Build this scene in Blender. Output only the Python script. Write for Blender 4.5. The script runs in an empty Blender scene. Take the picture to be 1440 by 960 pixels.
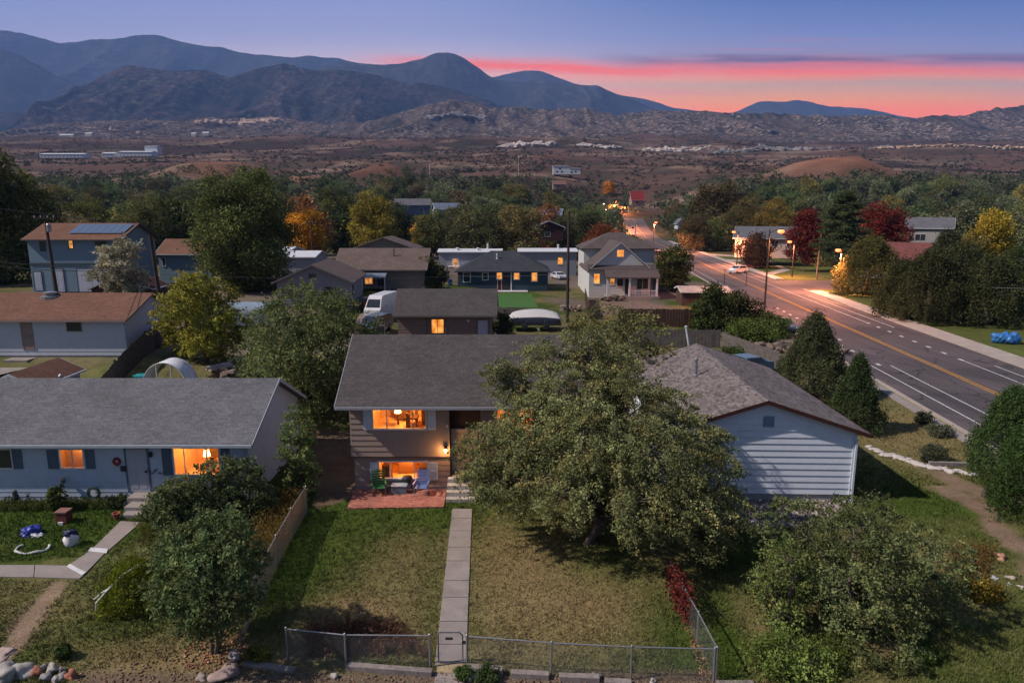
import bpy, bmesh, math, random
import numpy as np
from mathutils import Vector, Matrix
R = math.radians
random.seed(7); rng = np.random.default_rng(7)
sc = bpy.context.scene
COL = sc.collection

# ---------------------------------------------------------------- camera
H = 13.0; PITCH = R(10.6); FPX = 960.0
CP, SP = math.cos(PITCH), math.sin(PITCH)
cam = bpy.data.cameras.new('camera'); camo = bpy.data.objects.new('camera', cam); COL.objects.link(camo)
camo.location = (0, 0, H); camo.rotation_euler = (R(90) - PITCH, 0, 0)
cam.sensor_width = 36; cam.lens = 24; cam.clip_end = 60000; cam.clip_start = .3
sc.camera = camo

def ray(px, py):
    t = (py - 480) / FPX
    return ((px - 720) / FPX, CP - t * SP, -(SP + t * CP))
def G(px, py, z=0.0):            # point on the plane z seen at a pixel of the photo
    x, y, dz = ray(px, py); s = (z - H) / dz
    return Vector((x * s, y * s, z))
def PD(px, py, D):               # point at forward distance D
    x, y, dz = ray(px, py); s = D / y
    return Vector((x * s, D, H + dz * s))

# ---------------------------------------------------------------- noise
def vn(x, y, seed=0):
    x = np.asarray(x, float); y = np.asarray(y, float)
    xi = np.floor(x).astype(np.int64); yi = np.floor(y).astype(np.int64)
    fx = x - xi; fy = y - yi
    fx = fx * fx * (3 - 2 * fx); fy = fy * fy * (3 - 2 * fy)
    def h(a, b):
        n = (a * 374761393 + b * 668265263 + seed * 974634777) & 0xffffffff
        n = ((n ^ (n >> 13)) * 1274126177) & 0xffffffff
        n = (n ^ (n >> 16)) & 0xffffffff
        return n / 4294967295.0
    a = h(xi, yi); b = h(xi + 1, yi); c = h(xi, yi + 1); d = h(xi + 1, yi + 1)
    return (a * (1 - fx) + b * fx) * (1 - fy) + (c * (1 - fx) + d * fx) * fy
def fbm(x, y, octv=4, seed=0, gain=.5):
    s = 0; a = 1; t = 0
    for i in range(octv):
        s = s + a * vn(np.asarray(x) * 2 ** i + 17.3 * i, np.asarray(y) * 2 ** i + 9.1 * i, seed + i); t += a; a *= gain
    return s / t
def ridged(x, y, octv=5, seed=0):
    s = 0; a = 1; t = 0
    for i in range(octv):
        s = s + a * (1 - np.abs(2 * vn(np.asarray(x) * 2 ** i + 31 * i, np.asarray(y) * 2 ** i, seed + i) - 1)); t += a; a *= .5
    return s / t
def sstep(a, b, x):
    t = np.clip((np.asarray(x, float) - a) / (b - a), 0, 1); return t * t * (3 - 2 * t)
def pip(poly, x, y):
    x = np.asarray(x); y = np.asarray(y); ins = np.zeros(x.shape, bool); n = len(poly)
    for i in range(n):
        x0, y0 = poly[i][0], poly[i][1]; x1, y1 = poly[(i + 1) % n][0], poly[(i + 1) % n][1]
        if y0 == y1: continue
        c = ((y0 > y) != (y1 > y)) & (x < (x1 - x0) * (y - y0) / (y1 - y0) + x0)
        ins ^= c
    return ins
def pdist(poly, x, y, closed=False):
    x = np.asarray(x, float); y = np.asarray(y, float); best = np.full(x.shape, 1e9)
    n = len(poly)
    for i in range(n if closed else n - 1):
        ax, ay = poly[i][0], poly[i][1]; bx, by = poly[(i + 1) % n][0], poly[(i + 1) % n][1]
        dx, dy = bx - ax, by - ay; L = dx * dx + dy * dy + 1e-9
        t = np.clip(((x - ax) * dx + (y - ay) * dy) / L, 0, 1)
        best = np.minimum(best, np.hypot(x - ax - t * dx, y - ay - t * dy))
    return best

# ---------------------------------------------------------------- terrain
def roadx(y): return 38.9 + .113 * (np.asarray(y, float) - 78)
TY = np.array([-9000, 230, 300, 400, 500, 600, 700, 1000, 1500, 2500, 4000, 9000, 40000], float)
TZ = np.array([0, 0, 3, 14, 28, 40, 49, 84, 150, 265, 330, 350, 350], float)
def terrain(x, y):
    x = np.asarray(x, float); y = np.asarray(y, float)
    w = 1 - sstep(25, 90, np.abs(x - roadx(y)))
    w = w * (1 - sstep(620, 820, y))
    z = np.interp(y - 130 * w, TY, TZ)
    z = z + 3.0 * np.clip(-x / 26 - .05, 0, 1) * sstep(34, 50, y) * (1 - sstep(150, 260, y))
    f = sstep(560, 900, y)
    z = z + f * (fbm(x / 160, y / 160, 4, 3) - .5) * 22 + sstep(900, 1800, y) * (fbm(x / 420, y / 420, 4, 5) - .5) * 70
    for (cx, cy, rx, ry, hh) in MOUNDS:
        q = ((x - cx) / rx) ** 2 + ((y - cy) / ry) ** 2
        z = z + hh * np.exp(-q * 1.6) * (.72 + .5 * ridged(x / 55 + 3, y / 90, 4, 8)) + 3.5 * (fbm(x / 22, y / 30, 3, 9) - .5) * np.exp(-q)
    return z
MOUNDS = []
def mound(px, py_top, D, wpx, lift):
    p = PD(px, py_top, D); MOUNDS.append((p.x, D, wpx / 960 * D * .55, wpx / 960 * D * .6, lift))
mound(300, 212, 640, 170, 17); mound(535, 212, 640, 110, 12); mound(1175, 208, 620, 170, 22); mound(420, 228, 600, 60, 5)
def tz(x, y): return float(terrain(x, y))

# ---------------------------------------------------------------- object helpers
def tag(o, label=None, cat=None, group=None, kind=None):
    if label: o['label'] = label
    if cat: o['category'] = cat
    if group: o['group'] = group
    if kind: o['kind'] = kind
    return o
def thing(name, label, cat, loc=(0, 0, 0), rz=0, group=None):
    o = bpy.data.objects.new(name, None); COL.objects.link(o); o.empty_display_size = .3
    o.location = loc; o.rotation_euler = (0, 0, rz)
    return tag(o, label, cat, group)
def link(name, me, parent=None, loc=None):
    o = bpy.data.objects.new(name, me); COL.objects.link(o)
    if parent is not None: o.parent = parent
    if loc is not None: o.location = loc
    return o
class MB:
    def __init__(s): s.v = []; s.f = []; s.m = []
    def face(s, pts, m=0):
        i = len(s.v); s.v += [tuple(p) for p in pts]; s.f.append(tuple(range(i, i + len(pts)))); s.m.append(m); return s
    def box(s, x0, x1, y0, y1, z0, z1, m=0):
        i = len(s.v)
        s.v += [(x0, y0, z0), (x1, y0, z0), (x1, y1, z0), (x0, y1, z0), (x0, y0, z1), (x1, y0, z1), (x1, y1, z1), (x0, y1, z1)]
        for q in ((3, 2, 1, 0), (4, 5, 6, 7), (0, 1, 5, 4), (1, 2, 6, 5), (2, 3, 7, 6), (3, 0, 4, 7)):
            s.f.append(tuple(i + k for k in q)); s.m.append(m)
        return s
    def bar(s, a, b, w, h=None, m=0):      # square bar between points
        a = Vector(a); b = Vector(b); h = h or w; d = (b - a).normalized()
        up = Vector((0, 0, 1)) if abs(d.z) < .95 else Vector((1, 0, 0))
        u = d.cross(up).normalized() * w / 2; v = u.cross(d).normalized() * h / 2
        i = len(s.v)
        for c in (a, b):
            for p in (-u - v, u - v, u + v, -u + v): s.v.append(tuple(c + p))
        for q in ((3, 2, 1, 0), (4, 5, 6, 7), (0, 1, 5, 4), (1, 2, 6, 5), (2, 3, 7, 6), (3, 0, 4, 7)):
            s.f.append(tuple(i + k for k in q)); s.m.append(m)
        return s
    def tube(s, pts, r, n=8, m=0, cap=True):
        pts = [Vector(p) for p in pts]; rs = r if isinstance(r, (list, tuple)) else [r] * len(pts)
        i0 = len(s.v); pu = None
        for k, p in enumerate(pts):
            d = (pts[min(k + 1, len(pts) - 1)] - pts[max(k - 1, 0)]).normalized()
            if pu is None: pu = d.orthogonal().normalized()
            u = (pu - d * pu.dot(d))
            u = u.normalized() if u.length > 1e-5 else d.orthogonal().normalized()
            pu = u; w = d.cross(u)
            for j in range(n):
                a = 2 * math.pi * j / n; s.v.append(tuple(p + (u * math.cos(a) + w * math.sin(a)) * rs[k]))
        for k in range(len(pts) - 1):
            for j in range(n):
                a = i0 + k * n + j; b = i0 + k * n + (j + 1) % n
                s.f.append((a, b, b + n, a + n)); s.m.append(m)
        if cap:
            s.f.append(tuple(i0 + j for j in reversed(range(n)))); s.m.append(m)
            s.f.append(tuple(i0 + (len(pts) - 1) * n + j for j in range(n))); s.m.append(m)
        return s
    def lathe(s, c, prof, n=12, m=0, sx=1, sy=1):   # prof: (r,z)
        i0 = len(s.v)
        for (r, z) in prof:
            for j in range(n):
                a = 2 * math.pi * j / n; s.v.append((c[0] + r * sx * math.cos(a), c[1] + r * sy * math.sin(a), c[2] + z))
        for k in range(len(prof) - 1):
            for j in range(n):
                a = i0 + k * n + j; b = i0 + k * n + (j + 1) % n
                s.f.append((a, b, b + n, a + n)); s.m.append(m)
        s.f.append(tuple(i0 + j for j in reversed(range(n)))); s.m.append(m)
        s.f.append(tuple(i0 + (len(prof) - 1) * n + j for j in range(n))); s.m.append(m)
        return s
    def prism(s, poly, z0, z1, m=0):
        i = len(s.v); n = len(poly)
        s.v += [(p[0], p[1], z0) for p in poly] + [(p[0], p[1], z1) for p in poly]
        s.f.append(tuple(i + n + k for k in range(n))); s.m.append(m)
        s.f.append(tuple(i + k for k in reversed(range(n)))); s.m.append(m)
        for k in range(n):
            a = i + k; b = i + (k + 1) % n; s.f.append((a, b, b + n, a + n)); s.m.append(m)
        return s
    def xprism(s, prof, x0, x1, m=0):      # profile in (y,z) extruded along x
        i = len(s.v); n = len(prof)
        s.v += [(x0, p[0], p[1]) for p in prof] + [(x1, p[0], p[1]) for p in prof]
        s.f.append(tuple(i + k for k in range(n))); s.m.append(m)
        s.f.append(tuple(i + n + k for k in reversed(range(n)))); s.m.append(m)
        for k in range(n):
            a = i + k; b = i + (k + 1) % n; s.f.append((a, a + n, b + n, b)); s.m.append(m)
        return s
    def blob(s, c, rx, ry, rz, seed=0, rough=.25, sub=2, m=0, flat=0):
        bm = bmesh.new(); bmesh.ops.create_icosphere(bm, subdivisions=sub, radius=1)
        rr = random.Random(seed); ph = [rr.uniform(0, 6) for _ in range(6)]
        i = len(s.v)
        for v in bm.verts:
            p = v.co.normalized()
            k = 1 + rough * (math.sin(p.x * 3.1 + ph[0]) * math.sin(p.y * 2.7 + ph[1]) + .6 * math.sin(p.z * 4 + ph[2] + p.x * 2) + .35 * math.sin(p.x * 8 + ph[3]) * math.sin(p.y * 7 + p.z * 6 + ph[4]))
            z = p.z * rz * k
            s.v.append((c[0] + p.x * rx * k, c[1] + p.y * ry * k, c[2] + (max(z, -flat) if flat else z)))
        for f in bm.faces: s.f.append(tuple(i + v.index for v in f.verts)); s.m.append(m)
        bm.free(); return s
    def mesh(s, name, mats, smooth=False):
        if smooth == 'merge':
            m = {}; nv = []; mp = []
            for v in s.v:
                k = (round(v[0], 4), round(v[1], 4), round(v[2], 4))
                if k not in m: m[k] = len(nv); nv.append(v)
                mp.append(m[k])
            s.v = nv; s.f = [tuple(mp[i] for i in f) for f in s.f]
        me = bpy.data.meshes.new(name); me.from_pydata(s.v, [], s.f)
        for mm in (mats if isinstance(mats, (list, tuple)) else [mats]): me.materials.append(mm)
        me.polygons.foreach_set('material_index', s.m)
        if smooth: me.polygons.foreach_set('use_smooth', [True] * len(s.f))
        me.update(); return me
    def build(s, name, mats, parent=None, smooth=False, loc=None, bevel=0):
        o = link(name, s.mesh(name, mats, smooth), parent, loc)
        if bevel:
            b = o.modifiers.new('bevel', 'BEVEL'); b.width = bevel; b.segments = 2; b.limit_method = 'ANGLE'
        return o
def np_mesh(name, verts, faces, mat, col=None, smooth=False):
    me = bpy.data.meshes.new(name); verts = np.asarray(verts, np.float32); faces = np.asarray(faces, np.int32)
    nv, nf, k = len(verts), len(faces), faces.shape[1]
    me.vertices.add(nv); me.vertices.foreach_set('co', verts.ravel())
    me.loops.add(nf * k); me.loops.foreach_set('vertex_index', faces.ravel())
    me.polygons.add(nf); me.polygons.foreach_set('loop_start', np.arange(0, nf * k, k, dtype=np.int32))
    me.polygons.foreach_set('loop_total', np.full(nf, k, np.int32))
    if smooth: me.polygons.foreach_set('use_smooth', np.ones(nf, bool))
    me.materials.append(mat)
    if col is not None:
        a = me.color_attributes.new('tint', 'FLOAT_COLOR', 'POINT')
        c = np.ones((nv, 4), np.float32); c[:, :col.shape[1]] = col; a.data.foreach_set('color', c.ravel())
    me.update(); me.validate(); return me

# ---------------------------------------------------------------- materials
MATS = {}
class NT:
    def __init__(s, name):
        s.mat = bpy.data.materials.new(name); s.mat.use_nodes = True; s.t = s.mat.node_tree
        s.b = s.t.nodes['Principled BSDF']; s.out = s.t.nodes['Material Output']
    def n(s, typ, **kw):
        nd = s.t.nodes.new(typ)
        for k, v in kw.items():
            if k.startswith('i_'):
                key = k[2:].replace('_', ' ')
                nd.inputs[int(key) if key.isdigit() else key].default_value = v
            else: setattr(nd, k, v)
        return nd
    def l(s, a, b): s.t.links.new(a, b)
    def noise(s, scale, detail=4, rough=.55, co=None, dist=0):
        nd = s.n('ShaderNodeTexNoise'); nd.inputs['Scale'].default_value = scale; nd.inputs['Detail'].default_value = detail
        nd.inputs['Roughness'].default_value = rough; nd.inputs['Distortion'].default_value = dist
        if co is not None: s.l(co, nd.inputs['Vector'])
        return nd.outputs['Fac']
    def obj(s): return s.n('ShaderNodeTexCoord').outputs['Object']
    def maprange(s, v, a, b, c, d):
        m = s.n('ShaderNodeMapRange'); s.l(v, m.inputs[0])
        for i, q in enumerate((a, b, c, d)): m.inputs[i + 1].default_value = q
        return m.outputs[0]
    def math(s, op, a, b=None):
        m = s.n('ShaderNodeMath', operation=op)
        for i, q in enumerate((a, b)):
            if q is None: continue
            if isinstance(q, (int, float)): m.inputs[i].default_value = q
            else: s.l(q, m.inputs[i])
        return m.outputs[0]
    def mix(s, fac, a, b, mode='MIX'):
        m = s.n('ShaderNodeMix', data_type='RGBA', blend_type=mode)
        if isinstance(fac, (int, float)): m.inputs[0].default_value = fac
        else: s.l(fac, m.inputs[0])
        for i, q in ((6, a), (7, b)):
            if isinstance(q, (tuple, list)): m.inputs[i].default_value = (*q[:3], 1)
            else: s.l(q, m.inputs[i])
        return m.outputs[2]
    def scale_col(s, col, f):   # colour * value
        v = s.n('ShaderNodeVectorMath', operation='SCALE')
        if isinstance(col, (tuple, list)): v.inputs[0].default_value = col[:3]
        else: s.l(col, v.inputs[0])
        s.l(f, v.inputs['Scale']); return v.outputs[0]
    def bump(s, h, strength=.5, dist=.02):
        b = s.n('ShaderNodeBump'); b.inputs['Strength'].default_value = strength; b.inputs['Distance'].default_value = dist
        s.l(h, b.inputs['Height']); s.l(b.outputs[0], s.b.inputs['Normal'])
    def col(s, c):
        if isinstance(c, (tuple, list)): s.b.inputs['Base Color'].default_value = (*c[:3], 1)
        else: s.l(c, s.b.inputs['Base Color'])
    def rough(s, r, spec=.3): s.b.inputs['Roughness'].default_value = r; s.b.inputs['Specular IOR Level'].default_value = spec

def m_paint(name, c, var=.12, scale=2.5, rough=.7, spec=.25, metal=0, fine=20, grime=0):
    if name in MATS: return MATS[name]
    t = NT(name); co = t.obj()
    a = t.noise(scale, 5, .6, co); b = t.noise(fine, 3, .6, co)
    f = t.math('MULTIPLY', t.maprange(a, .3, .7, 1 - var, 1 + var), t.maprange(b, .3, .7, 1 - var * .6, 1 + var * .6))
    cc = t.scale_col(c, f)
    if grime:
        g = t.maprange(t.noise(.9, 6, .7, co), .52, .72, 0, grime); cc = t.mix(g, cc, (c[0] * .5, c[1] * .45, c[2] * .4))
    t.col(cc); t.rough(rough, spec); t.b.inputs['Metallic'].default_value = metal
    t.bump(b, .15, .01)
    MATS[name] = t.mat; return t.mat
def m_shingle(name, c, axis='x', var=.13, row=.14, wid=.3):
    if name in MATS: return MATS[name]
    t = NT(name); co = t.obj(); sx = t.n('ShaderNodeSeparateXYZ'); t.l(co, sx.inputs[0])
    cx = t.n('ShaderNodeCombineXYZ')
    u, v = (sx.outputs[0], sx.outputs[1]) if axis == 'x' else (sx.outputs[1], sx.outputs[0])
    t.l(u, cx.inputs[0]); t.l(v, cx.inputs[1])
    br = t.n('ShaderNodeTexBrick'); t.l(cx.outputs[0], br.inputs['Vector'])
    br.inputs['Scale'].default_value = 1; br.inputs['Brick Width'].default_value = wid; br.inputs['Row Height'].default_value = row
    br.inputs['Mortar Size'].default_value = .012; br.inputs['Mortar Smooth'].default_value = .3
    br.inputs['Color1'].default_value = tuple(x * (1 - var) for x in c) + (1,); br.inputs['Color2'].default_value = tuple(x * (1 + var) for x in c) + (1,)
    br.inputs['Mortar'].default_value = tuple(x * (.5 if row < .12 else .8) for x in c) + (1,)
    n1 = t.noise(.55, 5, .65, co); n2 = t.noise(9, 4, .7, co); n3 = t.noise(26, 3, .7, co)
    f = t.math('MULTIPLY', t.maprange(n1, .3, .7, .84, 1.14), t.maprange(n2, .3, .7, .72, 1.28))
    f = t.math('MULTIPLY', f, t.maprange(n3, .3, .7, .7, 1.3))
    t.col(t.scale_col(br.outputs['Color'], f)); t.rough(.95, .15)
    hh = t.math('ADD', t.maprange(br.outputs['Fac'], 0, 1, .35, 0), n2); t.bump(hh, .5, .015)
    MATS[name] = t.mat; return t.mat
def m_lit(name, c1, c2, strength, scale=3):
    if name in MATS: return MATS[name]
    t = NT(name); co = t.obj(); mp = t.n('ShaderNodeMapping'); t.l(co, mp.inputs[0]); mp.inputs['Scale'].default_value = (1, 1, .6)
    a = t.noise(scale, 3, .5, mp.outputs[0])
    cc = t.mix(t.maprange(a, .35, .65, 0, 1), c1, c2)
    t.col((.05, .03, .02)); t.l(cc, t.b.inputs['Emission Color']); t.b.inputs['Emission Strength'].default_value = strength
    t.rough(.2, .5); MATS[name] = t.mat; return t.mat
def m_foliage():
    t = NT('foliage'); oi = t.n('ShaderNodeObjectInfo'); at = t.n('ShaderNodeAttribute', attribute_name='tint')
    sp = t.n('ShaderNodeSeparateColor'); t.l(at.outputs['Color'], sp.inputs[0])
    c = t.scale_col(oi.outputs['Color'], sp.outputs[0])
    warm = t.n('ShaderNodeVectorMath', operation='MULTIPLY'); t.l(c, warm.inputs[0]); warm.inputs[1].default_value = (1.6, 1.12, .95)
    c2 = t.mix(sp.outputs[1], c, warm.outputs[0])
    df = t.n('ShaderNodeBsdfDiffuse'); tr = t.n('ShaderNodeBsdfTranslucent'); t.l(c2, df.inputs[0]); t.l(c2, tr.inputs[0])
    ms = t.n('ShaderNodeMixShader'); ms.inputs[0].default_value = .3; t.l(df.outputs[0], ms.inputs[1]); t.l(tr.outputs[0], ms.inputs[2])
    t.l(ms.outputs[0], t.out.inputs[0]); return t.mat
FOL = m_foliage()
BARK = m_paint('bark', (.13, .105, .085), .35, 3, .95, .1, fine=14)
WHITE = m_paint('white_trim', (.55, .57, .6), .06)
WHITEBR = m_paint('weathered_white', (.6, .6, .62), .15, grime=.3)
DARKG = m_paint('dark_metal', (.03, .032, .035), .2, rough=.5)
GALV = m_paint('galvanised_steel', (.3, .31, .33), .15, rough=.45, spec=.5, metal=.6)
CONC = m_paint('concrete', (.27, .24, .225), .14, 1.3, .9, .15, fine=30, grime=.35)
def m_glass():
    t = NT('window_glass'); tr = t.n('ShaderNodeBsdfTransparent'); gl = t.n('ShaderNodeBsdfGlossy'); gl.inputs['Roughness'].default_value = .03
    tr.inputs[0].default_value = (.92, .93, .93, 1)
    ms = t.n('ShaderNodeMixShader'); ms.inputs[0].default_value = .07
    t.l(tr.outputs[0], ms.inputs[1]); t.l(gl.outputs[0], ms.inputs[2]); t.l(ms.outputs[0], t.out.inputs[0]); return t.mat
GLASS = m_glass()
t_ = NT('dark_glass'); t_.col((.025, .03, .04)); t_.rough(.08, .6); DGLASS = t_.mat
LIT_O = m_lit('lit_orange', (.6, .13, .012), (1, .46, .1), 1.0, 1.7)
LIT_Y = m_lit('lit_amber', (.28, .08, .012), (1, .45, .12), .8, 2.6)
# ---------------------------------------------------------------- sky and sun
def lin(r, g, b):
    f = lambda c: (c / 255 / 12.92) if c / 255 <= .04045 else ((c / 255 + .055) / 1.055) ** 2.4
    return (f(r), f(g), f(b))
sc.view_settings.view_transform = 'Standard'; sc.view_settings.look = 'None'; sc.view_settings.gamma = 1
sc.view_settings.exposure = 0.24; sc.view_settings.use_curve_mapping = False
W = bpy.data.worlds.new('World'); sc.world = W; W.use_nodes = True
wt = W.node_tree; wt.nodes.clear()
def wn(typ, **kw):
    nd = wt.nodes.new(typ)
    for k, v in kw.items(): setattr(nd, k, v)
    return nd
def wm(op, a, b=None, c=None):
    m = wn('ShaderNodeMath', operation=op)
    for i, q in enumerate((a, b, c)):
        if q is None: continue
        if isinstance(q, (int, float)): m.inputs[i].default_value = q
        else: wt.links.new(q, m.inputs[i])
    return m.outputs[0]
tc = wn('ShaderNodeTexCoord'); sx = wn('ShaderNodeSeparateXYZ'); wt.links.new(tc.outputs['Generated'], sx.inputs[0])
az = wm('MULTIPLY', wm('ARCTAN2', sx.outputs[0], sx.outputs[1]), 57.2958)
ca_ = wm('MAXIMUM', wm('COSINE', wm('DIVIDE', az, 57.2958)), .55)     # cloud banks run straight across the west
el0 = wm('ARCSINE', sx.outputs[2])
el = wm('MULTIPLY', wm('ARCTANGENT', wm('DIVIDE', wm('TANGENT', el0), ca_)), 57.2958)
def wnoise(ka, ke, detail=3, seed=0):
    cb = wn('ShaderNodeCombineXYZ'); wt.links.new(wm('MULTIPLY', az, ka), cb.inputs[0]); wt.links.new(wm('MULTIPLY', el, ke), cb.inputs[1]); cb.inputs[2].default_value = seed
    nz = wn('ShaderNodeTexNoise'); nz.inputs['Scale'].default_value = 1; nz.inputs['Detail'].default_value = detail; wt.links.new(cb.outputs[0], nz.inputs['Vector'])
    return nz.outputs['Fac']
def wmr(v, a, b, c, d, smooth=True):
    m = wn('ShaderNodeMapRange', interpolation_type='SMOOTHSTEP' if smooth else 'LINEAR'); wt.links.new(v, m.inputs[0])
    for i, q in enumerate((a, b, c, d)): m.inputs[i + 1].default_value = q
    return m.outputs[0]
def wramp(v, stops):
    r = wn('ShaderNodeValToRGB'); wt.links.new(wm('DIVIDE', v, 40.0), r.inputs[0])
    es = r.color_ramp.elements
    while len(es) < len(stops): es.new(1)
    for e, (p, c) in zip(es, stops): e.position = p / 40; e.color = (*lin(*c), 1)
    return r.outputs[0]
def wmix(f, a, b):
    m = wn('ShaderNodeMix', data_type='RGBA'); wt.links.new(f, m.inputs[0]) if not isinstance(f, float) else None
    for i, q in ((6, a), (7, b)):
        if isinstance(q, tuple): m.inputs[i].default_value = (*lin(*q), 1)
        else: wt.links.new(q, m.inputs[i])
    return m.outputs[2]
wob = wm('MULTIPLY', wm('SUBTRACT', wnoise(.05, .12, 2, 3.3), .5), 1.2)
ew = wm('ADD', el, wob)
Lr = wramp(el, [(0, (70, 60, 62)), (7, (235, 130, 105)), (9.5, (235, 150, 135)), (11, (216, 176, 168)), (12, (192, 174, 188)), (13.3, (168, 165, 194)), (16, (142, 152, 198)), (24, (88, 102, 140)), (38, (78, 92, 116))])
Rr = wramp(ew, [(0, (70, 60, 62)), (7, (255, 112, 0)), (8.0, (255, 116, 0)), (8.8, (236, 140, 50)), (10.0, (192, 148, 108)), (10.6, (240, 136, 60)), (11.3, (214, 120, 108)), (12.2, (146, 136, 164)), (13.5, (122, 132, 178)), (16, (80, 106, 166)), (24, (60, 80, 124)), (38, (78, 92, 116))])
base = wmix(wmr(az, -12, 22, 0, 1), Lr, Rr)
base = wmix(wmr(wm('ABSOLUTE', az), 55, 110, 0, 1), base, wramp(el, [(0, (84, 92, 112)), (8, (104, 112, 136)), (24, (84, 98, 126)), (38, (78, 92, 116))]))
# the long red band and the violet cloud above it
wb = wm('MULTIPLY', wm('SUBTRACT', wnoise(.09, 0, 2, 4.7), .5), .75)
ctr = wm('ADD', wmr(az, -14, 10, 11.75, 11.15), wb)
d1 = wm('SUBTRACT', el, ctr)
ga = wm('EXPONENT', wm('MULTIPLY', wm('POWER', wm('DIVIDE', d1, wmr(wnoise(.11, 0, 2, 21), .3, .7, .3, .62)), 2.0), -1.0))
ga = wm('MULTIPLY', ga, wmr(az, -15, -3, 0, .95)); ga = wm('MULTIPLY', ga, wmr(az, 22, 38, 1, .5)); ga = wm('MULTIPLY', ga, wmr(wnoise(.09, 1.9, 4, 2), .3, .58, .35, 1))
ga = wm('MULTIPLY', ga, wmr(az, 40, 70, 1, 0))
c1 = wmix(ga, base, (255, 92, 0))
d2 = wm('SUBTRACT', el, wm('ADD', ctr, .78))
gb = wm('EXPONENT', wm('MULTIPLY', wm('POWER', wm('DIVIDE', d2, wmr(az, 5, 30, .5, .42)), 2.0), -1.0))
gb = wm('MULTIPLY', gb, wmr(az, 4, 16, 0, 1)); gb = wm('MULTIPLY', gb, wmr(wnoise(.1, 1.5, 4, 5), .35, .6, .25, .95)); gb = wm('MULTIPLY', gb, wmr(az, 60, 90, 1, 0))
c2 = wmix(gb, c1, (84, 56, 84))
st = wmr(wnoise(.06, 2.2, 4, 12), .52, .72, 0, .35); st = wm('MULTIPLY', st, wmr(az, 0, 20, 0, 1)); st = wm('MULTIPLY', st, wmr(el, 12.5, 15, 1, 0)); st = wm('MULTIPLY', st, wmr(az, 60, 90, 1, 0))
c3 = wmix(st, c2, (206, 112, 128))
bg = wn('ShaderNodeBackground'); wt.links.new(c3, bg.inputs[0]); wt.links.new(wmr(el, 8.5, 15.5, 1.75, 1.25), bg.inputs[1])
# a faint physical sky under the dusk colours
ns = wn('ShaderNodeTexSky', sky_type='NISHITA', sun_disc=False, sun_elevation=R(38), sun_rotation=R(-104), dust_density=2)
bg2 = wn('ShaderNodeBackground'); wt.links.new(ns.outputs[0], bg2.inputs[0]); bg2.inputs[1].default_value = .004
ad = wn('ShaderNodeAddShader'); wt.links.new(bg.outputs[0], ad.inputs[0]); wt.links.new(bg2.outputs[0], ad.inputs[1])
wo = wn('ShaderNodeOutputWorld'); wt.links.new(ad.outputs[0], wo.inputs[0])

SUN_AZ, SUN_EL = R(12), R(43.5)       # from the left, a little on the camera's side
sd = Vector((-math.cos(SUN_EL) * math.cos(SUN_AZ), -math.cos(SUN_EL) * math.sin(SUN_AZ), math.sin(SUN_EL)))
sl = bpy.data.lights.new('sun', 'SUN'); sl.energy = 4.8; sl.angle = R(.9); sl.color = (1, .88, .78)
so = link('sun', sl); so.rotation_euler = sd.to_track_quat('Z', 'Y').to_euler()

# ---------------------------------------------------------------- ground colours
def proj(x, y, z=0.0):
    x = np.asarray(x, float); y = np.asarray(y, float); dz = z - H
    f = y * CP - dz * SP; u = dz * CP + y * SP
    f = np.where(f < .5, .5, f)
    return 720 + 960 * x / f, 480 - 960 * u / f
GREEN = np.array((.055, .082, .016)); DRY = np.array((.142, .12, .054)); TAN = np.array((.225, .158, .085))
DIRT = np.array((.19, .125, .095)); LOT = np.array((.15, .115, .095)); SHADEG = np.array((.035, .05, .014))
def poly_g(pts): return [G(a, b).xy for a, b in pts]
GRAVEL = poly_g([(1000, 700), (1200, 700), (1165, 742), (1010, 742)])
TRAIL = poly_g([(82, 822), (45, 865), (20, 905), (-30, 960)])
DIRTR = [poly_g([(1345, 690), (1440, 770), (1500, 860)]), poly_g([(1325, 690), (1385, 712)]), poly_g([(1300, 655), (1370, 690)])]
SIDEDIRT = poly_g([(440, 610), (497, 610), (505, 700), (440, 716)])
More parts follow.
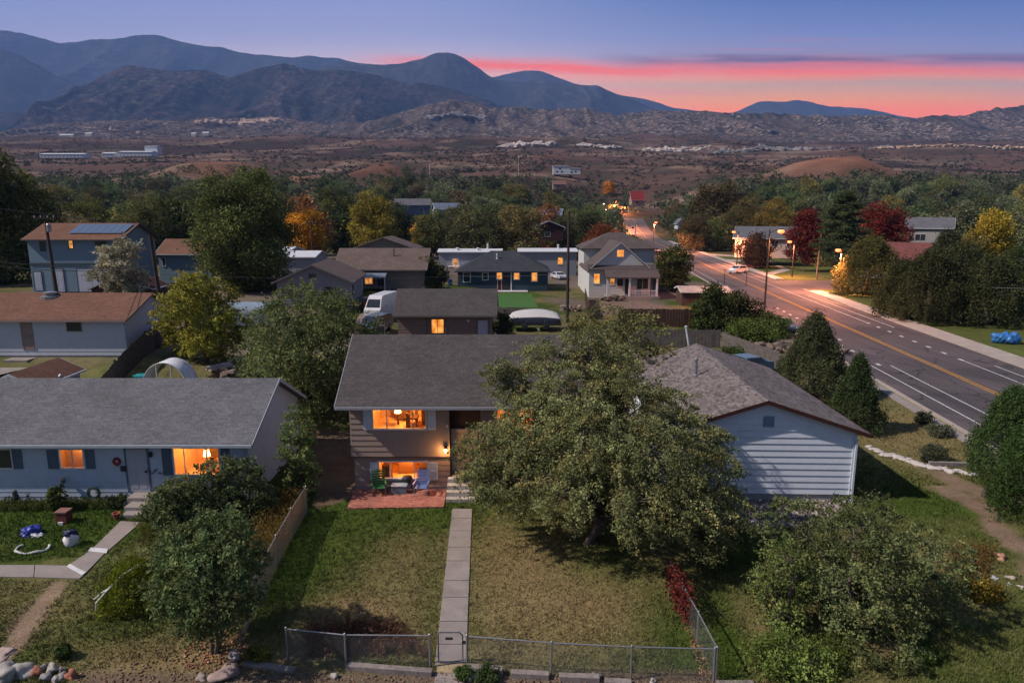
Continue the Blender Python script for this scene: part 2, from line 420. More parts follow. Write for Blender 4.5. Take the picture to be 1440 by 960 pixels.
def ground_color(x, y):
    px, py = proj(x, y)
    n1 = fbm(x / 3.1, y / 3.1, 4, 11); n2 = fbm(x / .7, y / .7, 3, 12); n3 = fbm(x / 9, y / 9, 3, 13)
    g = .38 + (n1 - .5) * 1.5 + (n3 - .5) * .9 + (n2 - .5) * .7
    tn = np.zeros_like(g)
    for (a, b, ra, rb, s) in [(445, 770, 75, 60, .6), (395, 830, 60, 50, .6), (470, 728, 110, 18, .7), (905, 855, 70, 30, .6), (955, 895, 60, 45, .9),
                              (60, 725, 130, 40, 1.1), (150, 735, 60, 30, .8), (180, 878, 80, 22, 1.0), (1340, 705, 60, 22, .7), (1260, 720, 90, 60, .5), (1120, 940, 180, 45, .6),
                              (1030, 930, 40, 50, .9), (1380, 755, 60, 25, .6), (625, 720, 60, 14, .6), (672, 780, 14, 120, .45), (610, 800, 14, 120, .4), (545, 725, 100, 18, .5), (1040, 790, 60, 50, .5),
                              (1060, 375, 60, 22, .8), (1010, 372, 30, 14, .8)]:
        g = g + s * np.exp(-((px - a) / ra) ** 2 - ((py - b) / rb) ** 2)
    for (a, b, ra, rb, s) in [(500, 865, 70, 26, 1.1), (730, 815, 62, 60, .95), (840, 850, 80, 40, .8), (545, 790, 80, 55, .22), (760, 900, 140, 40, .35), (90, 860, 120, 40, .35), (240, 930, 160, 30, .75),
                              (1240, 915, 30, 14, .8), (1075, 930, 22, 60, .7), (1340, 805, 80, 60, .35), (1260, 600, 110, 40, .5), (1330, 640, 120, 30, .4), (690, 745, 30, 30, .3), (560, 900, 70, 20, .3)]:
        tn = tn + s * np.exp(-((px - a) / ra) ** 2 - ((py - b) / rb) ** 2)
    g = np.clip(g - tn * .6, 0, 1)[:, None]; tn = np.clip(tn * (.7 + n2 * .6), 0, 1)[:, None]
    c = DRY * (1 - g) + GREEN * g
    c = c * (1 - tn) + TAN * tn
    d = pdist(TRAIL, x, y); k = (1 - sstep(.15, .5, d + (n2 - .5) * .4))[:, None]; c = c * (1 - k) + DIRT * 1.3 * k
    for L in DIRTR:
        d = pdist(L, x, y); k = (1 - sstep(.2, .8, d + (n2 - .5) * 1.3))[:, None]; c = c * (1 - k) + DIRT * 1.1 * k
    for Pp, cc in ((GRAVEL, np.array((.19, .16, .15))), (SIDEDIRT, DIRT * .7)):
        k = pip(Pp, x, y)[:, None]; c = np.where(k, cc * (.8 + .4 * n2[:, None]), c)
    # foreground strip below the timbers: brown litter
    k = (sstep(938, 950, py) * (px > 110) * (px < 1010))[:, None]; c = c * (1 - k) + np.array((.15, .105, .08)) * k
    # town behind: bare lots, patches of grass
    k = sstep(44, 52, y)[:, None]
    p = sstep(.42, .6, fbm(x / 14, y / 14, 4, 21))[:, None]; q = sstep(.4, .65, n1)[:, None]
    town = LOT * (1 - p) + (DRY * .9 * (1 - q) + GREEN * q) * p
    lp = np.exp(-((px - 110) / 60) ** 2 - ((py - 518) / 16) ** 2)[:, None]; town = town * (1 - np.clip(lp * 1.3, 0, 1)) + (DRY * .35 + GREEN * .65) * np.clip(lp * 1.3, 0, 1)
    right = (sstep(6, 9, x - roadx(y)) * (y < 240))[:, None]
    town = town * (1 - right) + (DRY * .35 + GREEN * .75) * right
    c = c * (1 - k) + town * k
    kk = sstep(190, 260, y)[:, None]; c = c * (1 - kk) + (np.array((.05, .052, .026)) * (.7 + .6 * n1[:, None])) * kk
    # open plain and foothills
    k = sstep(430, 560, y)[:, None]
    a = fbm(x / 70, y / 70, 5, 31)[:, None]; b = fbm(x / 260, y / 260, 4, 33)[:, None]; e = fbm(x / 18, y / 18, 3, 35)[:, None]
    plain = np.array((.105, .062, .046)) * (.75 + .5 * e)
    red = np.array((.22, .105, .066)); mm = np.zeros((len(x), 1))
    for (cx, cy, rx, ry, hh) in MOUNDS: mm = np.maximum(mm, np.exp(-(((x - cx) / rx) ** 2 + ((y - cy) / ry) ** 2) * 1.2)[:, None])
    mm = np.clip(mm * (.45 + .9 * fbm(x / 26, y / 40, 4, 61)[:, None]), 0, 1)
    plain = plain * (1 - mm) + red * (.8 + .4 * e) * mm
    plain = plain * (1 - sstep(.5, .62, b) * .55 * (1 - mm)) 
    tanp = sstep(.56, .68, a) * (1 - sstep(1500, 2400, y)[:, None]); plain = plain * (1 - tanp) + np.array((.2, .135, .1)) * tanp
    scrub = sstep(.5, .6, fbm(x / 30, y / 45, 5, 38))[:, None] * (1 - .9 * mm); plain = plain * (1 - .6 * scrub) + np.array((.035, .036, .022)) * .6 * scrub
    c = c * (1 - k) + plain * k
    nr = (1 - sstep(60, 90, y))[:, None]; c = c * (1 + nr * np.array((.12, .2, .1)))
    return np.clip(c, 0, 1)

def m_ground():
    t = NT('ground'); co = t.obj(); at = t.n('ShaderNodeAttribute', attribute_name='tint')
    a = t.noise(1.1, 8, .68, co); b = t.noise(11, 5, .72, co); d = t.noise(.045, 8, .7, co); v = t.noise(38, 3, .7, co)
    f = t.math('MULTIPLY', t.maprange(a, .25, .75, .72, 1.28), t.maprange(b, .3, .7, .55, 1.45))
    f = t.math('MULTIPLY', f, t.maprange(d, .3, .7, .75, 1.25)); f = t.math('MULTIPLY', f, t.maprange(v, .3, .7, .7, 1.3))
    t.col(t.scale_col(at.outputs['Color'], f)); t.rough(1, .05); t.bump(t.math('ADD', b, a), .9, .06); return t.mat
GROUND = m_ground()
def axis_pts(lo, hi, step, outs, grow=1.13, first=None):
    a = list(np.arange(lo, hi + 1e-6, step)); s = first or step; x = hi
    while x < outs[1]: s *= grow; x += s; a.append(x)
    s = first or step; x = lo
    while x > outs[0]: s *= grow; x -= s; a.insert(0, x)
    return np.array(a)
xs = axis_pts(-30, 32, .3, (-7000, 7000), 1.09)
ys1 = np.arange(12, 52, .3); ys2 = np.arange(52, 130, 1.2); ys3 = np.arange(130, 560, 5.0); ys4 = np.arange(560, 1100, 7.0)
ys = list(ys1) + list(ys2) + list(ys3) + list(ys4); s_ = 7; y_ = 1100
while y_ < 5200: ys.append(y_); s_ *= 1.022; y_ += s_
ys.append(5400); s_ = .3; y_ = 12
while y_ > -3000: s_ *= 1.25; y_ -= s_; ys.insert(0, y_)
ys = np.array(ys); XX, YY = np.meshgrid(xs, ys); XF, YF = XX.ravel(), YY.ravel()
ZF = terrain(XF, YF) + (np.abs(XF) < 32) * (YF < 52) * (YF > 12) * (fbm(XF / .9, YF / .9, 3, 77) - .5) * .05
nx, ny = len(xs), len(ys); I = np.arange(nx * ny).reshape(ny, nx)
F = np.stack([I[:-1, :-1], I[:-1, 1:], I[1:, 1:], I[1:, :-1]], -1).reshape(-1, 4)
go = link('ground', np_mesh('ground', np.stack([XF, YF, ZF], 1), F, GROUND, ground_color(XF, YF), smooth=True)); tag(go, kind='structure')

# ---------------------------------------------------------------- mountains
def m_mountain(name, c1, c2, c3, sc1, rockf=.5):
    t = NT(name); co = t.obj(); at = t.n('ShaderNodeAttribute', attribute_name='tint')
    mp = t.n('ShaderNodeMapping'); t.l(co, mp.inputs[0]); mp.inputs['Scale'].default_value = (1, 1, 1)
    a = t.noise(sc1, 9, .66, mp.outputs[0]); b = t.noise(sc1 * 6, 6, .7, co)
    cc = t.mix(t.maprange(a, .42, .58, 0, 1), c1, c2)
    sp = t.n('ShaderNodeSeparateColor'); t.l(at.outputs['Color'], sp.inputs[0])
    rk = t.math('MULTIPLY', t.maprange(b, .5, .62, 0, 1), sp.outputs[0])
    cc = t.mix(rk, cc, c3)
    t.col(t.scale_col(cc, t.maprange(b, .3, .7, .6, 1.4))); t.rough(1, 0); t.bump(t.math('ADD', a, b), 1, rockf); return t.mat
def mountain(name, D, prof, base, front, back, seed, mat, spur=300, amp=.35, crest=.03, nx=420, ny=70, rocky=.4):
    pw = [PD(a, b, D) for a, b in prof]; X = np.linspace(pw[0].x, pw[-1].x, nx)
    Z = np.interp(X, [p.x for p in pw], [p.z for p in pw])
    Z = np.convolve(np.pad(Z, 3, 'edge'), np.ones(7) / 7, 'valid')
    Z = Z + (fbm(X / (spur * .18), X * 0, 4, seed + 9) - .5) * (Z - base) * crest * 2
    v = np.concatenate([np.linspace(0, 1, ny), np.linspace(1, 2, ny // 3)[1:]])
    XX, VV = np.meshgrid(X, v); ZC = np.tile(Z, (len(v), 1))
    YY = np.where(VV <= 1, D - front * (1 - VV), D + back * (VV - 1))
    u = XX / spur + .5 * fbm(XX / spur, VV * 2, 3, seed + 4) + VV * .35
    rg = ridged(u, VV * 1.3 + 5, 5, seed); env = np.where(VV <= 1, 4 * VV * (1 - VV), 0) ** .8
    prof_v = np.where(VV <= 1, VV ** 1.05, np.clip(1 - (VV - 1), 0, 1) ** 1.1)
    f = prof_v * (1 - amp * env * (1 - rg)) + amp * .10 * env * (rg - .5)
    ZZ = base + (ZC - base) * f
    YY = YY + (fbm(XX / spur, VV * 3, 3, seed + 6) - .5) * front * .25 * env
    I = np.arange(XX.size).reshape(XX.shape)
    F = np.stack([I[:-1, :-1], I[:-1, 1:], I[1:, 1:], I[1:, :-1]], -1).reshape(-1, 4)
    tint = np.stack([np.clip(rocky * (rg - .35) * 3, 0, 1)] * 3, -1).reshape(-1, 3)
    o = link(name, np_mesh(name, np.stack([XX, YY, ZZ], -1).reshape(-1, 3), F, mat, tint, smooth=True)); tag(o, kind='structure'); return o
MF = m_mountain('far_mountain', (.025, .03, .028), (.04, .04, .035), (.12, .11, .1), .0018, 20)
MN = m_mountain('near_mountain', (.010, .016, .012), (.042, .034, .03), (.13, .10, .085), .0045, 12)
MH = m_mountain('foothill', (.035, .032, .024), (.085, .062, .05), (.26, .2, .17), .012, 5)
mountain('mountain_range', 9000, [(-250, 60), (-60, 46), (0, 43), (30, 46), (75, 60), (100, 58), (125, 57), (180, 52), (205, 49), (225, 50), (250, 58), (275, 64), (300, 65), (345, 74), (390, 81), (415, 80), (430, 78), (470, 82), (510, 90), (560, 98), (640, 112), (700, 107), (735, 100), (752, 99), (775, 104), (808, 118), (860, 132), (897, 137), (925, 143), (950, 153), (1000, 157), (1025, 161), (1045, 155), (1070, 139), (1095, 144), (1130, 140), (1165, 151), (1210, 151), (1262, 163), (1400, 180), (1700, 190)], 200, 3600, 1400, 41, MF, spur=1000, amp=.3, crest=.012, rocky=.25)
mountain('mountain_ridge', 7000, [(-300, 60), (0, 66), (60, 95), (110, 122), (180, 128), (300, 124), (420, 112), (480, 87), (530, 92), (560, 92), (590, 83), (612, 76), (628, 74), (642, 77), (660, 86), (680, 100), (695, 111), (730, 117), (762, 112), (800, 119), (838, 119), (863, 131), (887, 138), (927, 156), (960, 168), (1050, 190), (1300, 200)], 180, 2600, 1500, 57, MF, spur=800, amp=.4, crest=.014, rocky=.35)
mountain('foothill_mountain', 4900, [(-200, 160), (-20, 158), (48, 155), (80, 140), (110, 124), (150, 104), (175, 91), (190, 93), (215, 98), (260, 101), (290, 99), (318, 109), (345, 104), (375, 95), (400, 91), (415, 93), (440, 99), (470, 97), (500, 99), (530, 106), (560, 117), (600, 117), (640, 126), (670, 136), (700, 148), (740, 165), (800, 180), (900, 190)], 220, 1900, 1000, 73, MN, spur=480, amp=.5, crest=.02, nx=520, ny=90, rocky=.55)
mountain('rocky_ridge', 3100, [(-250, 190), (0, 186), (48, 182), (60, 176), (100, 172), (150, 170), (200, 168), (250, 170), (290, 165), (310, 167), (345, 168), (385, 163), (420, 170), (470, 176), (520, 170), (560, 160), (600, 148), (625, 142), (650, 140), (670, 147), (700, 152), (730, 151), (760, 154), (820, 152), (845, 158), (870, 162), (900, 158), (930, 155), (950, 156), (1000, 157), (1060, 159), (1100, 160), (1150, 162), (1200, 162), (1240, 161), (1270, 167), (1290, 167), (1315, 162), (1350, 164), (1375, 158), (1400, 152), (1440, 148), (1700, 140)], 215, 950, 700, 91, MH, spur=150, amp=.42, crest=.035, nx=900, ny=80, rocky=1.0)

# haze: a closed box of thin air
hz = MB(); hz.box(-9000, 9000, -3000, 10600, -40, 2600)
tv = bpy.data.materials.new('thin_air'); tv.use_nodes = True; tv.node_tree.nodes.clear()
pv = tv.node_tree.nodes.new('ShaderNodeVolumePrincipled'); ot = tv.node_tree.nodes.new('ShaderNodeOutputMaterial')
pv.inputs['Color'].default_value = (.26, .45, 1, 1); pv.inputs['Density'].default_value = 8e-5; pv.inputs['Anisotropy'].default_value = 0
tv.node_tree.links.new(pv.outputs[0], ot.inputs['Volume'])
hb = hz.build('haze', tv); tag(hb, kind='stuff')
sc.cycles.volume_bounces = 0; sc.cycles.max_bounces = 6; sc.cycles.transparent_max_bounces = 12
# ---------------------------------------------------------------- houses
class House:
    """local frame: x right along the front, y away from it, z up; origin at the front-left foot"""
    def __init__(s, name, label, cat, x0, y0, rz, Wd, L, h, rise, ridge, wallm, roofm, trim=None, z0=None, over=.4, course=None, group=None,
                 openings=(), t=.16, lap=.028, gutter=True, hip=False, found=None, eave_over=None, base=0.0, root=None, off=None):
        if z0 is None: z0 = tz(x0 + Wd / 2, y0 + L / 2)
        s.r = thing(name, label, cat, (x0, y0, z0), rz, group) if root is None else root
        s.off = off
        s.W, s.L, s.h, s.rise, s.ridge, s.t = Wd, L, h, rise, ridge, t
        s.trim = trim or WHITE; s.wallm = wallm; s.hip = hip
        op = {'front': [], 'back': [], 'left': [], 'right': []}
        for o in openings: op[o[0]].append(o[1:])
        mb = MB()
        for side in op: s.panel(mb, side, op[side], course, lap, base)
        s.wall = mb.build('wall', wallm, s.r)
        if found:
            f = MB(); f.box(.02, Wd - .02, .02, L - .02, -.3, base + .02); f.build('foundation', found, s.r)
        s.roof(roofm, over, eave_over if eave_over is not None else over, gutter)
    def mp(s, side, u, off, z):
        if side == 'front': return (u, -off, z)
        if side == 'back': return (s.W - u, s.L + off, z)
        if side == 'right': return (s.W + off, u, z)
        return (-off, s.L - u, z)
    def width(s, side): return s.W if side in ('front', 'back') else s.L
    def panel(s, mb, side, ops, course, lap, z0):
        Wd = s.width(side); gable = (not s.hip) and ((s.ridge == 'x') == (side in ('left', 'right')))
        top = s.h + (s.rise if gable else 0)
        zc = {z0, s.h, top}
        if course:
            k = z0 + course
            while k < top - .02: zc.add(round(k, 4)); k += course
        elif gable: zc.add(top)
        for o in ops: zc.add(o[2]); zc.add(o[3])
        zc = sorted(z for z in zc if z0 <= z <= top)
        def xl(z):
            if z <= s.h or not gable: return 0
            return min(Wd / 2, (z - s.h) / s.rise * Wd / 2)
        def off(z, up):     # lapped boards lean out at their lower edge
            if not course: return 0
            f = ((z - z0) / course) % 1
            if f < 1e-3 or f > .999: f = 1 if up else 0
            return lap * (1 - f)
        for za, zb in zip(zc[:-1], zc[1:]):
            if zb - za < 1e-4: continue
            zm = (za + zb) / 2
            iv = [(0, Wd)]
            for o in ops:
                if o[2] - 1e-4 <= zm <= o[3] + 1e-4:
                    n = []
                    for a, b in iv:
                        if o[1] <= a or o[0] >= b: n.append((a, b)); continue
                        if o[0] > a: n.append((a, o[0]))
                        if o[1] < b: n.append((o[1], b))
                    iv = n
            for a, b in iv:
                a0 = max(a, xl(za)); b0 = min(b, Wd - xl(za)); a1 = max(a, xl(zb)); b1 = min(b, Wd - xl(zb))
                oa, ob = off(za, False), off(zb, True)
                mb.face([s.mp(side, a0, oa, za), s.mp(side, b0, oa, za), s.mp(side, b1, ob, zb), s.mp(side, a1, ob, zb)])
                if course and oa > .9 * lap: mb.face([s.mp(side, a0, -.01, za), s.mp(side, b0, -.01, za), s.mp(side, b0, oa, za), s.mp(side, a0, oa, za)])
    def roof(s, roofm, o, eo, gutter):
        Wd, L, h, ri, t = s.W, s.L, s.h, s.rise, s.t
        mb = MB()
        if s.hip:
            half = min(Wd, L) / 2; sl = ri / half; he = h - o * sl
            if Wd >= L: a, b = (half, L / 2), (Wd - half, L / 2)
            else: a, b = (Wd / 2, half), (Wd / 2, L - half)
            c = [(-o, -o), (Wd + o, -o), (Wd + o, L + o), (-o, L + o)]
            for dz in (t, 0):
                P = [(x, y, he + dz) for x, y in c]; A = (*a, h + ri + dz); B = (*b, h + ri + dz)
                if Wd >= L: fs = [[P[0], P[1], B, A], [P[1], P[2], B], [P[2], P[3], A, B], [P[3], P[0], A]]
                else: fs = [[P[0], P[1], A], [P[1], P[2], B, A], [P[2], P[3], B], [P[3], P[0], A, B]]
                for f in fs: mb.face(f if dz else f[::-1])
            for i in range(4):
                p, q = c[i], c[(i + 1) % 4]; mb.face([(*p, he), (*q, he), (*q, he + t), (*p, he + t)])
            s.slope = sl
        else:
            span = L if s.ridge == 'x' else Wd; ln = Wd if s.ridge == 'x' else L
            sl = ri / (span / 2); he = h - eo * sl; s.slope = sl
            pr = [(-eo, he), (-eo, he + t), (span / 2, h + ri + t), (span + eo, he + t), (span + eo, he), (span / 2, h + ri)]
            i = 0
            def pt(p, e): return (e, p[0], p[1]) if s.ridge == 'x' else (p[0], e, p[1])
            e0, e1 = -o, ln + o
            for k in range(6):
                a, b = pr[k], pr[(k + 1) % 6]; mb.face([pt(a, e0), pt(a, e1), pt(b, e1), pt(b, e0)])
            for e in (e0, e1):
                mb.face([pt(pr[0], e), pt(pr[1], e), pt(pr[2], e), pt(pr[5], e)]); mb.face([pt(pr[5], e), pt(pr[2], e), pt(pr[3], e), pt(pr[4], e)])
            s.he = he; s.o, s.eo = o, eo
        s.roofo = mb.build('roof', roofm, s.r)
        bm = bmesh.new(); bm.from_mesh(s.roofo.data); bmesh.ops.remove_doubles(bm, verts=bm.verts, dist=.0005); bmesh.ops.recalc_face_normals(bm, faces=bm.faces); bm.to_mesh(s.roofo.data); bm.free()
        if not s.hip:
            e = .03; ln = Wd if s.ridge == 'x' else L; span = L if s.ridge == 'x' else Wd
            # barge boards on the gable ends
            for en in (-o - e, ln + o):
                for sgn in (0, 1):
                    f = MB(); A = (-eo if sgn == 0 else span + eo); hz0 = he - .01; hz1 = h + ri - .01
                    p = [(A, hz0), (A, hz0 + t + .02), (span / 2, hz1 + t + .02), (span / 2, hz1)]
                    if s.ridge == 'x': fr = [[(en, q[0], q[1]) for q in p], [(en + e, q[0], q[1]) for q in p]]
                    else: fr = [[(q[0], en, q[1]) for q in p], [(q[0], en + e, q[1]) for q in p]]
                    f.face(fr[0]); f.face(fr[1][::-1])
                    for k in range(4): f.face([fr[0][k], fr[0][(k + 1) % 4], fr[1][(k + 1) % 4], fr[1][k]])
                    f.build('barge_board', s.trim, s.r)
            if gutter:
                for sgn in (0, 1):
                    g = MB(); A = (-eo - .10 if sgn == 0 else span + eo + .003)
                    if s.ridge == 'x': g.box(-o, Wd + o, A, A + .097, he + .01, he + t * .8)
                    else: g.box(A, A + .097, -o, L + o, he + .01, he + t * .8)
                    g.build('gutter', s.trim, s.r)
    # --- openings; coordinates local (u along side, z)
    def window(s, side, u0, u1, z0, z1, kind='dark', panes=1, mat=None, fw=.07, frame=None, recess=.03, depth=.0, arched=False, label=None, mulls=None):
        frame = frame or s.trim
        f = MB()
        def bx(a, b, c, d, o0, o1):
            p = [s.mp(side, a, o0, c), s.mp(side, b, o1, d)]
            f.box(min(p[0][0], p[1][0]), max(p[0][0], p[1][0]), min(p[0][1], p[1][1]), max(p[0][1], p[1][1]), c, d)
        o0, o1 = -.06, .05
        bx(u0 - fw, u1 + fw, z1, z1 + fw, o0, o1); bx(u0 - fw, u1 + fw, z0 - fw, z0, o0, o1 + .02)
        bx(u0 - fw, u0, z0, z1, o0, o1); bx(u1, u1 + fw, z0, z1, o0, o1)
        if mulls is None: mulls = [u0 + (u1 - u0) * k / panes for k in range(1, panes)]
        for m in mulls: bx(m - fw * .32, m + fw * .32, z0, z1, -.05, .015 if kind == 'room' else .05)
        fo = f.build('window', frame, s.r)
        if label: fo['label'] = label
        p = MB(); q = -recess if kind != 'flat' else .01
        off = -.02 if kind == 'room' else .034
        p.face([s.mp(side, u0, off, z0), s.mp(side, u1, off, z0), s.mp(side, u1, off, z1), s.mp(side, u0, off, z1)])
        p.build('pane', GLASS if kind == 'room' else (mat or (DGLASS if kind == 'dark' else LIT_O)), fo)
        return fo
    def shutter(s, side, u0, u1, z0, z1, mat):
        b = MB()
        def bx(a, b_, c, d, o0, o1):
            p = [s.mp(side, a, o0, c), s.mp(side, b_, o1, d)]
            b.box(min(p[0][0], p[1][0]), max(p[0][0], p[1][0]), min(p[0][1], p[1][1]), max(p[0][1], p[1][1]), c, d)
        bx(u0, u1, z0, z1, .03, .05)
        for a, q in ((u0, u0 + .05), (u1 - .05, u1)): bx(a, q, z0, z1, .05, .066)
        for a, q in ((z0, z0 + .07), ((z0 + z1) / 2 - .03, (z0 + z1) / 2 + .03), (z1 - .07, z1)): bx(u0 + .05, u1 - .05, a, q, .05, .066)
        k = z0 + .1
        while k < z1 - .1:
            if abs(k - (z0 + z1) / 2) > .06: bx(u0 + .055, u1 - .055, k, k + .02, .05, .062)
            k += .05
        return b.build('shutter', mat, s.r)
    def door(s, side, u0, u1, z0, z1, mat, frame=None, handle=True, glass=None, panels=True):
        b = MB()
        def bx(mb, a, b_, c, d, o0, o1):
            p = [s.mp(side, a, o0, c), s.mp(side, b_, o1, d)]
            mb.box(min(p[0][0], p[1][0]), max(p[0][0], p[1][0]), min(p[0][1], p[1][1]), max(p[0][1], p[1][1]), c, d)
        bx(b, u0, u1, z0, z1, -.01, .045)
        if panels:
            w = u1 - u0
            for a in (.12, .55):
                for (c, d) in ((.08, .45), (.52, .92)): bx(b, u0 + w * a, u0 + w * (a + .33), z0 + (z1 - z0) * c, z0 + (z1 - z0) * d, .045, .056)
        do = b.build('door', mat, s.r)
        f = MB(); q = .08
        bx(f, u0 - q, u0, z0, z1 + q, .0, .062); bx(f, u1, u1 + q, z0, z1 + q, 0, .062); bx(f, u0, u1, z1, z1 + q, 0, .062)
        f.build('door_frame', frame or s.trim, do)
        if handle:
            h = MB(); bx(h, u1 - .13, u1 - .07, z0 + .95, z0 + 1.01, .05, .12); h.build('handle', DARKG, do)
        return do
    def room(s, side, u0, u1, z0, z1, depth, wallm, power, col=(1, .5, .16), lampoff=.5):
        """a lit room behind a real opening"""
        m = MB(); e = .25
        a, b, c, d = u0 - e, u1 + e, z0 - .35, z1 + .12
        o0, o1 = -.07, -depth
        P = lambda u, o, z: s.mp(side, u, o, z)
        m.face([P(a, o1, c), P(b, o1, c), P(b, o1, d), P(a, o1, d)]); m.face([P(a, o0, c), P(a, o1, c), P(a, o1, d), P(a, o0, d)])
        m.face([P(b, o0, c), P(b, o1, c), P(b, o1, d), P(b, o0, d)]); m.face([P(a, o0, d), P(b, o0, d), P(b, o1, d), P(a, o1, d)])
        m.face([P(a, o0, c), P(b, o0, c), P(b, o1, c), P(a, o1, c)])
        ro = m.build('room', wallm, s.r)
        L = bpy.data.lights.new('room_lamp', 'POINT'); L.energy = power; L.color = col; L.shadow_soft_size = .12
        lo = link('room_lamp', L, s.r); lo.location = P(u0 + (u1 - u0) * lampoff, -depth * .5, z1 - .1)
        return ro
    def downspout(s, x, y, z1, mat=None):
        b = MB(); b.box(x - .045, x + .045, y - .035, y + .035, .05, z1); b.box(x - .045, x + .045, y - .3, y - .03, .05, .12)
        b.build('downspout', mat or s.trim, s.r)
    def chimney_pipe(s, x, y, z, h=.6, r=.08, mat=None, name='vent_pipe'):
        b = MB(); b.lathe((x, y, z), [(r * 1.9, -.3), (r * 1.9, .04), (r, .1), (r, h), (r * 1.35, h), (r * 1.35, h + .08), (r * .3, h + .16)], 12)
        b.build(name, mat or GALV, s.roofo)
    def roofz(s, x, y):
        if s.hip:
            d = min(x, y, s.W - x, s.L - y); return s.h + d * s.slope + s.t
        q = y if s.ridge == 'x' else x; sp = s.L if s.ridge == 'x' else s.W
        return s.h + min(q, sp - q) * s.slope + s.t
def loc_xz(px, py, D, x0): p = PD(px, py, D); return p.x - x0, p.z

# ---- materials of the houses
M_LB = m_paint('pale_blue_siding', (.42, .48, .58), .07, grime=.12); M_LBSIDE = M_LB
M_LBSH = m_paint('slate_blue_paint', (.10, .135, .18), .1)
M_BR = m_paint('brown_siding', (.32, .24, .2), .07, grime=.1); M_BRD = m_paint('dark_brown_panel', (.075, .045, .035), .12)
M_WB = m_paint('white_blue_siding', (.64, .69, .77), .05, grime=.08)
M_PSH = m_paint('pale_shutter_paint', (.58, .62, .68), .07)
R_GREY = m_shingle('grey_shingle', (.135, .135, .15)); R_BRN = m_shingle('brown_grey_shingle', (.085, .075, .076)); R_BRN2 = m_shingle('garage_shingle', (.078, .069, .07))
R_TAUPE = m_shingle('taupe_shingle', (.16, .137, .135), 'y', .42)
M_MAROON = m_paint('maroon_trim', (.06, .02, .017), .12)
M_FOUND = m_paint('foundation_concrete', (.3, .3, .31), .12)
M_ROOMW = m_paint('room_plaster', (.75, .5, .3), .06); M_BRICK = m_shingle('red_brick_paving', (.42, .17, .13), 'x', .25, .11, .22)

# =========================================================== main split-level house
x0, y0 = -7.57, 30.6
def mx(px, py, D=30.6): return loc_xz(px, py, D, x0)
uw = [mx(524, 569), mx(598.5, 602)]; lw = [mx(533, 649, 30.75), mx(601, 671.5, 30.75)]
u1a, u1b, z1a, z1b = uw[0][0], uw[1][0], uw[1][1], uw[0][1]
l1a, l1b, l2a, l2b = lw[0][0], lw[1][0], lw[1][1], lw[0][1]
zsplit = mx(500, 641.5)[1]; ex0, ex1 = mx(632, 600)[0], mx(676, 600)[0]
RW0, RW1 = mx(700, 570)[0], mx(748, 570)[0]
mh = House('split_level_house', 'brown split-level house with two lit picture windows and brick patio', 'house', x0, y0, 0, 11.0, 7.0, 4.62, 2.2, 'x', M_BR, R_BRN, trim=m_paint('grey_trim', (.3, .3, .33), .08), over=.5, eave_over=.62, course=.27,
           openings=[('front', u1a, u1b, z1a, z1b), ('front', ex0, ex1, zsplit - 1.35, 4.62), ('front', RW0, RW1, 2.75, z1b)], base=zsplit)
# lower storey, set back a little
lo = MB(); hw = House.__new__(House); hw.W, hw.L, hw.h, hw.rise, hw.ridge, hw.hip = 10.8, 6.8, zsplit, 0, 'y', True
for sd_, ops in (('front', [(l1a - .1, l1b - .1, l2a, l2b), (ex0 - .1, ex1 - .1, .3, zsplit)]), ('back', []), ('left', []), ('right', [])): hw.panel(lo, sd_, ops, .27, .028, .22)
lo.v = [(a + .1, b + .14, c) for a, b, c in lo.v]; lo.build('lower_wall', M_BR, mh.r)
b = MB(); b.box(.13, 10.87, .17, 6.9, -.2, .23); b.build('foundation', M_FOUND, mh.r)
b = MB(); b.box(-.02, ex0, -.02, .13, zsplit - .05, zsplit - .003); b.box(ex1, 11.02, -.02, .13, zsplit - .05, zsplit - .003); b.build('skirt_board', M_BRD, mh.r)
fo = mh.window('front', u1a, u1b, z1a, z1b, 'room', mulls=[u1a + (u1b - u1a) * .26, u1a + (u1b - u1a) * .76], frame=WHITE, label='upper picture window, lit orange with a lamp and table inside')
mh.room('front', u1a, u1b, z1a, z1b, 3.0, M_ROOMW, 190, (1, .42, .09))
sa, sb = mx(510.5, 569)[0], mx(524, 569)[0]; mh.shutter('front', sa, sb - .08, z1a - .06, z1b, M_PSH)
sa, sb = mx(599.5, 569)[0], mx(612.5, 569)[0]; mh.shutter('front', sa + .05, sb, z1a - .06, z1b, M_PSH)
hw.r = mh.r; hw.trim = WHITE; hw.mp = lambda side, u, off, z: (u, .14 - off, z)
fo = hw.window('front', l1a, l1b, l2a, l2b, 'room', mulls=[l1a + (l1b - l1a) * .22, l1a + (l1b - l1a) * .73], label='lower window above the patio, lit orange')
hw.room('front', l1a, l1b, l2a, l2b, 2.6, M_ROOMW, 100, (1, .4, .08))
hw.shutter('front', mx(519.5, 650)[0], l1a - .08, l2a - .08, l2b, M_PSH); hw.shutter('front', l1b + .08, mx(615, 650)[0], l2a - .08, l2b, M_PSH)
mh.window('front', RW0, RW1, 2.75, z1b, 'room', panes=2, frame=WHITE); mh.room('front', RW0, RW1, 2.75, z1b, 2, M_ROOMW, 75, (1, .36, .07))
mh.roofo['label'] = 'brown shingle roof'
